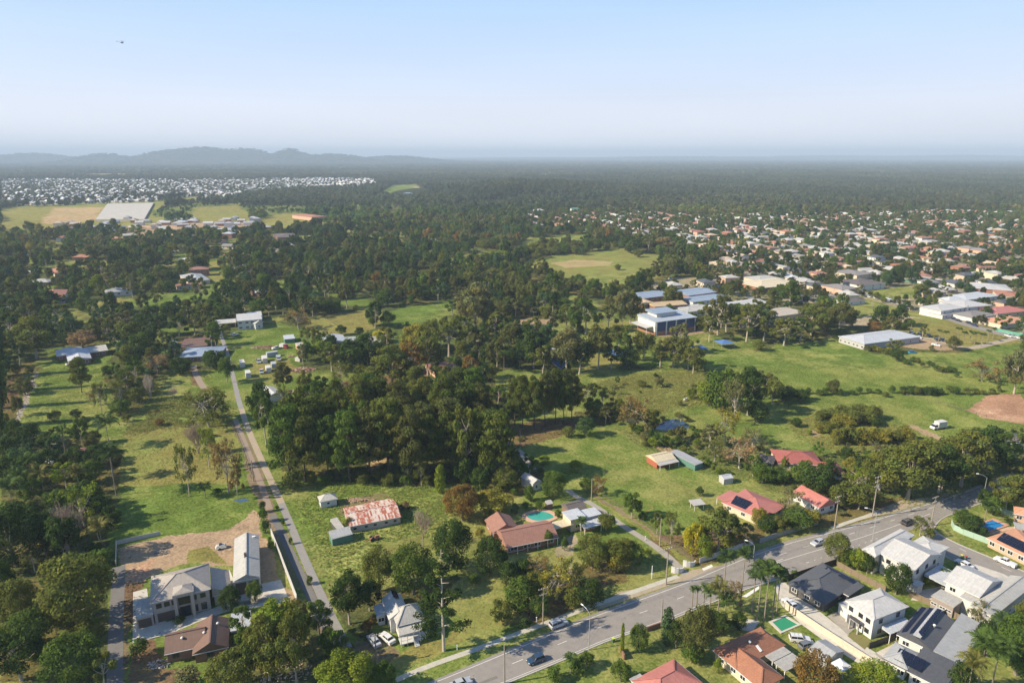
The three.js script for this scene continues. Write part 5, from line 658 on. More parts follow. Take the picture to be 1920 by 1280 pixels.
grove('in the paddock left of the long lane', [['airy', 'olive', 392, 800, 104, 74], ['gum', 'olive', 398, 790, 70, 50], ['airy', 'lime', 393, 880, 44, 92], ['airy', 'brown', 428, 924, 68, 108], ['airy', 'olive', 355, 930, 48, 112], ['bare', 'pinkish', 372, 850, 40, 60], ['palm', 'mid', 385, 934, 26, 20], ['shrub', 'mid', 405, 930, 22, 14], ['shrub', 'olive', 385, 820, 26, 16], ['gum', 'brown', 445, 935, 30, 60]]);
grove('behind the blue roofed house', [['gum', 'deep', 300, 628, 44, 40], ['gum', 'deep', 336, 630, 44, 42], ['gum', 'olive', 366, 628, 44, 42], ['gum', 'dusk', 395, 636, 42, 46], ['gum', 'mid', 404, 648, 34, 46], ['gum', 'mid', 397, 655, 30, 36], ['gum', 'deep', 285, 612, 42, 40], ['gum', 'deep', 320, 604, 42, 36], ['dome', 'lime', 326, 602, 26, 26], ['gum', 'olive', 352, 606, 40, 36], ['gum', 'olive', 430, 590, 42, 34], ['gum', 'deep', 460, 582, 44, 36], ['gum', 'olive', 385, 604, 40, 36]]);
const pines = []; for (const [y, h, xs] of [[898, 128, [548, 578, 612, 652, 690, 728, 768, 802, 842, 870, 902, 932]], [856, 116, [560, 598, 640, 680, 720, 760, 800, 842, 880, 912]], [816, 100, [592, 632, 672, 712, 752, 792, 832, 866, 896]], [782, 86, [700, 740, 780, 820, 856, 886]]]) for (const x of xs) pines.push([rnd() < .2 ? 'gum' : 'pine', pick(['pine', 'pine', 'olive', 'dusk', 'mid']), x + rr(-6, 6), y + rr(-9, 7), 74 * h / 120 * rr(.85, 1.25), h * rr(.8, 1.12)]);
grove('in the tall dark pine grove', pines, 'pines of the central grove');
{ const und = []; for (let i = 0; i < 26; i++) und.push(['shrub', pick(['mid', 'deep', 'olive']), rr(545, 930), rr(893, 912), rr(16, 34), rr(10, 24)]); grove('at the foot of the pine grove', und, 'shrubs at the foot of the pine grove'); }
grove('on bare trunks right of the pine grove', [['pine', 'pine', 980, 802, 46, 92], ['pine', 'pine', 1002, 806, 46, 96], ['pine', 'dusk', 1022, 798, 48, 98], ['pine', 'pine', 1042, 793, 48, 96], ['pine', 'pine', 1057, 792, 46, 94], ['pine', 'dusk', 1072, 786, 44, 88], ['pine', 'pine', 965, 795, 40, 82]]);
grove('beside the lane by the grove', [['gum', 'mid', 500, 838, 56, 112], ['gum', 'deep', 490, 802, 46, 88], ['pine', 'dusk', 533, 735, 40, 54], ['gum', 'olive', 575, 758, 38, 62], ['gum', 'mid', 603, 753, 42, 52], ['shrub', 'olive', 548, 918, 46, 36], ['airy', 'olive', 530, 760, 30, 40], ['shrub', 'deep', 512, 770, 30, 14], ['shrub', 'deep', 545, 765, 30, 12]]);
grove('in the garden behind the pines', [['gumF', 'olive', 736, 738, 84, 92], ['gum', 'olive', 690, 738, 62, 56], ['gumF', 'rust', 770, 724, 74, 84], ['gum', 'olive', 802, 704, 62, 82], ['gumF', 'olive', 842, 668, 86, 78], ['gum', 'olive', 872, 645, 62, 56], ['gum', 'gold', 780, 664, 62, 58], ['dome', 'yellow', 718, 642, 38, 28], ['dome', 'deep', 660, 692, 70, 58], ['dome', 'deep', 692, 684, 60, 60], ['dome', 'lime', 606, 672, 44, 36], ['gum', 'olive', 622, 696, 56, 54], ['airy', 'olive', 642, 722, 48, 46], ['dome', 'deep', 742, 700, 50, 46], ['gum', 'rust', 882, 718, 46, 56], ['gum', 'dusk', 932, 694, 44, 60], ['gum', 'deep', 905, 730, 44, 50], ['palm', 'mid', 850, 712, 26, 36], ['palm', 'mid', 945, 702, 26, 40], ['palm', 'deep', 880, 648, 22, 34], ['palm', 'mid', 818, 716, 26, 30], ['gum', 'olive', 830, 730, 48, 46], ['gum', 'grey', 860, 735, 46, 44], ['dome', 'mid', 700, 610, 30, 38], ['dome', 'mid', 727, 613, 32, 32], ['airy', 'brown', 560, 617, 58, 42], ['gum', 'olive', 578, 650, 32, 40], ['gumF', 'grey', 892, 622, 92, 92], ['gum', 'olive', 930, 640, 60, 60], ['gum', 'dusk', 960, 665, 50, 60], ['dome', 'deep', 640, 628, 22, 20], ['dome', 'deep', 674, 630, 20, 18], ['gum', 'olive', 780, 690, 60, 60], ['dome', 'blue', 760, 745, 44, 40]]);
grove('around the school grounds', [['gum', 'dusk', 1036, 628, 40, 52], ['gum', 'olive', 1062, 622, 40, 52], ['gumF', 'mid', 1098, 626, 62, 70], ['gum', 'olive', 1140, 618, 42, 52], ['gum', 'grey', 1166, 612, 40, 68], ['gum', 'olive', 1182, 607, 45, 61], ['gum', 'mid', 1078, 628, 38, 50], ['dome', 'deep', 1088, 625, 18, 18], ['gum', 'olive', 1160, 652, 48, 47], ['gum', 'olive', 1206, 674, 58, 52], ['gumF', 'grey', 1062, 702, 78, 88], ['gum', 'deep', 1086, 702, 55, 68], ['gum', 'dusk', 1122, 692, 58, 81], ['gum', 'deep', 1146, 692, 52, 47], ['dome', 'deep', 1180, 690, 48, 38], ['gum', 'olive', 1238, 688, 55, 52], ['gum', 'dusk', 1262, 688, 65, 56], ['gum', 'olive', 1290, 692, 65, 63], ['gum', 'grey', 1272, 662, 45, 61], ['gum', 'olive', 1330, 640, 45, 50], ['dome', 'olive', 1310, 618, 30, 22], ['gumF', 'dusk', 1346, 628, 58, 79], ['gum', 'mid', 1362, 622, 50, 56], ['gumF', 'olive', 1400, 640, 68, 72], ['gum', 'dusk', 1432, 640, 58, 61], ['gum', 'olive', 1420, 610, 50, 52], ['gum', 'mid', 1388, 616, 45, 50], ['gum', 'olive', 1018, 700, 58, 56], ['gum', 'deep', 1000, 690, 58, 63], ['dome', 'deep', 985, 664, 62, 56], ['gum', 'olive', 1000, 640, 50, 45], ['palm', 'mid', 1180, 640, 20, 26]]);
grove('beside the pond and the rough paddock', [['dome', 'mid', 1352, 768, 73, 84], ['airy', 'grey', 1376, 795, 54, 91], ['gumF', 'deep', 1402, 778, 66, 93], ['gum', 'dusk', 1432, 748, 51, 58], ['dome', 'lime', 1328, 760, 54, 55], ['gum', 'olive', 1448, 758, 44, 47], ['airy', 'brown', 1190, 808, 85, 62], ['gum', 'olive', 1196, 806, 61, 44], ['gum', 'olive', 1222, 808, 34, 42], ['dome', 'blue', 1098, 818, 41, 38], ['palm', 'mid', 1235, 838, 26, 16], ['shrub', 'lime', 1226, 838, 26, 18], ['shrub', 'lime', 1246, 836, 24, 20], ['shrub', 'mid', 1262, 840, 24, 18], ['airy', 'gold', 1360, 834, 63, 73], ['airy', 'pinkish', 1386, 878, 76, 55], ['gum', 'grey', 1330, 838, 49, 44], ['shrub', 'lime', 1022, 870, 28, 16], ['gum', 'dusk', 1104, 770, 56, 55], ['gum', 'olive', 1130, 765, 49, 44], ['shrub', 'olive', 1065, 820, 30, 20], ['airy', 'grey', 1410, 850, 61, 49], ['dome', 'deep', 1420, 790, 49, 40], ['gum', 'olive', 1300, 700, 49, 51], ['airy', 'olive', 1340, 866, 49, 44], ['shrub', 'mid', 1195, 815, 28, 18], ['shrub', 'olive', 1226, 800, 14, 10], ['shrub', 'grey', 1242, 788, 14, 9], ['shrub', 'olive', 1270, 782, 18, 9], ['shrub', 'gold', 1290, 790, 14, 10], ['shrub', 'mid', 1298, 806, 16, 9], ['shrub', 'gold', 1264, 812, 16, 8], ['airy', 'grey', 1276, 790, 24, 20]]);
grove('around the right green paddocks', [['gumF', 'dusk', 1574, 620, 64, 54], ['gumF', 'olive', 1522, 628, 66, 58], ['gumF', 'olive', 1470, 648, 66, 54], ['gum', 'deep', 1500, 640, 50, 46], ['dome', 'deep', 1680, 677, 26, 26], ['gum', 'olive', 1675, 662, 34, 30], ['dome', 'dusk', 1561, 739, 28, 30], ['airy', 'brown', 1842, 714, 76, 42], ['gumF', 'grey', 1902, 738, 66, 84], ['gum', 'dusk', 1935, 730, 50, 70], ['dome', 'deep', 1470, 752, 50, 30], ['dome', 'deep', 1500, 750, 40, 22], ['airy', 'grey', 1645, 870, 54, 44], ['dome', 'deep', 1492, 800, 22, 18], ['dome', 'mid', 1618, 790, 20, 18], ['dome', 'gold', 1598, 888, 40, 32], ['dome', 'deep', 1640, 800, 20, 20]]);
for (const [a, b, n, tint, w, where] of [[[1622, 660], [1672, 662], 6, 'gold', 18, 'in front of the long pale hall'], [[1690, 676], [1800, 706], 12, 'mid', 15, 'in the hedge line below the paddock'], [[1480, 742], [1880, 738], 26, 'mid', 17, 'in the long hedge between the paddocks'], [[1690, 740], [1770, 740], 7, 'deep', 20, 'in the dark thicket of the hedge'], [[1540, 812], [1650, 786], 12, 'gold', 34, 'in the overgrown garden plot'], [[1560, 835], [1705, 826], 13, 'gold', 36, 'in the second overgrown row'], [[1530, 790], [1620, 776], 8, 'olive', 30, 'at the top of the overgrown plot']]) grove(where, Array.from({ length: n }, (_, i) => ['shrub', rnd() < .3 ? 'olive' : tint, lerp(a[0], b[0], (i + rr(.2, .8)) / n), lerp(a[1], b[1], (i + .5) / n) + rr(-4, 4), w * rr(.7, 1.3), w * rr(.5, .9)]), 'shrubs ' + where);
grove('along the road on the right', [['gumF', 'olive', 1702, 935, 128, 105], ['gumF', 'olive', 1648, 925, 77, 74], ['gumF', 'deep', 1760, 925, 88, 90], ['gumF', 'olive', 1802, 912, 110, 101], ['gumF', 'deep', 1850, 890, 99, 90], ['gum', 'olive', 1830, 850, 66, 52], ['gum', 'mid', 1894, 868, 77, 63], ['gum', 'olive', 1740, 870, 66, 48], ['dome', 'olive', 1580, 948, 68, 46], ['dome', 'deep', 1530, 935, 66, 63], ['airy', 'lime', 1606, 924, 57, 52], ['airy', 'grey', 1478, 962, 57, 50], ['dome', 'mid', 1492, 990, 66, 34], ['dome', 'deep', 1552, 900, 44, 38], ['gum', 'deep', 1618, 900, 51, 48], ['dome', 'mid', 1508, 912, 55, 48], ['dome', 'gold', 1520, 985, 40, 32], ['gum', 'olive', 1610, 955, 55, 46], ['dome', 'olive', 1630, 945, 44, 36], ['dome', 'mid', 1430, 905, 48, 38], ['gum', 'mid', 1412, 892, 42, 42], ['dome', 'mid', 1460, 905, 44, 32], ['dome', 'deep', 1448, 990, 44, 27], ['gum', 'olive', 1462, 1000, 40, 32]]);
grove('around the rusty shed', [['domeF', 'deep', 850, 1066, 82, 84], ['domeF', 'deep', 920, 1078, 64, 68], ['domeF', 'mid', 775, 1112, 92, 88], ['domeF', 'olive', 712, 1108, 62, 80], ['gumF', 'deep', 655, 1170, 80, 90], ['domeF', 'deep', 433, 1146, 44, 48], ['domeF', 'mid', 478, 1127, 34, 36], ['shrub', 'mid', 494, 978, 20, 26], ['shrub', 'deep', 500, 1000, 20, 26], ['shrub', 'deep', 493, 960, 16, 20], ['shrub', 'mid', 508, 1030, 14, 16], ['column', 'lime', 826, 924, 30, 52], ['domeF', 'rust', 867, 975, 74, 64], ['dome', 'gold', 925, 964, 78, 46], ['domeF', 'olive', 946, 918, 54, 42], ['bare', 'pinkish', 793, 1024, 58, 66], ['shrub', 'olive', 655, 992, 20, 22], ['shrub', 'brown', 760, 955, 20, 14], ['shrub', 'gold', 902, 1012, 26, 20], ['shrub', 'grey', 905, 985, 18, 16], ['shrub', 'mid', 505, 1018, 10, 12], ['shrub', 'mid', 545, 1020, 10, 12], ['shrub', 'mid', 520, 955, 8, 8], ['shrub', 'mid', 530, 985, 9, 9], ['dome', 'deep', 870, 905, 46, 50], ['dome', 'deep', 900, 920, 40, 44], ['airy', 'deep', 765, 905, 44, 50], ['airy', 'olive', 790, 910, 34, 50], ['shrub', 'mid', 580, 1095, 16, 16]]);
grove('beside the brown roofed brick house', [['gumF', 'lime', 528, 1228, 100, 96], ['gumF', 'mid', 600, 1200, 64, 70], ['gumF', 'olive', 505, 1275, 96, 104], ['gumF', 'olive', 556, 1278, 78, 116], ['domeF', 'olive', 440, 1300, 100, 74], ['domeF', 'lime', 650, 1306, 120, 74], ['gum', 'mid', 470, 1238, 60, 62], ['domeF', 'mid', 718, 1298, 60, 50], ['shrub', 'mid', 262, 1230, 40, 30], ['shrub', 'grey', 350, 1290, 60, 34], ['gum', 'mid', 632, 1250, 60, 70], ['shrub', 'deep', 335, 1168, 26, 12], ['shrub', 'rust', 688, 1185, 20, 20], ['shrub', 'rust', 700, 1172, 16, 14], ['dome', 'mid', 620, 1230, 46, 50]]);
grove('between ranch house and road', [['dome', 'mid', 973, 1144, 64, 58], ['airy', 'gold', 1043, 1124, 92, 69], ['airy', 'brown', 1010, 1090, 57, 47], ['dome', 'deep', 982, 1088, 39, 41], ['domeF', 'deep', 1106, 1138, 58, 54], ['domeF', 'olive', 1110, 1064, 66, 60], ['domeF', 'olive', 1160, 1066, 60, 58], ['domeF', 'mid', 1184, 1064, 50, 48], ['dome', 'gold', 1158, 1072, 46, 39], ['dome', 'lime', 1215, 1044, 15, 16], ['domeF', 'mid', 1038, 933, 54, 50], ['dome', 'mid', 993, 940, 23, 32], ['dome', 'mid', 1100, 920, 30, 24], ['airy', 'rust', 1122, 928, 34, 37], ['gum', 'mid', 1184, 972, 39, 47], ['shrub', 'deep', 1205, 975, 20, 16], ['dome', 'olive', 1137, 995, 34, 34], ['shrub', 'mid', 1028, 1022, 24, 28], ['shrub', 'mid', 1058, 1032, 18, 24], ['palm', 'mid', 1090, 1003, 24, 26], ['shrub', 'mid', 985, 955, 18, 14], ['shrub', 'mid', 1010, 955, 20, 16], ['dome', 'mid', 1046, 970, 14, 15], ['shrub', 'mid', 965, 962, 18, 18], ['dome', 'olive', 940, 1165, 46, 39], ['shrub', 'lime', 1080, 885, 30, 22], ['shrub', 'deep', 985, 1175, 30, 12], ['shrub', 'deep', 940, 1060, 30, 26], ['dome', 'olive', 1000, 1120, 50, 46], ['airy', 'olive', 1075, 1100, 56, 48], ['dome', 'mid', 1010, 1155, 40, 36], ['dome', 'deep', 955, 1100, 44, 44], ['dome', 'olive', 1075, 1140, 44, 40], ['shrub', 'mid', 890, 1095, 30, 20]]);
grove('by the long wall beside the road', [['gum', 'olive', 1232, 1000, 28, 40], ['airy', 'olive', 1258, 1018, 38, 62], ['dome', 'yellow', 1298, 1042, 44, 62], ['dome', 'lime', 1320, 1048, 42, 46], ['gumF', 'olive', 1346, 1034, 92, 78], ['gum', 'grey', 1396, 1028, 52, 46], ['dome', 'gold', 1422, 985, 30, 36], ['dome', 'deep', 1436, 1000, 36, 34], ['gum', 'dusk', 1370, 1020, 50, 50], ['shrub', 'deep', 1312, 930, 18, 18]]);
grove('in the front gardens by the road', [['palm', 'deep', 1357, 1105, 34, 62], ['palm', 'deep', 1388, 1137, 32, 98], ['palm', 'deep', 1420, 1162, 40, 94], ['palm', 'mid', 1433, 1164, 42, 98], ['palm', 'mid', 1448, 1161, 38, 88], ['palm', 'deep', 1456, 1150, 34, 74], ['palm', 'deep', 1410, 1150, 34, 70], ['palm', 'mid', 1297, 1142, 15, 38], ['palm', 'mid', 1306, 1139, 15, 36], ['palm', 'mid', 1319, 1142, 17, 42], ['palm', 'gold', 1345, 1163, 40, 60], ['palm', 'mid', 1358, 1168, 34, 44], ['palm', 'mid', 1330, 1155, 30, 44], ['domeF', 'dusk', 1306, 1238, 72, 98], ['column', 'blue', 1250, 1206, 34, 62], ['dome', 'deep', 1268, 1215, 40, 50], ['dome', 'mid', 1296, 1242, 44, 38], ['column', 'lime', 1166, 1227, 12, 54], ['domeF', 'mid', 1197, 1220, 40, 46], ['dome', 'mid', 1164, 1278, 42, 36], ['airy', 'brown', 1375, 1140, 44, 50], ['dome', 'deep', 1350, 1190, 40, 40], ['dome', 'mid', 1330, 1180, 40, 36], ['dome', 'deep', 1385, 1180, 34, 30], ['shrub', 'lime', 1345, 1262, 20, 26], ['domeF', 'rust', 1526, 1303, 84, 74], ['domeF', 'lime', 1640, 1304, 96, 56], ['shrub', 'mid', 1080, 1262, 40, 22], ['shrub', 'mid', 1040, 1278, 40, 24], ['dome', 'mid', 1100, 1250, 30, 26], ['palm', 'mid', 1070, 1262, 26, 26]]);
grove('among the white lower right houses', [['domeF', 'olive', 1570, 1052, 58, 50], ['dome', 'lime', 1608, 1068, 40, 42], ['dome', 'mid', 1590, 1064, 30, 36], ['dome', 'deep', 1626, 1075, 32, 36], ['domeF', 'deep', 1680, 1114, 54, 60], ['shrub', 'lime', 1740, 1095, 26, 20], ['shrub', 'mid', 1770, 1090, 30, 24], ['airy', 'olive', 1725, 1004, 44, 42], ['shrub', 'olive', 1745, 1010, 22, 22], ['gumF', 'olive', 1886, 954, 74, 62], ['dome', 'mid', 1860, 965, 40, 40], ['dome', 'deep', 1820, 1000, 46, 36], ['dome', 'mid', 1805, 985, 40, 30], ['shrub', 'deep', 1840, 1008, 30, 20], ['gum', 'deep', 1845, 955, 30, 40], ['airy', 'grey', 1830, 1176, 44, 52], ['palm', 'mid', 1832, 1292, 60, 86], ['palm', 'mid', 1856, 1305, 60, 90], ['palm', 'gold', 1812, 1310, 50, 70], ['domeF', 'mid', 1905, 1265, 96, 110], ['dome', 'deep', 1850, 1230, 50, 70], ['palm', 'mid', 1870, 1210, 40, 50], ['dome', 'deep', 1800, 1300, 50, 60], ['gum', 'olive', 1925, 1180, 50, 60], ['palm', 'deep', 1845, 985, 26, 40], ['gum', 'olive', 1910, 940, 50, 50], ['shrub', 'mid', 1490, 1082, 18, 12], ['shrub', 'rust', 1868, 1018, 10, 12], ['shrub', 'rust', 1890, 1030, 10, 12], ['shrub', 'rust', 1910, 1040, 10, 12], ['gum', 'olive', 1915, 905, 60, 46]]);
grove('by the entrance lawn of the pale hall', [['palm', 'mid', 1760, 640, 13, 20], ['palm', 'mid', 1772, 642, 13, 20], ['palm', 'mid', 1794, 647, 15, 32], ['palm', 'mid', 1806, 645, 14, 22], ['palm', 'mid', 1818, 646, 14, 24], ['palm', 'mid', 1828, 646, 14, 22], ['palm', 'mid', 1840, 650, 15, 24], ['palm', 'mid', 1852, 640, 13, 20], ['palm', 'mid', 1862, 636, 13, 20], ['gum', 'olive', 1730, 632, 20, 26], ['palm', 'mid', 1708, 622, 12, 18], ['dome', 'mid', 1690, 618, 22, 16], ['dome', 'mid', 1675, 614, 26, 18], ['dome', 'mid', 1705, 612, 22, 16], ['dome', 'deep', 1640, 610, 22, 16]]);
grove('on the open far paddocks', [['dome', 'olive', 1158, 506, 15, 12], ['gum', 'olive', 1258, 512, 44, 36], ['gum', 'dusk', 1230, 515, 36, 30], ['dome', 'olive', 1196, 482, 20, 14], ['dome', 'deep', 1182, 474, 44, 32], ['dome', 'mid', 1060, 476, 22, 20], ['dome', 'olive', 1078, 477, 22, 18], ['dome', 'blue', 1092, 478, 18, 14], ['dome', 'olive', 1038, 478, 26, 18], ['dome', 'olive', 1110, 470, 30, 26], ['dome', 'mid', 1122, 468, 22, 22], ['dome', 'lime', 936, 494, 46, 28], ['dome', 'mid', 912, 494, 28, 22], ['dome', 'olive', 1020, 478, 26, 14], ['dome', 'olive', 1006, 486, 22, 14], ['dome', 'deep', 980, 484, 36, 24], ['gum', 'brown', 1245, 470, 40, 26], ['gum', 'olive', 1215, 472, 36, 34], ['dome', 'deep', 352, 448, 28, 22], ['gum', 'lime', 255, 446, 36, 26]]);
// the tall open conifer beside the cottage: bare pale trunk, upswept branches, thin tufts
{
  const p = G(832, 1220), m = ppmAt(p), h = 168 / (m * .78), g = thing('hoop_pine', 'tall open conifer with pale bare branches beside the white cottage', 'tree', p), tr = new MB(), cl = [];
  for (let i = 0; i < 8; i++) tr.tube([rr(-.05, .05), h * i / 8, 0], [0, h * (i + 1) / 8, 0], .42 * (1 - i / 8.6), .42 * (1 - (i + 1) / 8.6), 8, false);
  mesh('trunk', tr.geo(), barkM.pale, g);
  for (let i = 0; i < 44; i++) { const y = h * rr(.2, .97), a = i * 2.4, L = (1 - y / h) * h * .24 + 1.1, up = .25 + .5 * (y / h), q = [Math.cos(a) * L, y + L * up, Math.sin(a) * L]; mesh('branch', new MB().tube([0, y, 0], q, .085, .02, 4, false).geo(), barkM.pale, g); const dense = y < h * .66 ? 1 : .2; for (let k = 0; k < 6; k++) if (rnd() < dense) { const t = rr(.35, 1.1); cl.push([q[0] * t, lerp(y, q[1], t), q[2] * t, rr(.7, 1.3), rr(.6, 1)]); } }
  mesh('crown', crownGeo(cl, 9000, .24, .9, .3, .6), leafM.deep, g); planted.push([p.x, p.z, 5]);
}
// ---------- woods and gardens filled between the surveyed trees ----------
const grid = new Map(), cell = (x, z) => Math.floor(x / 12) + ',' + Math.floor(z / 12);
for (const q of planted) { const k = cell(q[0], q[1]); (grid.get(k) ?? grid.set(k, []).get(k)).push(q); }
function clear(x, z, r) { for (let i = -2; i <= 2; i++) for (let j = -2; j <= 2; j++) for (const q of grid.get(cell(x + i * 12, z + j * 12)) ?? []) if (Math.hypot(q[0] - x, q[1] - z) < (q[2] + r) * .62) return false; for (const b of blocked) if (Math.hypot(b[0] - x, b[1] - z) < b[2] + r * .45) return false; return true; }
function keep(x, z, r) { const k = cell(x, z); (grid.get(k) ?? grid.set(k, []).get(k)).push([x, z, r]); }
const inView = (p, pad = 40) => { const [a, b] = pix(p); return a > -pad && a < 1920 + pad && b < 1280 + pad; };
seed = 909;
const WHERE = (px, py) => py > 640 ? (px < 480 ? 'in the woodland left of the lane' : px < 1000 ? 'in the woodland around the pine grove' : 'in the gardens on the right') : py > 540 ? (px < 560 ? 'in the left woodland beyond the long low house' : px < 940 ? 'in the tall wood behind the green paddock' : px < 1420 ? 'in the wood beside the school' : 'in the suburb gardens') : px < 480 ? 'in the far left woodland' : px < 960 ? 'in the far central woodland' : 'in the far suburb on the right';
const fillers = [], far = [];
function tryTree(x, z, r, kind, tint, h) { if (!clear(x, z, r)) return; const p = new THREE.Vector3(x, 0, z); if (!inView(p)) return; keep(x, z, r); fillers.push({ kind, tint, p, w: 2 * r, h }); }
const tintOf = (x, z) => { const n = nz(NA, x * .9 + 40, -z * .9), m = rnd(); return n < .42 ? pick(['deep', 'deep', 'mid', 'dusk', 'blue']) : n < .58 ? pick(['olive', 'dusk', 'mid', 'deep', 'olive']) : m < .12 ? pick(['lime', 'gold', 'rust', 'brown', 'grey']) : pick(['olive', 'olive', 'dusk', 'grey', 'mid']); };
for (let i = 0; i < 26000; i++) { // nearest first: rings of growing distance
  const d = 110 + 960 * Math.pow(i / 26000, .62), x = rr(-.82, .82) * (d + 40), z = -d + rr(-6, 6), c = clsAt(x, z);
  if (c === 'wood' && rnd() < (x < -60 && d > 400 ? .86 : .92)) { const big = rnd(), r = d < 345 ? rr(2.5, 5) : rr(3.0, 7.0); if (big < .55) tryTree(x, z, r, 'gum', tintOf(x, z), r * rr(2.0, 3.4)); else if (big < .85) tryTree(x, z, r, 'dome', tintOf(x, z), r * rr(1.6, 2.3)); else tryTree(x, z, r * .5, 'shrub', pick(['mid', 'olive', 'deep']), r * rr(.6, 1)); }
  else if (c === 'bush' && rnd() < .5) tryTree(x, z, rr(.8, 2), 'shrub', pick(['mid', 'olive', 'lime', 'grey']), rr(1, 3));
}
for (let i = 0; i < 5200; i++) { // overgrown ground near the pond and the garden plots
  const d = 150 + 195 * Math.sqrt(rnd()), x = rr(-.8, .8) * (d + 35), z = -d, c = clsAt(x, z); if (c !== 'bush' && !(c === 'rough' && rnd() < .06) && !(c === 'litter' && rnd() < .12)) continue;
  if (rnd() < .2) tryTree(x, z, rr(1.6, 3), rnd() < .5 ? 'gum' : 'dome', pick(['olive', 'mid', 'grey', 'lime', 'deep']), rr(3.5, 7)); else tryTree(x, z, rr(.7, 1.9), 'shrub', pick(['mid', 'olive', 'lime', 'grey', 'deep', 'gold']), rr(.9, 2.6));
}
// ---------- landmarks that labels refer to ----------
const MARKS = [['the white modern house', 450, 605], ['the long low left house', 150, 668], ['the blue roofed house', 370, 662], ['the far left orange roof', 95, 555], ['the grey hip roof', 375, 522], ['the truck yard', 510, 680], ['the central garden house', 840, 692], ['the pine grove', 740, 830], ['the green far paddock', 800, 585], ['the school hall', 1265, 605], ['the tan roofed classrooms', 1255, 572], ['the beige school roofs', 1465, 595], ['the pale long hall', 1640, 632], ['the traffic queue', 1720, 590], ['the suburb lawn', 1680, 548], ['the yellow far paddock', 1120, 505], ['the upper far paddock', 1045, 452], ['the white netting block', 230, 398], ['the new estate houses', 350, 420], ['the yellow rise', 535, 412], ['the dark hip roof in the woods', 832, 452], ['the pond', 1255, 797], ['the pool sails', 1150, 662], ['the rough paddock', 1230, 735], ['the cream roofed hall', 1470, 532], ['the rusty shed', 700, 970], ['the big mango', 147, 1130], ['the bare block', 330, 1030], ['the ranch house', 990, 1010], ['the solar roofed red house', 1405, 940], ['the pair of far left paddocks', 60, 490], ['the mid suburb', 1560, 470], ['the upper suburb', 1760, 440], ['the far suburb edge', 1250, 425], ['the right edge houses', 1880, 560], ['the left woodland', 150, 590], ['the centre woodland', 640, 520], ['the wood left of the school', 1000, 560]];
function spotLabel(px, py) { let b = MARKS[0], bd = 1e9; for (const m of MARKS) { const d = Math.hypot(m[1] - px, (m[2] - py) * 1.6); if (d < bd) { bd = d; b = m; } } const dx = px - b[1], dy = (py - b[2]) * 1.6, near = bd < 45 ? 'close ' : bd < 110 ? '' : 'well '; return near + (Math.abs(dx) > Math.abs(dy) ? (dx < 0 ? 'left of ' : 'right of ') : (dy < 0 ? 'behind ' : 'in front of ')) + b[0]; }
// ---------- suburb houses ----------
seed = 4242;
function houseProto(type) {
  const g = new THREE.Group(); const o = { h: 3.0, rise: 1.9, over: .5 };
  if (type === 0) wing(g, { x0: -7.5, x1: 7.5, z0: -5, z1: 5 }, { ...o, win: { f: 3 } });
  if (type === 1) wing(g, { x0: -7, x1: 7, z0: -4.5, z1: 4.5 }, { ...o, roof: 'gable', ridge: 'x', win: { f: 3 } });
  if (type === 2) { wing(g, { x0: -8, x1: 4, z0: -5.5, z1: 4 }, { ...o, win: { f: 2 } }); wing(g, { x0: 1, x1: 8, z0: -3, z1: 6.5 }, { ...o, rise: 1.6, win: { f: 1 } }); }
  if (type === 3) wing(g, { x0: -6.5, x1: 6.5, z0: -5, z1: 5 }, { h: 5.6, rise: 1.8, over: .5, win: { f: 3 } });
  if (type === 4) wing(g, { x0: -9, x1: 9, z0: -4.5, z1: 4.5 }, { h: 3.2, rise: .7, over: .4, roof: 'gable', ridge: 'x', win: { f: 3 } });
  g.children = g.children.filter((c) => c.name !== 'ridge_capping' && c.name !== 'gutter');
  return g;
}
const protos = [0, 1, 2, 3, 4].map(houseProto);
function trySpot(p, r) { for (const b of blocked) if (Math.hypot(b[0] - p.x, b[1] - p.z) < b[2] + r) return false; return true; }
// ---------- suburb roads ----------
ribbon('suburb_road', 'suburb road carrying the queue of cars', [[1500, 560], [1565, 548], [1627, 551], [1690, 570], [1757, 590], [1820, 610], [1880, 626], [1940, 640]], 8.5, .02, M.asphalt);
sheet('car_park', 'bitumen car park behind the beige school roofs', [[1490, 566], [1500, 552], [1560, 546], [1570, 556], [1540, 566]], .016, M.asphalt);
ribbon('suburb_road', 'suburb cross street behind the school', [[1565, 548], [1640, 528], [1740, 505], [1850, 490], [1930, 480]], 7, .018, M.asphalt);
ribbon('driveway', 'curved sandy entrance drive of the pale hall', [[1700, 636], [1740, 634], [1780, 645], [1815, 652], [1860, 644], [1912, 632]], 5, .014, M.gravel);
ribbon('suburb_road', 'unsealed road behind the classrooms', [[1220, 543], [1262, 538], [1310, 532], [1345, 524]], 5, .016, M.gravel);
// ---------- pools and pond ----------
const water = (c, r = .06) => mat(c, { roughness: r, bumpMap: rep(fineB, 2.5), bumpScale: .015 });
function ring(px, grow, y, h, m, name, parent) { const P = px.map((p) => G(p[0], p[1])), c = P.reduce((a, b) => a.add(b), new THREE.Vector3()).divideScalar(P.length), mb = new MB(), O = P.map((p) => { const d = p.clone().sub(c); return p.clone().add(d.setLength(grow)); }); for (let i = 0; i < P.length; i++) { const j = (i + 1) % P.length, a = P[i], b = P[j], A = O[i], B = O[j]; mb.poly([A.x, y + h, A.z], [B.x, y + h, B.z], [b.x, y + h, b.z], [a.x, y + h, a.z]); mb.poly([A.x, 0, A.z], [B.x, 0, B.z], [B.x, y + h, B.z], [A.x, y + h, A.z]); mb.poly([a.x, y, a.z], [b.x, y, b.z], [b.x, y + h, b.z], [a.x, y + h, a.z]); } return mesh(name, mb.geo(), m, parent); }
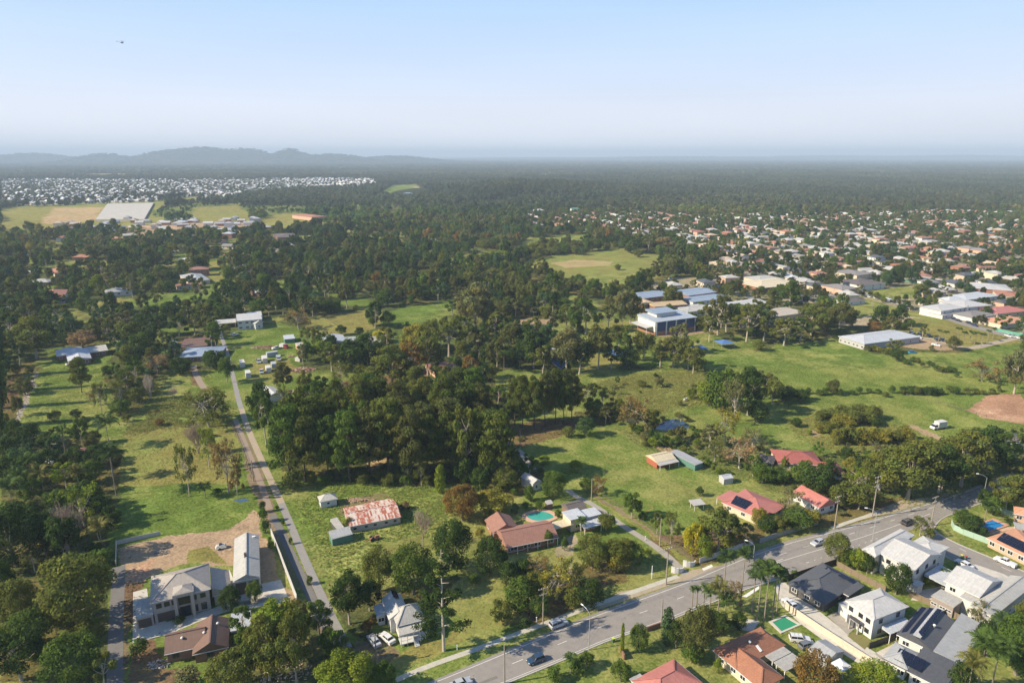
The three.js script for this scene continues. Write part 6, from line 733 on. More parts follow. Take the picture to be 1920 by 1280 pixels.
function pool(label, px, wc, cm, grow = 1.2) { const g = thing('swimming_pool', label, 'pool', new THREE.Vector3()); mesh('water', sheetGeo(px.map((p) => G(p[0], p[1])), .05), water(wc), g); ring(px, grow, .03, .14, cm, 'coping', g); const c = G(...px[0]); block(c.x, c.z, 5); return g; }
const ellipse = (cx, cy, rx, ry, n = 26, k = .12) => Array.from({ length: n }, (_, i) => { const a = i / n * 6.283; return [cx + rx * Math.cos(a) * (1 + k * Math.cos(2 * a + .6)), cy - ry * Math.sin(a) * (1 + k * Math.sin(a * 2))]; });
pool('round teal pool with orange brick edge beside the ranch house', ellipse(1013, 968, 23, 8.5), [.05, .33, .27], WM.salmon, 1.5);
pool('rectangular green pool behind the orange tiled house', [[1449, 1167], [1472, 1157], [1496, 1171], [1466, 1184]], [.03, .24, .11], M.conc, .9);
pool('rectangular bright blue pool behind the green fence', [[1832, 986], [1862, 975], [1886, 985], [1855, 996]], [.02, .20, .48], RM.tSalmon, 1.4);
pool('blue school pool half hidden by trees', [[1030, 676], [1050, 664], [1062, 680], [1052, 692]], [.02, .16, .42], M.conc, 1);
tag(mesh('pond', sheetGeo(smooth([[1226, 804], [1236, 795], [1250, 789], [1268, 785], [1284, 791], [1294, 800], [1276, 806], [1250, 807], [1226, 804]], 4).slice(0, -1), .03), water([.010, .038, .11], .03), scene), 'small deep blue farm pond', null, null, 'structure');
sheet('puddle', 'strip of blue water beside the paddock trees', [[436, 938], [460, 934], [468, 938], [450, 942]], .02, water([.05, .10, .2], .05));
sheet('terrace', 'salmon paved terrace around the blue pool', [[1822, 992], [1855, 1003], [1900, 992], [1925, 998], [1925, 985], [1890, 988], [1856, 999], [1831, 988]], .02, WM.salmon);
// ---------- walls and fences ----------
function fence(name, label, px, h, m, o = {}) {
  const w = px.map((p) => G(p[0], p[1])), g = thing(name, label, o.cat ?? 'fence', new THREE.Vector3()), step = o.step ?? 2.4, t = o.t ?? .06;
  for (let i = 0; i + 1 < w.length; i++) {
    const a = w[i], b = w[i + 1], L = a.distanceTo(b), n = Math.max(1, Math.round(L / step)), d = b.clone().sub(a).normalize();
    for (let k = 0; k < n; k++) { const p = a.clone().lerp(b, k / n), q = a.clone().lerp(b, (k + 1) / n), s = o.rail ? 0 : .03; if (o.rail) for (const y of o.rail) mesh('rail', new MB().bar([p.x, y, p.z], [q.x, y, q.z], .05, .08).geo(), m, g); else { const P = p.clone().addScaledVector(d, s), Q = q.clone().addScaledVector(d, -s); mesh('panel', new MB().bar([P.x, h / 2, P.z], [Q.x, h / 2, Q.z], t, h).geo(), m, g); } mesh('post', new MB().box(p.x - .07, p.x + .07, 0, h + .06, p.z - .07, p.z + .07).geo(), o.pm ?? m, g); }
  }
  const e = w[w.length - 1]; mesh('post', new MB().box(e.x - .07, e.x + .07, 0, h + .06, e.z - .07, e.z + .07).geo(), o.pm ?? m, g); return g;
}
const greenFence = mat([.32, .44, .36], { roughness: .6 }), creamWall = wallM([.66, .58, .46]), blackF = mat([.035, .033, .033], { roughness: .7 }), paleWall = wallM([.56, .55, .53]), greyF = mat([.30, .29, .28], { roughness: .7 });
fence('boundary_wall', 'pale panelled wall beside the road below the yellow tree', [[1312, 1056], [1360, 1039], [1412, 1021]], 1.7, paleWall, { cat: 'wall', t: .12 });
fence('boundary_wall', 'grey panelled wall in tree shade further along the road', [[1425, 1018], [1470, 1003], [1534, 983]], 1.6, greyF, { cat: 'wall', t: .12 });
fence('boundary_fence', 'pale green metal fence curving round the pool corner', [[1784, 984], [1788, 993], [1806, 1002], [1865, 1024], [1930, 1054]], 1.8, greenFence);
fence('boundary_fence', 'green metal fence behind the blue pool', [[1856, 953], [1890, 966], [1930, 982]], 1.8, greenFence);
fence('boundary_wall', 'long cream wall beside the shared driveway', [[1472, 1140], [1540, 1186], [1600, 1225], [1652, 1258]], 1.8, creamWall, { cat: 'wall', t: .12 });
fence('boundary_fence', 'black slat fence in front of the lawn square', [[1630, 1216], [1658, 1206], [1688, 1195]], 1.6, blackF, { t: .09 });
fence('boundary_fence', 'black fence between dark roofed house and road', [[1467, 1092], [1515, 1076], [1568, 1058]], 1.8, blackF);
fence('boundary_fence', 'timber paling fence behind the dark roofed house', [[1570, 1062], [1610, 1084], [1660, 1110]], 1.7, timber);
fence('boundary_fence', 'timber paling fence between the white houses', [[1705, 1118], [1750, 1138], [1815, 1172]], 1.7, timber);
fence('boundary_fence', 'dark fence behind the solar roofed house', [[1742, 1170], [1774, 1152]], 1.6, blackF);
fence('boundary_wall', 'pale concrete wall along the drive of the bare block', [[508, 1002], [525, 1045], [542, 1090], [557, 1130]], 2.3, paleWall, { cat: 'wall', t: .15, step: 3 });
fence('boundary_wall', 'low pale wall at the back of the bare block', [[218, 1021], [258, 1012], [300, 1003]], 1.3, paleWall, { cat: 'wall', t: .12 });
fence('boundary_wall', 'white wall down the left side of the bare block', [[218, 1021], [217, 1060]], 1.5, paleWall, { cat: 'wall', t: .12 });
fence('boundary_wall', 'broken brown brick wall by the clipped cypress', [[1213, 1184], [1224, 1180], [1238, 1175]], 1.3, WM.brown, { cat: 'wall', t: .3 });
fence('boundary_wall', 'short brown brick wall at the garden gate', [[1161, 1219], [1166, 1228], [1171, 1237]], 1.4, WM.brown, { cat: 'wall', t: .3 });
fence('boundary_fence', 'green metal fence beside the right edge road', [[1868, 620], [1900, 627], [1930, 632]], 1.8, mat([.10, .30, .22], { roughness: .6 }));
fence('boundary_wall', 'cream wall behind the traffic queue', [[1722, 571], [1758, 580], [1796, 592]], 1.5, creamWall, { cat: 'wall', t: .12 });
fence('boundary_wall', 'cream garden wall below the yellow tree row', [[1592, 892], [1625, 898], [1645, 903]], 1.2, creamWall, { cat: 'wall', t: .12 });
for (const [l, p] of [['post and rail fence along the access track', [[1128, 930], [1180, 962], [1235, 1003], [1300, 1052]]], ['post and rail fence beside the lane paddock', [[432, 792], [452, 840], [470, 895]]], ['paddock fence left of the two round trees', [[610, 598], [624, 606], [632, 612]]], ['paddock fence right of the brown strip', [[694, 584], [706, 594], [714, 602]]], ['paddock fence across the green field', [[806, 569], [826, 580], [846, 592]]], ['fence along the edge of the big paddock', [[1572, 638], [1600, 648], [1628, 660]]], ['fence above the bare dirt', [[1700, 742], [1760, 756], [1850, 782]]]]) fence('paddock_fence', l, p, 1.15, timber, { rail: [.5, .95], step: 4 });
for (const [x, y, l] of [[1262, 1074, 'left white curved entrance wall at the driveway'], [1284, 1062, 'right white curved entrance wall at the driveway']]) { const g = thing('entrance_wall', l, 'wall', G(x, y), -.5); for (let i = 0; i < 5; i++) { const a = i * .42, r = 2.2; mesh('segment', new MB().box(-.5, .5, 0, 1.9 - i * .22, -.16, .16).geo(), WM.white, g).position.set(Math.sin(a) * r, 0, Math.cos(a) * r - r); g.children[i].rotation.y = -a * -1; } }
// ---------- poles and lamps ----------
const poleM = mat([.34, .30, .26], { map: rep(barkT, .5, 2) }), steel = mat([.50, .51, .52], { roughness: .45, metalness: .5 });
function powerPole(x, y, label, h = 11, arms = 1, tank = 0) { const g = thing('power_pole', label, 'pole', G(x, y), .45, 'power poles along the road'); mesh('pole', new MB().tube([0, 0, 0], [0, h, 0], .2, .13, 8).geo(), poleM, g); for (let i = 0; i < arms; i++) { const yy = h - .5 - i * 1.6, w = i ? .9 : 1.3; mesh('crossarm', new MB().box(-w, w, yy, yy + .14, -.2, -.06).geo(), poleM, g); for (const s of [-.9, -.35, .35, .9]) mesh('insulator', new MB().tube([s * w, yy + .14, -.13], [s * w, yy + .42, -.13], .05, .04, 6).geo(), frameW, g); } if (tank) mesh('transformer', new THREE.CylinderGeometry(.38, .38, 1.1, 12).translate(.45, h - 3.6, 0), steel, g); }
powerPole(1249, 1096, 'power pole beside the entrance walls'); powerPole(1018, 1176, 'power pole beside the parked silver wagon', 11, 2); powerPole(1565, 991, 'power pole at the end of the grey wall', 11, 2); powerPole(1636, 969, 'tall power pole with transformer by the verge', 14, 3, 1); powerPole(1746, 986, 'power pole at the side street corner', 10, 2); powerPole(1765, 927, 'pole in front of the roadside trees', 10, 0); powerPole(946, 1282, 'bare pole at the bottom edge of the road', 10, 0); powerPole(706, 1246, 'small power pole in front of the cottage cars', 8, 1); powerPole(1237, 1024, 'thin service pole beside the access track', 9, 0); powerPole(1109, 938, 'service pole beside the brown shrub', 8, 0); powerPole(475, 902, 'service pole beside the gravel lane', 8, 0); powerPole(975, 842, 'service pole at the dark grove track', 8, 0); powerPole(1240, 1170, 'thin pole behind the blue conifer', 7, 0);
powerPole(1562, 562, 'pole at the school car park', 9, 1); powerPole(1636, 576, 'pole on the small lawn by the queue', 9, 0); powerPole(1920, 640, 'pole at the right edge road', 9, 1); powerPole(1705, 575, 'pole beside the queue of cars', 9, 1); powerPole(1462, 470, 'tall pole in the right suburb', 12, 1); powerPole(1812, 596, 'pole in front of the white two-storey houses', 9, 1); powerPole(1386, 500, 'pole above the classrooms', 11, 0);
{ const P = [[946, 1282], [1018, 1176], [1249, 1096], [1565, 991], [1636, 969], [1765, 927]].map((p) => G(p[0], p[1])), wireM = mat([.05, .05, .05]); for (let i = 0; i + 1 < P.length; i++) { const g = thing('power_line', (i ? ORDS[i] + ' from left' : 'leftmost') + ' span of sagging overhead wires along the road', 'wires', new THREE.Vector3()); for (const s of [-1, 0, 1]) { const a = P[i].clone().setY(10.6), b = P[i + 1].clone().setY(10.6); a.x += s * .9; b.x += s * .9; const m = a.clone().lerp(b, .5); m.y -= 1.1; mesh('wire', new THREE.TubeGeometry(new THREE.QuadraticBezierCurve3(a, m, b), 14, .022, 4), wireM, g); } } }
function lamp(x, y, dx, dz, label, h = 9.6) { const g = thing('street_lamp', label, 'street lamp', G(x, y), 0, 'street lamps'); mesh('pole', new MB().tube([0, 0, 0], [0, h, 0], .11, .07, 8).geo(), steel, g); const c = new THREE.CatmullRomCurve3([[0, h - .1, 0], [dx * .3, h + .6, dz * .3], [dx * .7, h + 1, dz * .7], [dx, h + 1.15, dz]].map(V)); mesh('arm', new THREE.TubeGeometry(c, 10, .055, 6), steel, g); const hd = mesh('lamp_head', new THREE.CapsuleGeometry(.16, .55, 4, 8).rotateZ(Math.PI / 2), frameW, g); hd.position.set(dx, h + 1.1, dz); hd.rotation.y = Math.atan2(-dz, dx); }
lamp(1104, 1219, -1.6, -2.0, 'street lamp near the parked silver wagon'); lamp(1636, 1016, -2.8, -.8, 'curved street lamp behind the round roadside tree'); lamp(1841, 948, -2.8, -.6, 'curved street lamp opposite the tall trees', 10); lamp(1409, 1082, -2, -.8, 'street lamp among the tall palms'); lamp(1912, 880, -2, -.5, 'far street lamp at the right edge of the road', 9);
for (const [x, y, l] of [[1404, 1046, 'white bus stop post by the grey wall'], [1466, 1084, 'white bus stop post by the black fence']]) { const g = thing('bus_stop', l, 'bus stop', G(x, y), -.3); mesh('post', new MB().tube([0, 0, 0], [0, 2.6, 0], .06, .06, 8).geo(), frameW, g); mesh('sign', new MB().box(-.28, .28, 2.3, 3.2, -.04, .04).geo(), frameW, g); mesh('base', new MB().box(-.3, .3, 0, .12, -.3, .3).geo(), M.conc, g); }
for (const [x, y, l] of [[1006, 1166, 'white marker post beside the power pole'], [1222, 1085, 'thin pole with meter box on the lawn'], [1210, 1013, 'short white post by the concrete driveway'], [857, 1218, 'short post beside the tall conifer']]) { const g = thing('marker_post', l, 'post', G(x, y)); mesh('post', new MB().box(-.09, .09, 0, l.includes('thin') ? 4 : 1.3, -.09, .09).geo(), frameW, g); mesh('cap', new MB().box(-.14, .14, l.includes('thin') ? 1.1 : 1.3, l.includes('thin') ? 1.7 : 1.36, -.14, .14).geo(), frameW, g); }
// ---------- vehicles ----------
const paintOf = {}; const paint_ = (k) => paintOf[k] ??= new THREE.MeshPhysicalMaterial({ color: new THREE.Color().setRGB(...({ white: [.72, .72, .72], silver: [.45, .47, .50], blue: [.025, .06, .11], dark: [.03, .032, .038], red: [.45, .03, .03], grey: [.16, .17, .18], cyan: [.02, .32, .55], navy: [.03, .045, .11] }[k])), roughness: .32, metalness: .15, clearcoat: .6, clearcoatRoughness: .1 });
const tyre = mat([.02, .02, .02], { roughness: .9 }), lampM = mat([.75, .75, .72], { roughness: .2 }), tailM = mat([.35, .02, .02], { roughness: .3 });
const wheelG = new THREE.CylinderGeometry(.33, .33, .22, 14).rotateX(Math.PI / 2), rimG = new THREE.CylinderGeometry(.19, .19, .235, 8).rotateX(Math.PI / 2);
function lowerBody(L, W, h0, h1, nose, tail) { const s = new THREE.Shape(), a = L / 2; s.moveTo(-a + .05, h0); s.lineTo(a - .1, h0); s.quadraticCurveTo(a, h0, a, h0 + .18); s.lineTo(a - .03, h1 - .3); s.quadraticCurveTo(a - .1, h1 - .14, a - .5, h1 - .08 - nose); s.lineTo(a - 1.25, h1); s.lineTo(-a + .9, h1 + tail); s.lineTo(-a + .12, h1 - .02 + tail); s.quadraticCurveTo(-a, h1 - .1, -a, h1 - .35); s.lineTo(-a + .05, h0); return new THREE.ExtrudeGeometry(s, { depth: W - .16, bevelEnabled: true, bevelThickness: .08, bevelSize: .06, bevelSegments: 2 }).translate(0, 0, -(W - .16) / 2); }
function cabin(b0, b1, t0, t1, y0, y1, wb, wt) { const m = new MB(), q = (x, y, z) => [x, y, z]; const B = [q(b0, y0, wb), q(b1, y0, wb), q(b1, y0, -wb), q(b0, y0, -wb)], T = [q(t0, y1, wt), q(t1, y1, wt), q(t1, y1, -wt), q(t0, y1, -wt)]; for (let i = 0; i < 4; i++) { const j = (i + 1) % 4; m.poly(B[i], B[j], T[j], T[i]); } m.poly(...T); return m.geo(); }
const roofSlab = (t0, t1, y, w) => new MB().box(t0 - .06, t1 + .08, y, y + .05, -w - .03, w + .03).geo();
const SH = { sedan: { L: 4.7, W: 1.82, body: lowerBody(4.7, 1.82, .28, .94, .06, .02), cab: [-1.75, 1.15, -1.15, .35, .92, 1.42, .80, .62] }, hatch: { L: 4.2, W: 1.78, body: lowerBody(4.2, 1.78, .28, .96, .06, 0), cab: [-1.95, 1.0, -1.65, .25, .94, 1.48, .80, .62] }, wagon: { L: 4.8, W: 1.86, body: lowerBody(4.8, 1.86, .32, 1.02, .05, 0), cab: [-2.3, 1.05, -2.1, .3, 1.0, 1.62, .84, .68] }, ute: { L: 5.3, W: 1.9, body: lowerBody(5.3, 1.9, .38, 1.08, .04, 0), cab: [-.75, 1.35, -.45, .65, 1.06, 1.72, .84, .66] } };
const pillarG = {};
function car(x, y, type, col, dir, label, group) { // dir: photo pixel offset the nose points to
  const p = G(x, y), q = G(x + dir[0], y + dir[1]), d = q.sub(p), g = thing('car', label, type === 'ute' ? 'ute' : 'car', p, Math.atan2(-d.z, d.x), group), s = SH[type], P = paint_(col); g.position.y = .045;
  mesh('body', s.body, P, g); const c = s.cab, cg = s.cg ??= cabin(...c), rg = s.rg ??= roofSlab(c[2], c[3], c[5], c[7]); mesh('windows', cg, glass, g); mesh('roof', rg, P, g);
  for (const k of [-1, 1]) { for (const e of [-1, 1]) { const w = mesh('wheel', wheelG, tyre, g); w.position.set(e * s.L * .30 + .05, .33, k * (s.W / 2 - .1)); mesh('rim', rimG, steel, w); } }
  if (ppmAt(p) > 4) { const hl = s.hl ??= new MB().box(-.06, .03, -.07, .07, -.17, .17).geo(); for (const k of [-1, 1]) { mesh('headlight', hl, lampM, g).position.set(s.L / 2 + .04, .68, k * (s.W / 2 - .3)); mesh('tail_light', hl, tailM, g).position.set(-s.L / 2 - .03, .74, k * (s.W / 2 - .3)); } const pg = s.pg ??= (() => { const m = new MB(), w = c[6] - .02, t = c[7] + .015; for (const z of [-1, 1]) for (const [a, b] of [[c[0] + .1, c[2]], [(c[0] + c[1]) / 2 - .1, (c[2] + c[3]) / 2], [c[1] - .1, c[3]]]) m.bar([a, c[4], z * (w + .03)], [b, c[5] + .02, z * (t + .01)], .09, .05); return m.geo(); })(); mesh('pillars', pg, P, g); }
  if (type === 'wagon') mesh('roof_rack', s.rk ??= new MB().box(-1.9, .1, 1.69, 1.73, .5, .55).box(-1.9, .1, 1.69, 1.73, -.55, -.5).box(-1.4, -1.34, 1.7, 1.74, -.5, .5).box(-.5, -.44, 1.7, 1.74, -.5, .5).geo(), steel, g);
  return g;
}
const up = [30, -11.5], down = [-30, 11.5];
car(1005, 1240, 'hatch', 'blue', down, 'dark blue hatchback driving towards the bottom edge'); car(1047, 1173, 'wagon', 'silver', up, 'silver wagon with roof rack parked by the footpath'); car(726, 1200, 'sedan', 'white', [-22, -19], 'white sedan parked beside the white cottage'); car(701, 1205, 'sedan', 'silver', [-14, -19], 'silver sedan parked left of the white sedan'); car(1534, 1020, 'sedan', 'silver', down, 'silver sedan driving on the main road'); car(1703, 982, 'wagon', 'dark', up, 'dark wagon approaching the side street corner'); car(1885, 1057, 'ute', 'white', [-30, -13], 'white ute parked on the side street'); car(1500, 1202, 'wagon', 'white', [30, 3], 'white wagon parked beside the grey garden shed'); car(1513, 1213, 'hatch', 'grey', [26, -8], 'dark grey car parked next to the white wagon'); car(1481, 1135, 'hatch', 'white', [-20, -18], 'white hatchback on the shared driveway'); car(1808, 1061, 'sedan', 'white', [-26, -14], 'white sedan beside the corner house'); car(864, 1285, 'sedan', 'silver', up, 'silver car cut off by the bottom edge'); car(440, 629, 'wagon', 'white', [20, -6], 'white car in front of the modern house'); car(132, 684, 'sedan', 'white', [20, -4], 'white car beside the long low house'); car(168, 677, 'hatch', 'red', [20, -4], 'red car at the long low house'); car(518, 654, 'ute', 'white', [20, -4], 'white ute beside the timber pile'); car(1711, 662, 'hatch', 'cyan', [20, 0], 'bright blue car alone on the grass'); car(1756, 648, 'sedan', 'white', [20, 4], 'white car on the sandy entrance drive');
const q1 = [20, 6]; let nth = 0;
for (const [x, y, c, t] of [[1629, 557, 'white', 'sedan'], [1643, 560, 'white', 'wagon'], [1657, 564, 'navy', 'hatch'], [1667, 561, 'white', 'sedan'], [1675, 567, 'dark', 'wagon'], [1688, 571, 'white', 'sedan'], [1696, 567, 'dark', 'hatch'], [1704, 573, 'white', 'wagon'], [1708, 576, 'dark', 'sedan'], [1718, 579, 'white', 'sedan'], [1724, 581, 'white', 'wagon'], [1746, 582, 'white', 'ute'], [1753, 584, 'white', 'sedan'], [1760, 590, 'red', 'hatch'], [1768, 593, 'navy', 'hatch'], [1773, 595, 'dark', 'sedan'], [1789, 599, 'navy', 'wagon'], [1797, 602, 'dark', 'sedan'], [1800, 597, 'white', 'wagon'], [1810, 599, 'white', 'sedan'], [1818, 607, 'dark', 'wagon'], [1828, 611, 'navy', 'sedan'], [1866, 613, 'white', 'sedan'], [1875, 615, 'dark', 'hatch'], [1892, 631, 'white', 'wagon'], [1900, 632, 'silver', 'hatch'], [1910, 634, 'white', 'sedan'], [1916, 628, 'white', 'sedan']]) { nth++; car(x, y, t, c, q1, (nth === 1 ? 'leftmost' : ORD[nth - 1] + ' from left') + ' car in the suburb road queue, ' + c, 'cars queued on the suburb road'); }
nth = 0; for (const [x, y, c] of [[1700, 638, 'white'], [1706, 637, 'red'], [1712, 636, 'white'], [1718, 635, 'white'], [1724, 634, 'white'], [1710, 625, 'silver'], [1726, 629, 'dark'], [1742, 630, 'dark'], [1757, 638, 'dark'], [1768, 639, 'dark']]) car(x, y, nth++ % 3 ? 'sedan' : 'wagon', c, [14, 10], (nth === 1 ? 'leftmost' : ORD[nth - 1]) + ' ' + c + ' car parked beside the pale hall', 'cars parked beside the pale hall');
nth = 0; for (const [x, y, c] of [[1496, 562, 'navy'], [1504, 559, 'white'], [1508, 566, 'navy'], [1515, 561, 'blue'], [1522, 551, 'red'], [1528, 556, 'white'], [1530, 551, 'dark'], [1538, 559, 'silver'], [1548, 558, 'dark'], [1554, 557, 'white'], [1560, 546, 'white'], [1482, 568, 'silver'], [1498, 568, 'white']]) car(x, y, nth++ % 2 ? 'sedan' : 'wagon', c, [4, -12], (nth === 1 ? 'first' : ORD[nth - 1]) + ' ' + c + ' car in the school car park', 'cars in the school car park');
nth = 0; for (const [x, y, c] of [[1228, 533, 'white'], [1258, 523, 'white'], [1269, 519, 'dark'], [1289, 537, 'white'], [1266, 541, 'red'], [1248, 543, 'dark']]) car(x, y, 'wagon', c, [18, -3], ['leftmost', 'second', 'third', 'fourth', 'red', 'sixth'][nth++] + ' car on the dirt road behind the classrooms, ' + c, 'cars on the dirt road');
function truck(x, y, dir, label, L, H, box, cab, name = 'truck') { const p = G(x, y), q = G(x + dir[0], y + dir[1]).sub(p), g = thing(name, label, cab ? 'truck' : 'container', p, Math.atan2(-q.z, q.x)), b0 = cab ? .75 : .15; mesh(cab ? 'cargo_box' : 'box', new MB().box(-L / 2, L / 2, b0, b0 + H, -1.22, 1.22).geo(), box, g); mesh('box_top', new MB().box(-L / 2 - .04, L / 2 + .04, b0 + H, b0 + H + .06, -1.26, 1.26).geo(), box, g); if (cab) { mesh('cab', lowerBody(2.1, 2.2, .45, 1.4, .02, 0), cab, g).position.x = L / 2 + 1.15; mesh('windscreen', cabin(-.85, .55, -.75, .25, 1.35, 2.25, 1.0, .88), glass, g).position.x = L / 2 + 1.15; mesh('cab_roof', new MB().box(-.8, .3, 2.25, 2.33, -.92, .92).geo(), cab, g).position.x = L / 2 + 1.15; for (const s of [-1, 1]) for (const xx of [-L / 2 + 1, L / 2 - .4, L / 2 + 1.3]) { const w = mesh('wheel', wheelG, tyre, g); w.position.set(xx, .42, s * .98); w.scale.setScalar(1.3); } } else for (let i = 0; i < 4; i++) mesh('skid', new MB().box(-L / 2 + i * L / 4 + .3, -L / 2 + i * L / 4 + .5, 0, .15, -1.1, 1.1).geo(), frameD, g); block(p.x, p.z, 3.4); return g; }
const boxW = mat([.66, .65, .62], { map: rep(grainT, 4), bumpMap: rep(ribB, 1.2, 1.2), bumpScale: .03 }), boxG = mat([.42, .46, .48], { map: rep(grainT, 4) });
truck(454, 686, [5, 14], 'white box trailer beside the lane, upper of two', 6.5, 2.6, boxW, 0, 'container'); truck(465, 706, [4, 14], 'white box trailer beside the lane, lower of two', 6, 2.6, boxW, 0, 'container'); truck(496, 678, [6, 14], 'long white container in the truck yard', 7, 2.6, boxW, 0, 'container'); truck(510, 668, [20, -3], 'grey container at the back of the truck yard', 6, 2.5, boxG, 0, 'container'); truck(503, 696, [6, 14], 'pale container at the front of the truck yard', 5.5, 2.5, boxW, 0, 'container'); truck(513, 688, [6, 14], 'dark topped container beside the pale container', 5, 2.3, boxG, 0, 'container'); truck(485, 679, [3, 14], 'small white truck facing the lane', 2.4, 1.2, WM.dark, paint_('white')); truck(490, 698, [2, 14], 'white cab truck with red tray', 2.6, 1.0, WM.red, paint_('white')); truck(522, 674, [4, 14], 'small pale truck right of the long container', 2.6, 1.6, boxG, paint_('white')); truck(530, 652, [14, 2], 'red and white truck behind the timber pile', 3, 1.8, boxW, paint_('red')); truck(560, 677, [20, 3], 'white caravan on the yard grass', 3.4, 1.9, boxW, 0, 'caravan'); truck(1763, 803, [-20, 3], 'white box truck standing alone in the paddock', 4.4, 2.5, boxW, paint_('white'));
// ---------- scrap, timber and rubble ----------
function pile(name, label, x, y, rx, rz, n, cols, s = 1, h = .8) { const p = G(x, y), g = new THREE.InstancedMesh(new MB().box(-.5, .5, -.5, .5, -.5, .5).geo(), mat([1, 1, 1]), n), m4 = new THREE.Matrix4(), e = new THREE.Euler(), q = new THREE.Quaternion(), c = new THREE.Color(); for (let i = 0; i < n; i++) { const a = rr(0, 6.28), k = Math.sqrt(rnd()); e.set(rr(-.5, .5), rr(0, 6.28), rr(-.5, .5)); m4.compose(new THREE.Vector3(p.x + Math.cos(a) * k * rx, (1 - k) * h * rnd() + .1, p.z + Math.sin(a) * k * rz), q.setFromEuler(e), new THREE.Vector3(rr(.3, 1.3) * s, rr(.08, .3) * s, rr(.15, .5) * s)); g.setMatrixAt(i, m4); const b = pick(cols), v = rr(.7, 1.2); g.setColorAt(i, c.setRGB(b[0] * v, b[1] * v, b[2] * v)); } g.name = numbered(name); g.castShadow = g.receiveShadow = true; scene.add(g); tag(g, label, 'pile', null, 'stuff'); }
seed = 31; const wood = [[.36, .22, .14], [.30, .14, .09], [.45, .34, .24], [.22, .15, .11]], stone = [[.3, .26, .23], [.22, .19, .17], [.38, .33, .28]];
pile('timber_pile', 'long heap of salvaged timber in the yard', 498, 652, 9.5, 2.2, 300, wood, 1.4, 1.6); pile('timber_pile', 'heap of bricks and timber right of the yard pine', 568, 694, 6.5, 5, 300, wood, 1.1, 1.6); pile('timber_pile', 'scrap timber behind the white shed', 560, 735, 7, 3, 160, wood, 1.2, 1.2); pile('rubble_pile', 'grey rubble heap on the bare block', 303, 1036, 2.2, 1.4, 120, stone, .5, .7); pile('rubble_pile', 'broken branches and boards by the brown house', 535, 1262, 6, 4, 220, [[.42, .32, .22], [.5, .42, .33], [.33, .22, .14]], .6, .5); pile('rubble_pile', 'pale rubble beside the brown roofed house', 297, 1246, 2.4, 1.6, 70, [[.55, .48, .4], [.4, .33, .27]], .7, .4); pile('rubble_pile', 'fallen sheets behind the rusty shed', 675, 938, 5, 1.6, 90, [[.3, .2, .13], [.4, .28, .2]], 1.2, .4); pile('rubble_pile', 'scattered junk in the far yard', 545, 668, 2.4, 1.4, 60, wood, 1, .6);
for (const [x, y, l, c] of [[703, 1012, 'rusty farm machine in the grass before the shed', RM.tRust], [760, 953, 'old brown machine at the end of the rusty shed', RM.tBrown]]) { const g = thing('farm_machine', l, 'machine', G(x, y), .5); mesh('chassis', new MB().box(-1.6, 1.2, .5, .8, -.5, .5).bar([-1.6, .65, 0], [-2.8, .4, 0], .15, .15).geo(), c, g); mesh('engine', new MB().box(.1, 1.2, .8, 1.4, -.35, .35).geo(), c, g); mesh('seat', new MB().box(-.8, -.4, .9, 1.3, -.25, .25).geo(), WM.dark, g); for (const s of [-1, 1]) for (const [xx, r] of [[-.9, 1.9], [.9, 1.2]]) { const w = mesh('wheel', wheelG, tyre, g); w.position.set(xx, .33 * r, s * .7); w.scale.set(r, r, 1); } }
// ---------- sails, marquee, goals, netting, small things ----------
const sailM = mat([.075, .16, .36], { roughness: .8 });
function sail(x, y, w, label, h = 3.6) { const p = G(x, y), g = thing('shade_sail', label, 'shade sail', p, .3), m = new MB(), a = w / 2; for (const [u, v] of [[[-a, a], [a, a]], [[a, a], [a, -a]], [[a, -a], [-a, -a]], [[-a, -a], [-a, a]]]) m.poly([u[0], h - .7, u[1]], [v[0], h - .7, v[1]], [0, h + .7, 0]); mesh('canopy', m.geo(), sailM, g); for (const [i, j] of [[-1, -1], [1, -1], [1, 1], [-1, 1]]) mesh('post', new MB().tube([i * a * .96, 0, j * a * .96], [i * a * .96, h - .65, j * a * .96], .07, .07, 6).geo(), steel, g); block(p.x, p.z, w * .6); }
sail(1357, 651, 9, 'blue shade sail at the playground edge', 4); sail(1310, 660, 8, 'blue shade sail left of the playground', 3.6); sail(1155, 670, 10, 'blue shade roof beside the school pool', 3.8); sail(1390, 582, 9, 'blue canopy in front of the white school roof', 3.6); sail(1262, 566, 6, 'small blue canopy behind the tan classrooms', 3.6);
{ const g = thing('marquee', 'small white pop-up marquee on the back lawn', 'marquee', G(1576, 1262), .5), m = new MB(), a = 1.5; for (const [u, v] of [[[-a, a], [a, a]], [[a, a], [a, -a]], [[a, -a], [-a, -a]], [[-a, -a], [-a, a]]]) { m.poly([u[0], 2.3, u[1]], [v[0], 2.3, v[1]], [0, 3.2, 0]); m.poly([u[0], 2.05, u[1]], [v[0], 2.05, v[1]], [v[0], 2.3, v[1]], [u[0], 2.3, u[1]]); } mesh('canopy', m.geo(), mat([.74, .74, .74], { roughness: .8 }), g); for (const [i, j] of [[-1, -1], [1, -1], [1, 1], [-1, 1]]) mesh('leg', new MB().tube([i * 1.45, 0, j * 1.45], [i * 1.45, 2.3, j * 1.45], .03, .03, 6).geo(), frameW, g); }
for (const [x, y, l] of [[941, 594, 'left white goal frame at the school oval'], [1005, 592, 'right white goal frame at the school oval']]) { const g = thing('goal', l, 'goal', G(x, y), .2); for (const s of [-1.9, 1.9]) mesh('upright', new MB().tube([s, 0, 0], [s, 3, 0], .09, .09, 6).geo(), frameW, g); mesh('crossbar', new MB().tube([-1.9, 2.95, 0], [1.9, 2.95, 0], .09, .09, 6).geo(), frameW, g); }
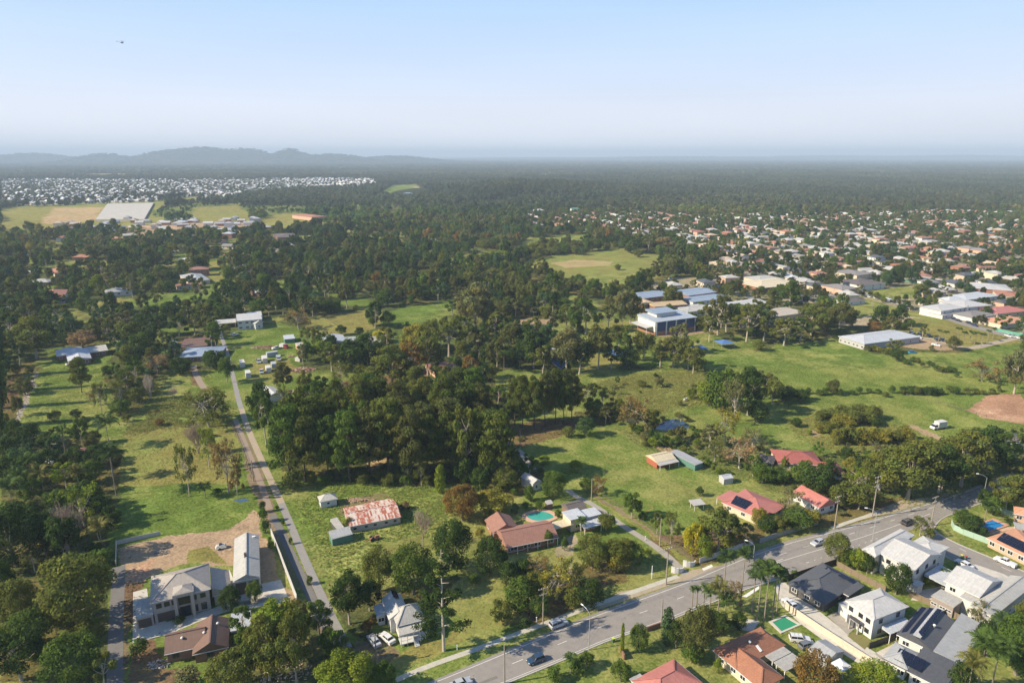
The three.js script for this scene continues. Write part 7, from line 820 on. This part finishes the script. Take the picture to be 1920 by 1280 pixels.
{ // netted crop block on the far left
  const P = [[179, 414], [270, 414], [288, 382], [201, 384]].map((p) => G(p[0], p[1])), c = P.reduce((a, b) => a.add(b.clone()), new THREE.Vector3()).divideScalar(4), g = thing('netting_house', 'huge flat white crop netting house at the far left', 'netting', c), q = P.map((p) => p.clone().sub(c)), net = matte([.56, .53, .49], { map: rep(grainT, 60) });
  const at = (u, v, y) => { const a = q[0].clone().lerp(q[1], u), b = q[3].clone().lerp(q[2], u); const r = a.lerp(b, v); return [r.x, y, r.z]; }, n = 12; for (let i = 0; i < n; i++) { const m = new MB(), a = i / n, b = (i + 1) / n, mid_ = (a + b) / 2; m.poly(at(a, 0, 2.8), at(mid_, 0, 2.85), at(mid_, 1, 2.85), at(a, 1, 2.8)); m.poly(at(mid_, 0, 2.85), at(b, 0, 2.8), at(b, 1, 2.8), at(mid_, 1, 2.85)); m.poly(at(a, 0, 0), at(b, 0, 0), at(b, 0, 2.8), at(a, 0, 2.8)); if (i === n - 1) m.poly(at(1, 0, 0), at(1, 1, 0), at(1, 1, 2.8), at(1, 0, 2.8)); if (!i) m.poly(at(0, 0, 0), at(0, 1, 0), at(0, 1, 2.8), at(0, 0, 2.8)); mesh('net_bay', m.geo(), net, g); }
}
for (const [x, y, c, l] of [[1804, 1046, [.65, .55, .05], 'yellow lidded wheelie bin on the side street verge'], [1811, 1048, [.4, .06, .05], 'red lidded wheelie bin on the side street verge'], [1150, 1203, [.45, .55, .08], 'yellow green wheelie bin by the clipped cypress']]) { const g = thing('wheelie_bin', l, 'bin', G(x, y), .4); mesh('body', cabin(-.24, .24, -.3, .3, .06, .95, .24, .3), mat([.06, .12, .08], { roughness: .6 }), g); mesh('lid', new MB().box(-.34, .34, .95, 1.03, -.34, .34).geo(), mat(c, { roughness: .5 }), g); for (const s of [-1, 1]) mesh('wheel', wheelG, tyre, g).scale.setScalar(.32), g.children[g.children.length - 1].position.set(-.2, .1, s * .22); }
{ const g = thing('covered_trailer', 'pale covered trailer beside the long shed', 'trailer', G(414, 1028), .4); mesh('cover', cabin(-1.5, 1.5, -1.1, 1.1, .4, 1.2, .9, .5), boxW, g); mesh('tarp', cabin(-.5, .5, -.3, .3, 1.2, 1.7, .4, .25), paint_('blue'), g); for (const s of [-1, 1]) { const w = mesh('wheel', wheelG, tyre, g); w.position.set(-.3, .33, s * .95); } mesh('drawbar', new MB().bar([1.4, .45, 0], [2.8, .4, 0], .1, .1).geo(), steel, g); }
{ const g = thing('lawn_square', 'small square of dry lawn before the white two-storey house', 'lawn', new THREE.Vector3()); g.userData.kind = 'structure'; delete g.userData.category; mesh('turf', sheetGeo([[1589, 1192], [1604, 1184], [1634, 1202], [1622, 1218]].map((p) => G(p[0], p[1])), .045), mat([.22, .20, .07], { map: rep(grainT, 3) }), g); }
// a white and black cow in the rough paddock
{
  const B = [[[-.75, 1.05, 0, .36], [.7, 1.08, 0, .38]], [[.7, 1.15, 0, .26], [1.15, 1.42, 0, .17]], [[1.15, 1.42, 0, .16], [1.55, 1.22, 0, .10]], [[-1.05, 1.25, 0, .06], [-1.12, .55, 0, .035]], [[1.12, 1.5, .02, .05], [1.05, 1.56, .26, .03]], [[1.12, 1.5, -.02, .05], [1.05, 1.56, -.26, .03]]];
  for (const [x, k] of [[-.72, -1], [-.72, 1], [.66, -1], [.66, 1]]) B.push([[x, .9, k * .2, .15], [x + (x < 0 ? -.1 : .02), .5, k * .22, .08]], [[x + (x < 0 ? -.1 : .02), .5, k * .22, .075], [x, .04, k * .22, .06]]);
  const N = 44, size = 1.75, mc = new MarchingCubes(N, new THREE.MeshBasicMaterial(), false, false, 60000), f = mc.field; let o = 0;
  for (let z = 0; z < N; z++) for (let y = 0; y < N; y++) for (let x = 0; x < N; x++, o++) { const P = [(x / (N / 2) - 1) * size + .2, (y / (N / 2) - 1) * size + 1, (z / (N / 2) - 1) * size]; let s = 0; for (const [a, b] of B) { const d = [b[0] - a[0], b[1] - a[1], b[2] - a[2]], t = clamp(((P[0] - a[0]) * d[0] + (P[1] - a[1]) * d[1] + (P[2] - a[2]) * d[2]) / (d[0] ** 2 + d[1] ** 2 + d[2] ** 2), 0, 1), q = Math.hypot(P[0] - a[0] - d[0] * t, P[1] - a[1] - d[1] * t, P[2] - a[2] - d[2] * t) - lerp(a[3], b[3], t); s += Math.exp(-q * 18); } f[o] = Math.log(Math.max(s, 1e-12)) / 18; }
  mc.isolation = 0; mc.update(); const n = mc.count, pos = new Float32Array(n * 3), col = new Float32Array(n * 3); for (let i = 0; i < n; i++) { const x = mc.positionArray[i * 3] * size + .2, y = mc.positionArray[i * 3 + 1] * size + 1, z = mc.positionArray[i * 3 + 2] * size; pos.set([x, y, z], i * 3); const k = nz(NA, x * 60 + 33, z * 60 + y * 50) > .52 && x > -.2 ? [.03, .028, .026] : [.72, .69, .62]; col.set(k, i * 3); }
  const g = new THREE.BufferGeometry(); g.setAttribute('position', new THREE.BufferAttribute(pos, 3)); g.setAttribute('color', new THREE.BufferAttribute(col, 3)); g.computeVertexNormals(); const c = tag(mesh('cow', g, mat([1, 1, 1], { vertexColors: true }), scene), 'white and black cow standing in the rough olive paddock', 'cow'); c.position.copy(G(1285, 752)); c.rotation.y = .7;
}
// the small helicopter over the left of the view
{
  const k = 900, x = (228 - 960) / FOC, y = -(79 - 640) / FOC, pos = new THREE.Vector3(x * k, CAM_H + (-sp + y * cp) * k, (-cp - y * sp) * k), g = thing('helicopter', 'tiny grey helicopter high in the sky at the upper left', 'helicopter', pos, -.12), P = mat([.20, .22, .26], { roughness: .4 });
  mesh('fuselage', new THREE.LatheGeometry([[0, -2.6], [.55, -2.2], [1.0, -1.0], [1.05, .3], [.75, 1.5], [.3, 2.4], [0, 2.6]].map((p) => new THREE.Vector2(...p)), 16).rotateZ(-Math.PI / 2), P, g); mesh('tail_boom', new MB().tube([-1.8, .3, 0], [-7.2, .9, 0], .38, .14, 8).geo(), P, g); mesh('tail_fin', new MB().box(-7.5, -6.8, .6, 2.1, -.06, .06).geo(), P, g); mesh('mast', new MB().tube([0, .9, 0], [0, 1.9, 0], .18, .14, 8).geo(), P, g); for (let i = 0; i < 3; i++) mesh('rotor_blade', new MB().box(0, 5.2, 1.85, 1.91, -.14, .14).geo(), P, g).rotation.y = i * 2.094 + .3; for (const s of [-1, 1]) { mesh('skid', new MB().tube([-1.6, -1.6, s * 1.0], [1.9, -1.6, s * 1.0], .07, .07, 6).geo(), P, g); for (const xx of [-.8, .9]) mesh('strut', new MB().tube([xx, -.8, s * .5], [xx, -1.6, s * 1.0], .06, .06, 6).geo(), P, g); } for (const a of [0, 1.57]) mesh('tail_rotor_blade', new MB().box(-.9, .9, -.06, .06, .1, .14).geo(), P, g).position.set(-7.2, 1.2, .1), g.children[g.children.length - 1].rotation.z = a;
}
// ---------- estate under construction and other scattered roofs on the far left ----------
seed = 88;
{ const spots = []; for (let i = 0; i < 900 && spots.length < 58; i++) { const px = rr(105, 500), py = px < 215 ? rr(418, 440) : rr(412, 438); const p = G(px, py); if (spots.every((q) => q.distanceTo(p) > 21)) spots.push(p); }
  spots.forEach((p, i) => { const q = Math.floor(rnd() * 5), g = protos[q].clone(); g.name = numbered('estate_house'); scene.add(g); g.position.copy(p); g.rotation.y = pick([.2, .2 + Math.PI / 2, .2 + Math.PI]); g.scale.set(rr(.9, 1.2), rr(1, 1.5), rr(.9, 1.2)); const [rk, word] = pick([['white', 'white'], ['off', 'off-white'], ['pale', 'pale blue'], ['grey', 'grey'], ['white', 'white'], ['tBeige', 'beige']]); g.traverse((o) => { if (o.name === 'roof') o.material = RM[rk]; if (o.name === 'wall') o.material = WM[pick(['white', 'white', 'cream', 'brick', 'grey'])]; }); for (const c of g.children.filter((c) => c.name === 'window')) g.remove(c); const [px, py] = pix(p); tag(g, 'new house with ' + word + ' roof ' + spotLabel(px, py), 'house', 'new houses at the far left'); block(p.x, p.z, 8); }); }
{ // more roofs showing between the trees on the left
  const spots = []; for (let i = 0; i < 600 && spots.length < 26; i++) { const p = G(rr(10, 560), 445 + 110 * Math.pow(rnd(), 1.4)); if (spots.every((q) => q.distanceTo(p) > 42) && trySpot(p, 14)) spots.push(p); }
  spots.forEach((p) => { const q = Math.floor(rnd() * 5), g = protos[q].clone(); g.name = numbered('woodland_house'); scene.add(g); g.position.copy(p); g.rotation.y = rr(-.4, .6); g.scale.set(rr(1.1, 1.4), rr(1, 1.3), rr(1, 1.3)); const [rk, word] = pick([['off', 'off-white'], ['pale', 'pale blue'], ['grey', 'grey'], ['old', 'weathered grey'], ['tBrown', 'brown tiled'], ['tGrey', 'grey tiled'], ['tTerra', 'terracotta']]), wm2 = WM[pick(['white', 'cream', 'brick', 'beige'])]; g.traverse((o) => { if (o.name === 'roof') o.material = RM[rk]; if (o.name === 'wall') o.material = wm2; }); const [px, py] = pix(p); tag(g, 'house with ' + word + ' roof ' + spotLabel(px, py), 'house', 'houses in the left woodland'); block(p.x, p.z, 9); block(p.x, p.z + 9, 6); });
}
for (const [x, y, r, w, l] of [[800, 345, 'off', 30, 'long pale roof by the far clearing'], [905, 388, 'pale', 24, 'pale roofs in the central far trees'], [765, 366, 'blue', 26, 'blue roof among the far central trees'], [742, 375, 'white', 16, 'small white roof among the far central trees'], [1010, 399, 'white', 20, 'white roof at the suburb edge'], [1078, 396, 'green', 18, 'green roof at the suburb edge'], [905, 335, 'white', 24, 'white houses on the far central ridge'], [45, 320, 'off', 60, 'pale warehouse far away at the left'], [120, 452, 'tTerra', 16, 'orange roof at the far left clearing'], [820, 372, 'off', 26, 'pale building beside the far road'], [1040, 308, 'off', 80, 'pale warehouse in the hazy distance'], [1260, 324, 'white', 30, 'white speck roof in the right forest'], [1330, 325, 'white', 40, 'long white speck roof in the right forest'], [1780, 330, 'white', 30, 'white speck roof in the far right forest']]) { const p = G(x, y), g = thing('distant_building', l, 'building', p, .2); wing(g, { x0: -w / 2, x1: w / 2, z0: -w * .35, z1: w * .35 }, { h: 5.5, rise: 2.2, rm: RM[r], wall: WM.white }); g.position.y = 0; block(p.x, p.z, w * .6); }
const roofPick = () => { const r = rnd(); return r < .34 ? ['off', 'off-white'] : r < .47 ? ['old', 'weathered grey'] : r < .60 ? ['tBrown', 'brown tiled'] : r < .645 ? ['tRust', 'orange brown tiled'] : r < .67 ? ['tTerra', 'terracotta tiled'] : r < .70 ? ['red', 'red metal'] : r < .80 ? ['tGrey', 'grey tiled'] : r < .90 ? ['tBeige', 'beige tiled'] : r < .95 ? ['pale', 'pale blue grey'] : ['dark', 'dark grey']; };
const wallPick = () => pick(['white', 'cream', 'cream', 'brick', 'beige', 'salmon', 'white', 'brown']);
const streetA = G(1560, 548), streetB = G(1920, 650), STREET = Math.atan2(-(streetB.z - streetA.z), streetB.x - streetA.x);
const houses = [];
function trySuburb(x, z, turn, r) { for (const b of blocked) if (Math.hypot(b[0] - x, b[1] - z) < b[2] + r) return false; for (const q of houses) if (Math.hypot(q.x - x, q.z - z) < q.r + r) return false; return true; }
const cs = Math.cos(STREET), sn = Math.sin(STREET);
for (let row = -40; row < 60; row++) for (let col = -40; col < 70; col++) { // lots laid out along the streets
  const u = col * 19 + rr(-2, 2), v = Math.floor(row / 2) * 62 + (row & 1 ? 30 : 0) + rr(-2, 2), x = streetA.x + u * cs + v * sn * -1, z = streetA.z - u * sn - v * cs, p = new THREE.Vector3(x, 0, z), d = -z; if (d < 380 || d > 1700 || !inView(p, 0)) continue;
  const c = clsAt(x, z); if (c !== 'suburb' || rnd() < .13) continue; const [px, py] = pix(p); if (px > 1180 && px < 1520 && py > 545) continue;
  if (trySuburb(x, z, 0, 6.5)) houses.push({ x, z, r: 7.5, d, turn: STREET + (row & 1 ? 0 : Math.PI) + (rnd() < .25 ? Math.PI / 2 : 0) + rr(-.06, .06) });
}
for (let k = -21; k < 30; k++) { // streets between the rows of lots
  const v = k * 62 + 46; let run = []; const flush = () => { if (run.length > 5) { tag(mesh('suburb_street', ribbonGeo(run, 3.2, -3.2, .012), M.asphalt, scene), 'bitumen street between rows of suburb houses', null, null, 'structure'); } run = []; };
  for (let i = -70; i < 130; i++) { const u = i * 10, x = streetA.x + u * cs - v * sn, z = streetA.z - u * sn - v * cs; if (-z > 400 && -z < 1500 && clsAt(x, z) === 'suburb' && !blocked.some((b) => Math.hypot(b[0] - x, b[1] - z) < b[2] + 2)) { run.push(new THREE.Vector3(x, 0, z)); } else flush(); } flush();
}
houses.sort((a, b) => a.d - b.d);
function dressHouse(h) {
  const q = Math.floor(rnd() * 5), [rk, word] = roofPick(), wk = wallPick(), p = new THREE.Vector3(h.x, 0, h.z), [px, py] = pix(p), g = protos[q].clone(); g.name = numbered('suburb_house'); scene.add(g);
  g.position.copy(p); g.rotation.y = h.turn; g.scale.set(rr(1.0, 1.35), rr(1, 1.15), rr(1.05, 1.4)); g.traverse((o) => { if (o.name === 'roof') o.material = RM[rk]; if (o.name === 'wall') o.material = WM[wk]; });
  if (h.d > 760) for (const c of g.children.filter((c) => c.name === 'window')) g.remove(c);
  const zone = px < 1330 ? 'in the distant suburb behind the far paddock' : py < 440 ? 'in the far rows of the right suburb' : px < 1600 ? 'in the suburb behind the school' : px < 1780 ? 'in the suburb above the traffic' : 'in the suburb near the right edge';
  tag(g, (q === 3 ? 'two-storey house' : q === 1 || q === 4 ? 'gabled house' : q === 2 ? 'L-shaped house' : 'hip roofed house') + ' with ' + word + ' roof ' + spotLabel(px, py), 'house', 'houses ' + zone);
  block(h.x, h.z, 6.2);
}
houses.slice(0, 262).forEach(dressHouse); houses.slice(262).forEach((h) => block(h.x, h.z, 6));
// the far houses: the rest of the suburb and the big estate on the left, too many and too small to pick apart
{
  const body = []; const geoOf = (rm) => { const m = new MB(); m.box(-6.5, 6.5, 0, 3, -5, 5); return m.geo(); };
  const roofG = roofGeo('hip', -7, 7, -5.5, 5.5, 3.05, 2.3), wallG = geoOf(), spots = houses.slice(262).map((h) => [h.x, h.z, h.turn, rnd() < .5 ? .75 : .4, 0]);
  const t0 = .35, c0 = Math.cos(t0), s0 = Math.sin(t0);
  for (let i = -130; i < 130; i++) for (let j = -90; j < 130; j++) { const u = i * 17 + rr(-1.5, 1.5), v = Math.floor(j / 2) * 50 + (j & 1 ? 22 : 0) + rr(-2, 2), x = -1150 + u * c0 - v * s0, z = -2450 + u * s0 + v * c0; if (z > -1150 || z < -4200 || x > 300) continue; if (clsAt(x, z) !== 'estate' || rnd() < (x < -900 ? .42 : x > -520 ? .5 : .26) || !inView(new THREE.Vector3(x, 0, z), 5)) continue; if (nz(NB, x * .35, z * .35) < .24) continue; spots.push([x, z, t0 * -1 + (j & 1 ? 0 : Math.PI), 1, 1]); }
  const W = new THREE.InstancedMesh(wallG, mat([1, 1, 1]), spots.length), R = new THREE.InstancedMesh(roofG, mat([1, 1, 1], { roughness: .7 }), spots.length), m4 = new THREE.Matrix4(), qn = new THREE.Quaternion(), col = new THREE.Color();
  spots.forEach(([x, z, t, k, est], i) => { const two = est && rnd() < .35 ? 1.7 : 1; m4.compose(new THREE.Vector3(x, 0, z), qn.setFromAxisAngle(new THREE.Vector3(0, 1, 0), t), new THREE.Vector3(rr(.95, 1.25), two, rr(.95, 1.3))); W.setMatrixAt(i, m4); R.setMatrixAt(i, m4); W.setColorAt(i, col.setRGB(...pick([[.5, .49, .47], [.48, .42, .34], [.42, .37, .32], [.54, .53, .5]]))); const c = est ? (x > -700 ? pick([[.64, .63, .61], [.55, .54, .52], [.58, .54, .48], [.35, .35, .35]]) : pick([[.5, .5, .5], [.36, .37, .38], [.22, .23, .25], [.6, .6, .6], [.45, .42, .38], [.16, .16, .18], [.33, .33, .34]])) : pick([[.58, .56, .52], [.36, .2, .14], [.3, .19, .14], [.42, .42, .42], [.56, .55, .53], [.4, .17, .12]]); R.setColorAt(i, col.setRGB(...c)); });
  const g = new THREE.Group(); g.name = 'distant_houses'; scene.add(g); tag(g, 'hundreds of tiny far houses in the left estate and beyond the suburb', 'houses', null, 'stuff'); W.name = 'wall'; R.name = 'roof'; W.castShadow = R.castShadow = true; W.userData.kind = R.userData.kind = 'stuff'; g.add(W, R);
  globalThis.__spots = spots.length;
}
// gardens of the suburb
for (let i = 0; i < 26000; i++) { const d = 380 + 1150 * Math.pow(i / 26000, .8), x = rr(-.1, .82) * (d + 40), z = -d, c = clsAt(x, z); if (c !== 'suburb') continue; if (rnd() < .25 && nz(NB, x * 2, z * 2) < .5) continue; const r = rr(1.6, 4.4) * (rnd() < .15 ? 1.5 : 1) * (nz(NB, x * .8 + 20, z * .8) > .6 ? 1.3 : .92); if (rnd() < .7) tryTree(x, z, r, rnd() < .55 ? 'gum' : 'dome', tintOf(x, z), r * rr(1.6, 2.8)); else tryTree(x, z, r * .5, 'shrub', pick(['mid', 'olive', 'lime', 'deep']), r * rr(.6, 1.1)); }
// single trees for those that show largest, one mass for the rest
{
  const size = (f) => { const m = ppmAt(f.p); return f.w * m * f.h * m; }, kinds = { gum: 190, dome: 170, shrub: 170 }, rest = [];
  for (const k in kinds) { const a = fillers.filter((f) => f.kind === k).sort((p, q) => size(q) - size(p)); a.slice(0, kinds[k]).forEach((f) => { const [px, py] = pix(f.p), w = WHERE(px, py), noun = { gum: 'gum tree', dome: 'round tree', shrub: 'shrub' }[k], big = f.h > 15 ? 'very tall ' : f.h > 11 ? 'tall ' : f.h > 7 ? '' : 'small '; plantAt(k, f.tint, f.p, f.w, f.h, big + WORDS[f.tint] + ' ' + noun + ' ' + spotLabel(px, py), noun + 's ' + w); }); rest.push(...a.slice(kinds[k])); }
  fillers.length = 0;
  const m4 = new THREE.Matrix4(), q = new THREE.Quaternion(), up = new THREE.Vector3(0, 1, 0), c = new THREE.Color();
  function mass(name, label, list, geos) {
    const g = new THREE.Group(); g.name = numbered(name); scene.add(g); tag(g, label, 'woodland', null, 'stuff'); const lots = geos.map(() => []); list.forEach((t) => lots[Math.floor(rnd() * geos.length)].push(t));
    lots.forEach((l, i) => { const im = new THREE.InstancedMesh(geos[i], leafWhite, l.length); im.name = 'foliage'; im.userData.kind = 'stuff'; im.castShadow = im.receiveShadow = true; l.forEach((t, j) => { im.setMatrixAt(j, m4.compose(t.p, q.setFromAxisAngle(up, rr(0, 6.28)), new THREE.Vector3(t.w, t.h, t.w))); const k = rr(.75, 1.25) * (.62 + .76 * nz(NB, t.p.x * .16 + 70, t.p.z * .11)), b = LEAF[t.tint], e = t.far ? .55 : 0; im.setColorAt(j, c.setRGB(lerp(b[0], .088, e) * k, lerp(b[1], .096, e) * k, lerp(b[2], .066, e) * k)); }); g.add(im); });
  }
  const leafWhite = leafMat([1, 1, 1]);
  mass('woodland', 'mass of mid-distance garden and bush trees', rest, [...KIND.gum.slice(0, 5), ...KIND.dome.slice(0, 4)].map((v) => v[0]));
  // distant forest
  seed = 777;
  const light = Array.from({ length: 4 }, () => { const cl = []; for (let i = 0; i < 7; i++) { const d = dirUp(.7), r = rr(.16, .24); cl.push([d[0] * .3, .52 + d[1] * .3, d[2] * .3, r, r]); } return crownGeo(cl, 230, .085, .7, .4, .15); });
  const a = [], b = [];
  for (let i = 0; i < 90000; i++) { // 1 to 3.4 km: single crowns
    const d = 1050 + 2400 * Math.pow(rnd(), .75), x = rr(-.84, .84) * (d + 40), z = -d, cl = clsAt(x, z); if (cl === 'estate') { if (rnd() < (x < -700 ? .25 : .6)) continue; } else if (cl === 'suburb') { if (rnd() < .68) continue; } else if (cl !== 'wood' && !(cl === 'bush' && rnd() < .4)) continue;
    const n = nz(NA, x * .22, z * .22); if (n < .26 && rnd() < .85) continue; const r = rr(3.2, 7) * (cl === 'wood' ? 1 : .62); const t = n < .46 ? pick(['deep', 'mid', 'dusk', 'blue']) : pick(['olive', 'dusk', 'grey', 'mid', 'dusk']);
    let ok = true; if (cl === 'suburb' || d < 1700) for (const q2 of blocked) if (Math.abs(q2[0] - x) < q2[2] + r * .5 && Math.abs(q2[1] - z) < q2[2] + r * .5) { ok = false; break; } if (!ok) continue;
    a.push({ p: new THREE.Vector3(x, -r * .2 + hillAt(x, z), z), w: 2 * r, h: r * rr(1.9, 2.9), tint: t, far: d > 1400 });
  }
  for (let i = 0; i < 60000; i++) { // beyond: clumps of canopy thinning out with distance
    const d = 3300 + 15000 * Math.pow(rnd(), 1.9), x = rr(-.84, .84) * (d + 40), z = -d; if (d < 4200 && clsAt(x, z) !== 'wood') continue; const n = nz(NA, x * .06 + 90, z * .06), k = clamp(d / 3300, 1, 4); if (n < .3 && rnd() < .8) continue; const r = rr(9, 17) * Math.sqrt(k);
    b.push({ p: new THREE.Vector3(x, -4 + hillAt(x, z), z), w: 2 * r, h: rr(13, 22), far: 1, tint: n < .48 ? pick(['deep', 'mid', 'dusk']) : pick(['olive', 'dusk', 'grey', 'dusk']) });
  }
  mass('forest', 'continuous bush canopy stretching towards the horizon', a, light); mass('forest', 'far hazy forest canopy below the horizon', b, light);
  globalThis.__n = [rest.length, a.length, b.length];
}
console.log('houses', houses.length, 'far houses', globalThis.__spots, 'woods', globalThis.__n);
// ---------- long grass, tussocks and weeds ----------
{
  seed = 606; const blade = () => { const m = new MB(); for (let i = 0; i < 9; i++) { const a = rr(0, 6.28), r = rr(.05, .32), h = rr(.5, 1), lx = rr(-.75, .75), lz = rr(-.75, .75), x = Math.cos(a) * r, z = Math.sin(a) * r, s = rr(.07, .14), c = Math.cos(a + 1.2) * s, d = Math.sin(a + 1.2) * s; m.tri([x - c, 0, z - d], [x + c, 0, z + d], [x + lx, h, z + lz]); } return m.geo(); };
  const geos = [blade(), blade(), blade()], lots = geos.map(() => []), dens = { tall: [2.4, .5], rough: [2.0, .5], pasture: [1.1, .26], lawn: [.7, .18], dry: [1.0, .26], bush: [1.4, .45], litter: [.5, .4], mud: [.7, .3], wood: [.5, .5] };
  for (let i = 0; i < 620000; i++) { const d = 118 + 230 * Math.sqrt(rnd()), x = rr(-.8, .8) * (d + 35), z = -d, c = clsAt(x + rr(-3, 3) + rr(-3, 3), z + rr(-3, 3)), q = dens[c]; if (!q || rnd() * 3.2 > q[0]) continue; const n = nz(NB, x * 5, z * 5); if (n < .33) continue; if (d < 345) { let hit = false; for (const b of blocked) if (Math.abs(b[0] - x) < b[2] * .8 && Math.abs(b[1] - z) < b[2] * .8) { hit = true; break; } if (hit) continue; } lots[i % 3].push([x, z, q[1] * rr(.5, 1.3), c]); }
  const g = new THREE.Group(); g.name = 'long_grass'; scene.add(g); tag(g, 'tufts of long grass and weeds across the near paddocks', 'grass', null, 'stuff'); const m4 = new THREE.Matrix4(), q = new THREE.Quaternion(), up = new THREE.Vector3(0, 1, 0), c = new THREE.Color(), gm = matte([1, 1, 1]);
  lots.forEach((l, i) => { const im = new THREE.InstancedMesh(geos[i], gm, l.length); im.name = 'tufts'; im.userData.kind = 'stuff'; im.castShadow = im.receiveShadow = true; l.forEach(([x, z, s, k], j) => { im.setMatrixAt(j, m4.compose(new THREE.Vector3(x, 0, z), q.setFromAxisAngle(up, rr(0, 6.28)), new THREE.Vector3(s * 1.5, s, s * 1.5))); const b = PAL[k][rnd() < .5 ? 0 : 1], v = rr(1.05, 1.6); im.setColorAt(j, c.setRGB(b[0] * v, b[1] * v, b[2] * v)); }); g.add(im); });
  console.log('tufts', lots.map((l) => l.length));
}

// ---------- labels: things that would share one are told apart by their place from left to right ----------
{
  const by = new Map(); for (const o of scene.children) if (o.userData.label && o.userData.category) (by.get(o.userData.label) ?? by.set(o.userData.label, []).get(o.userData.label)).push(o);
  for (const [l, a] of by) if (a.length > 1 && a.length <= 30) { a.sort((p, q) => pix(p.position)[0] - pix(q.position)[0]); a.forEach((o, i) => { const w = i === 0 ? (a.length === 2 ? 'left-hand ' : 'leftmost ') : i === a.length - 1 ? (a.length === 2 ? 'right-hand ' : 'rightmost ') : ORD[i] + ' from left '; let t = w + l; for (const cut of [' from left', 'very ', ' well', ' close', ' roofed', ' green', ' tall']) if (t.split(' ').length > 16) t = t.replace(cut, ''); o.userData.label = t; }); }
}
renderer.render(scene, camera);
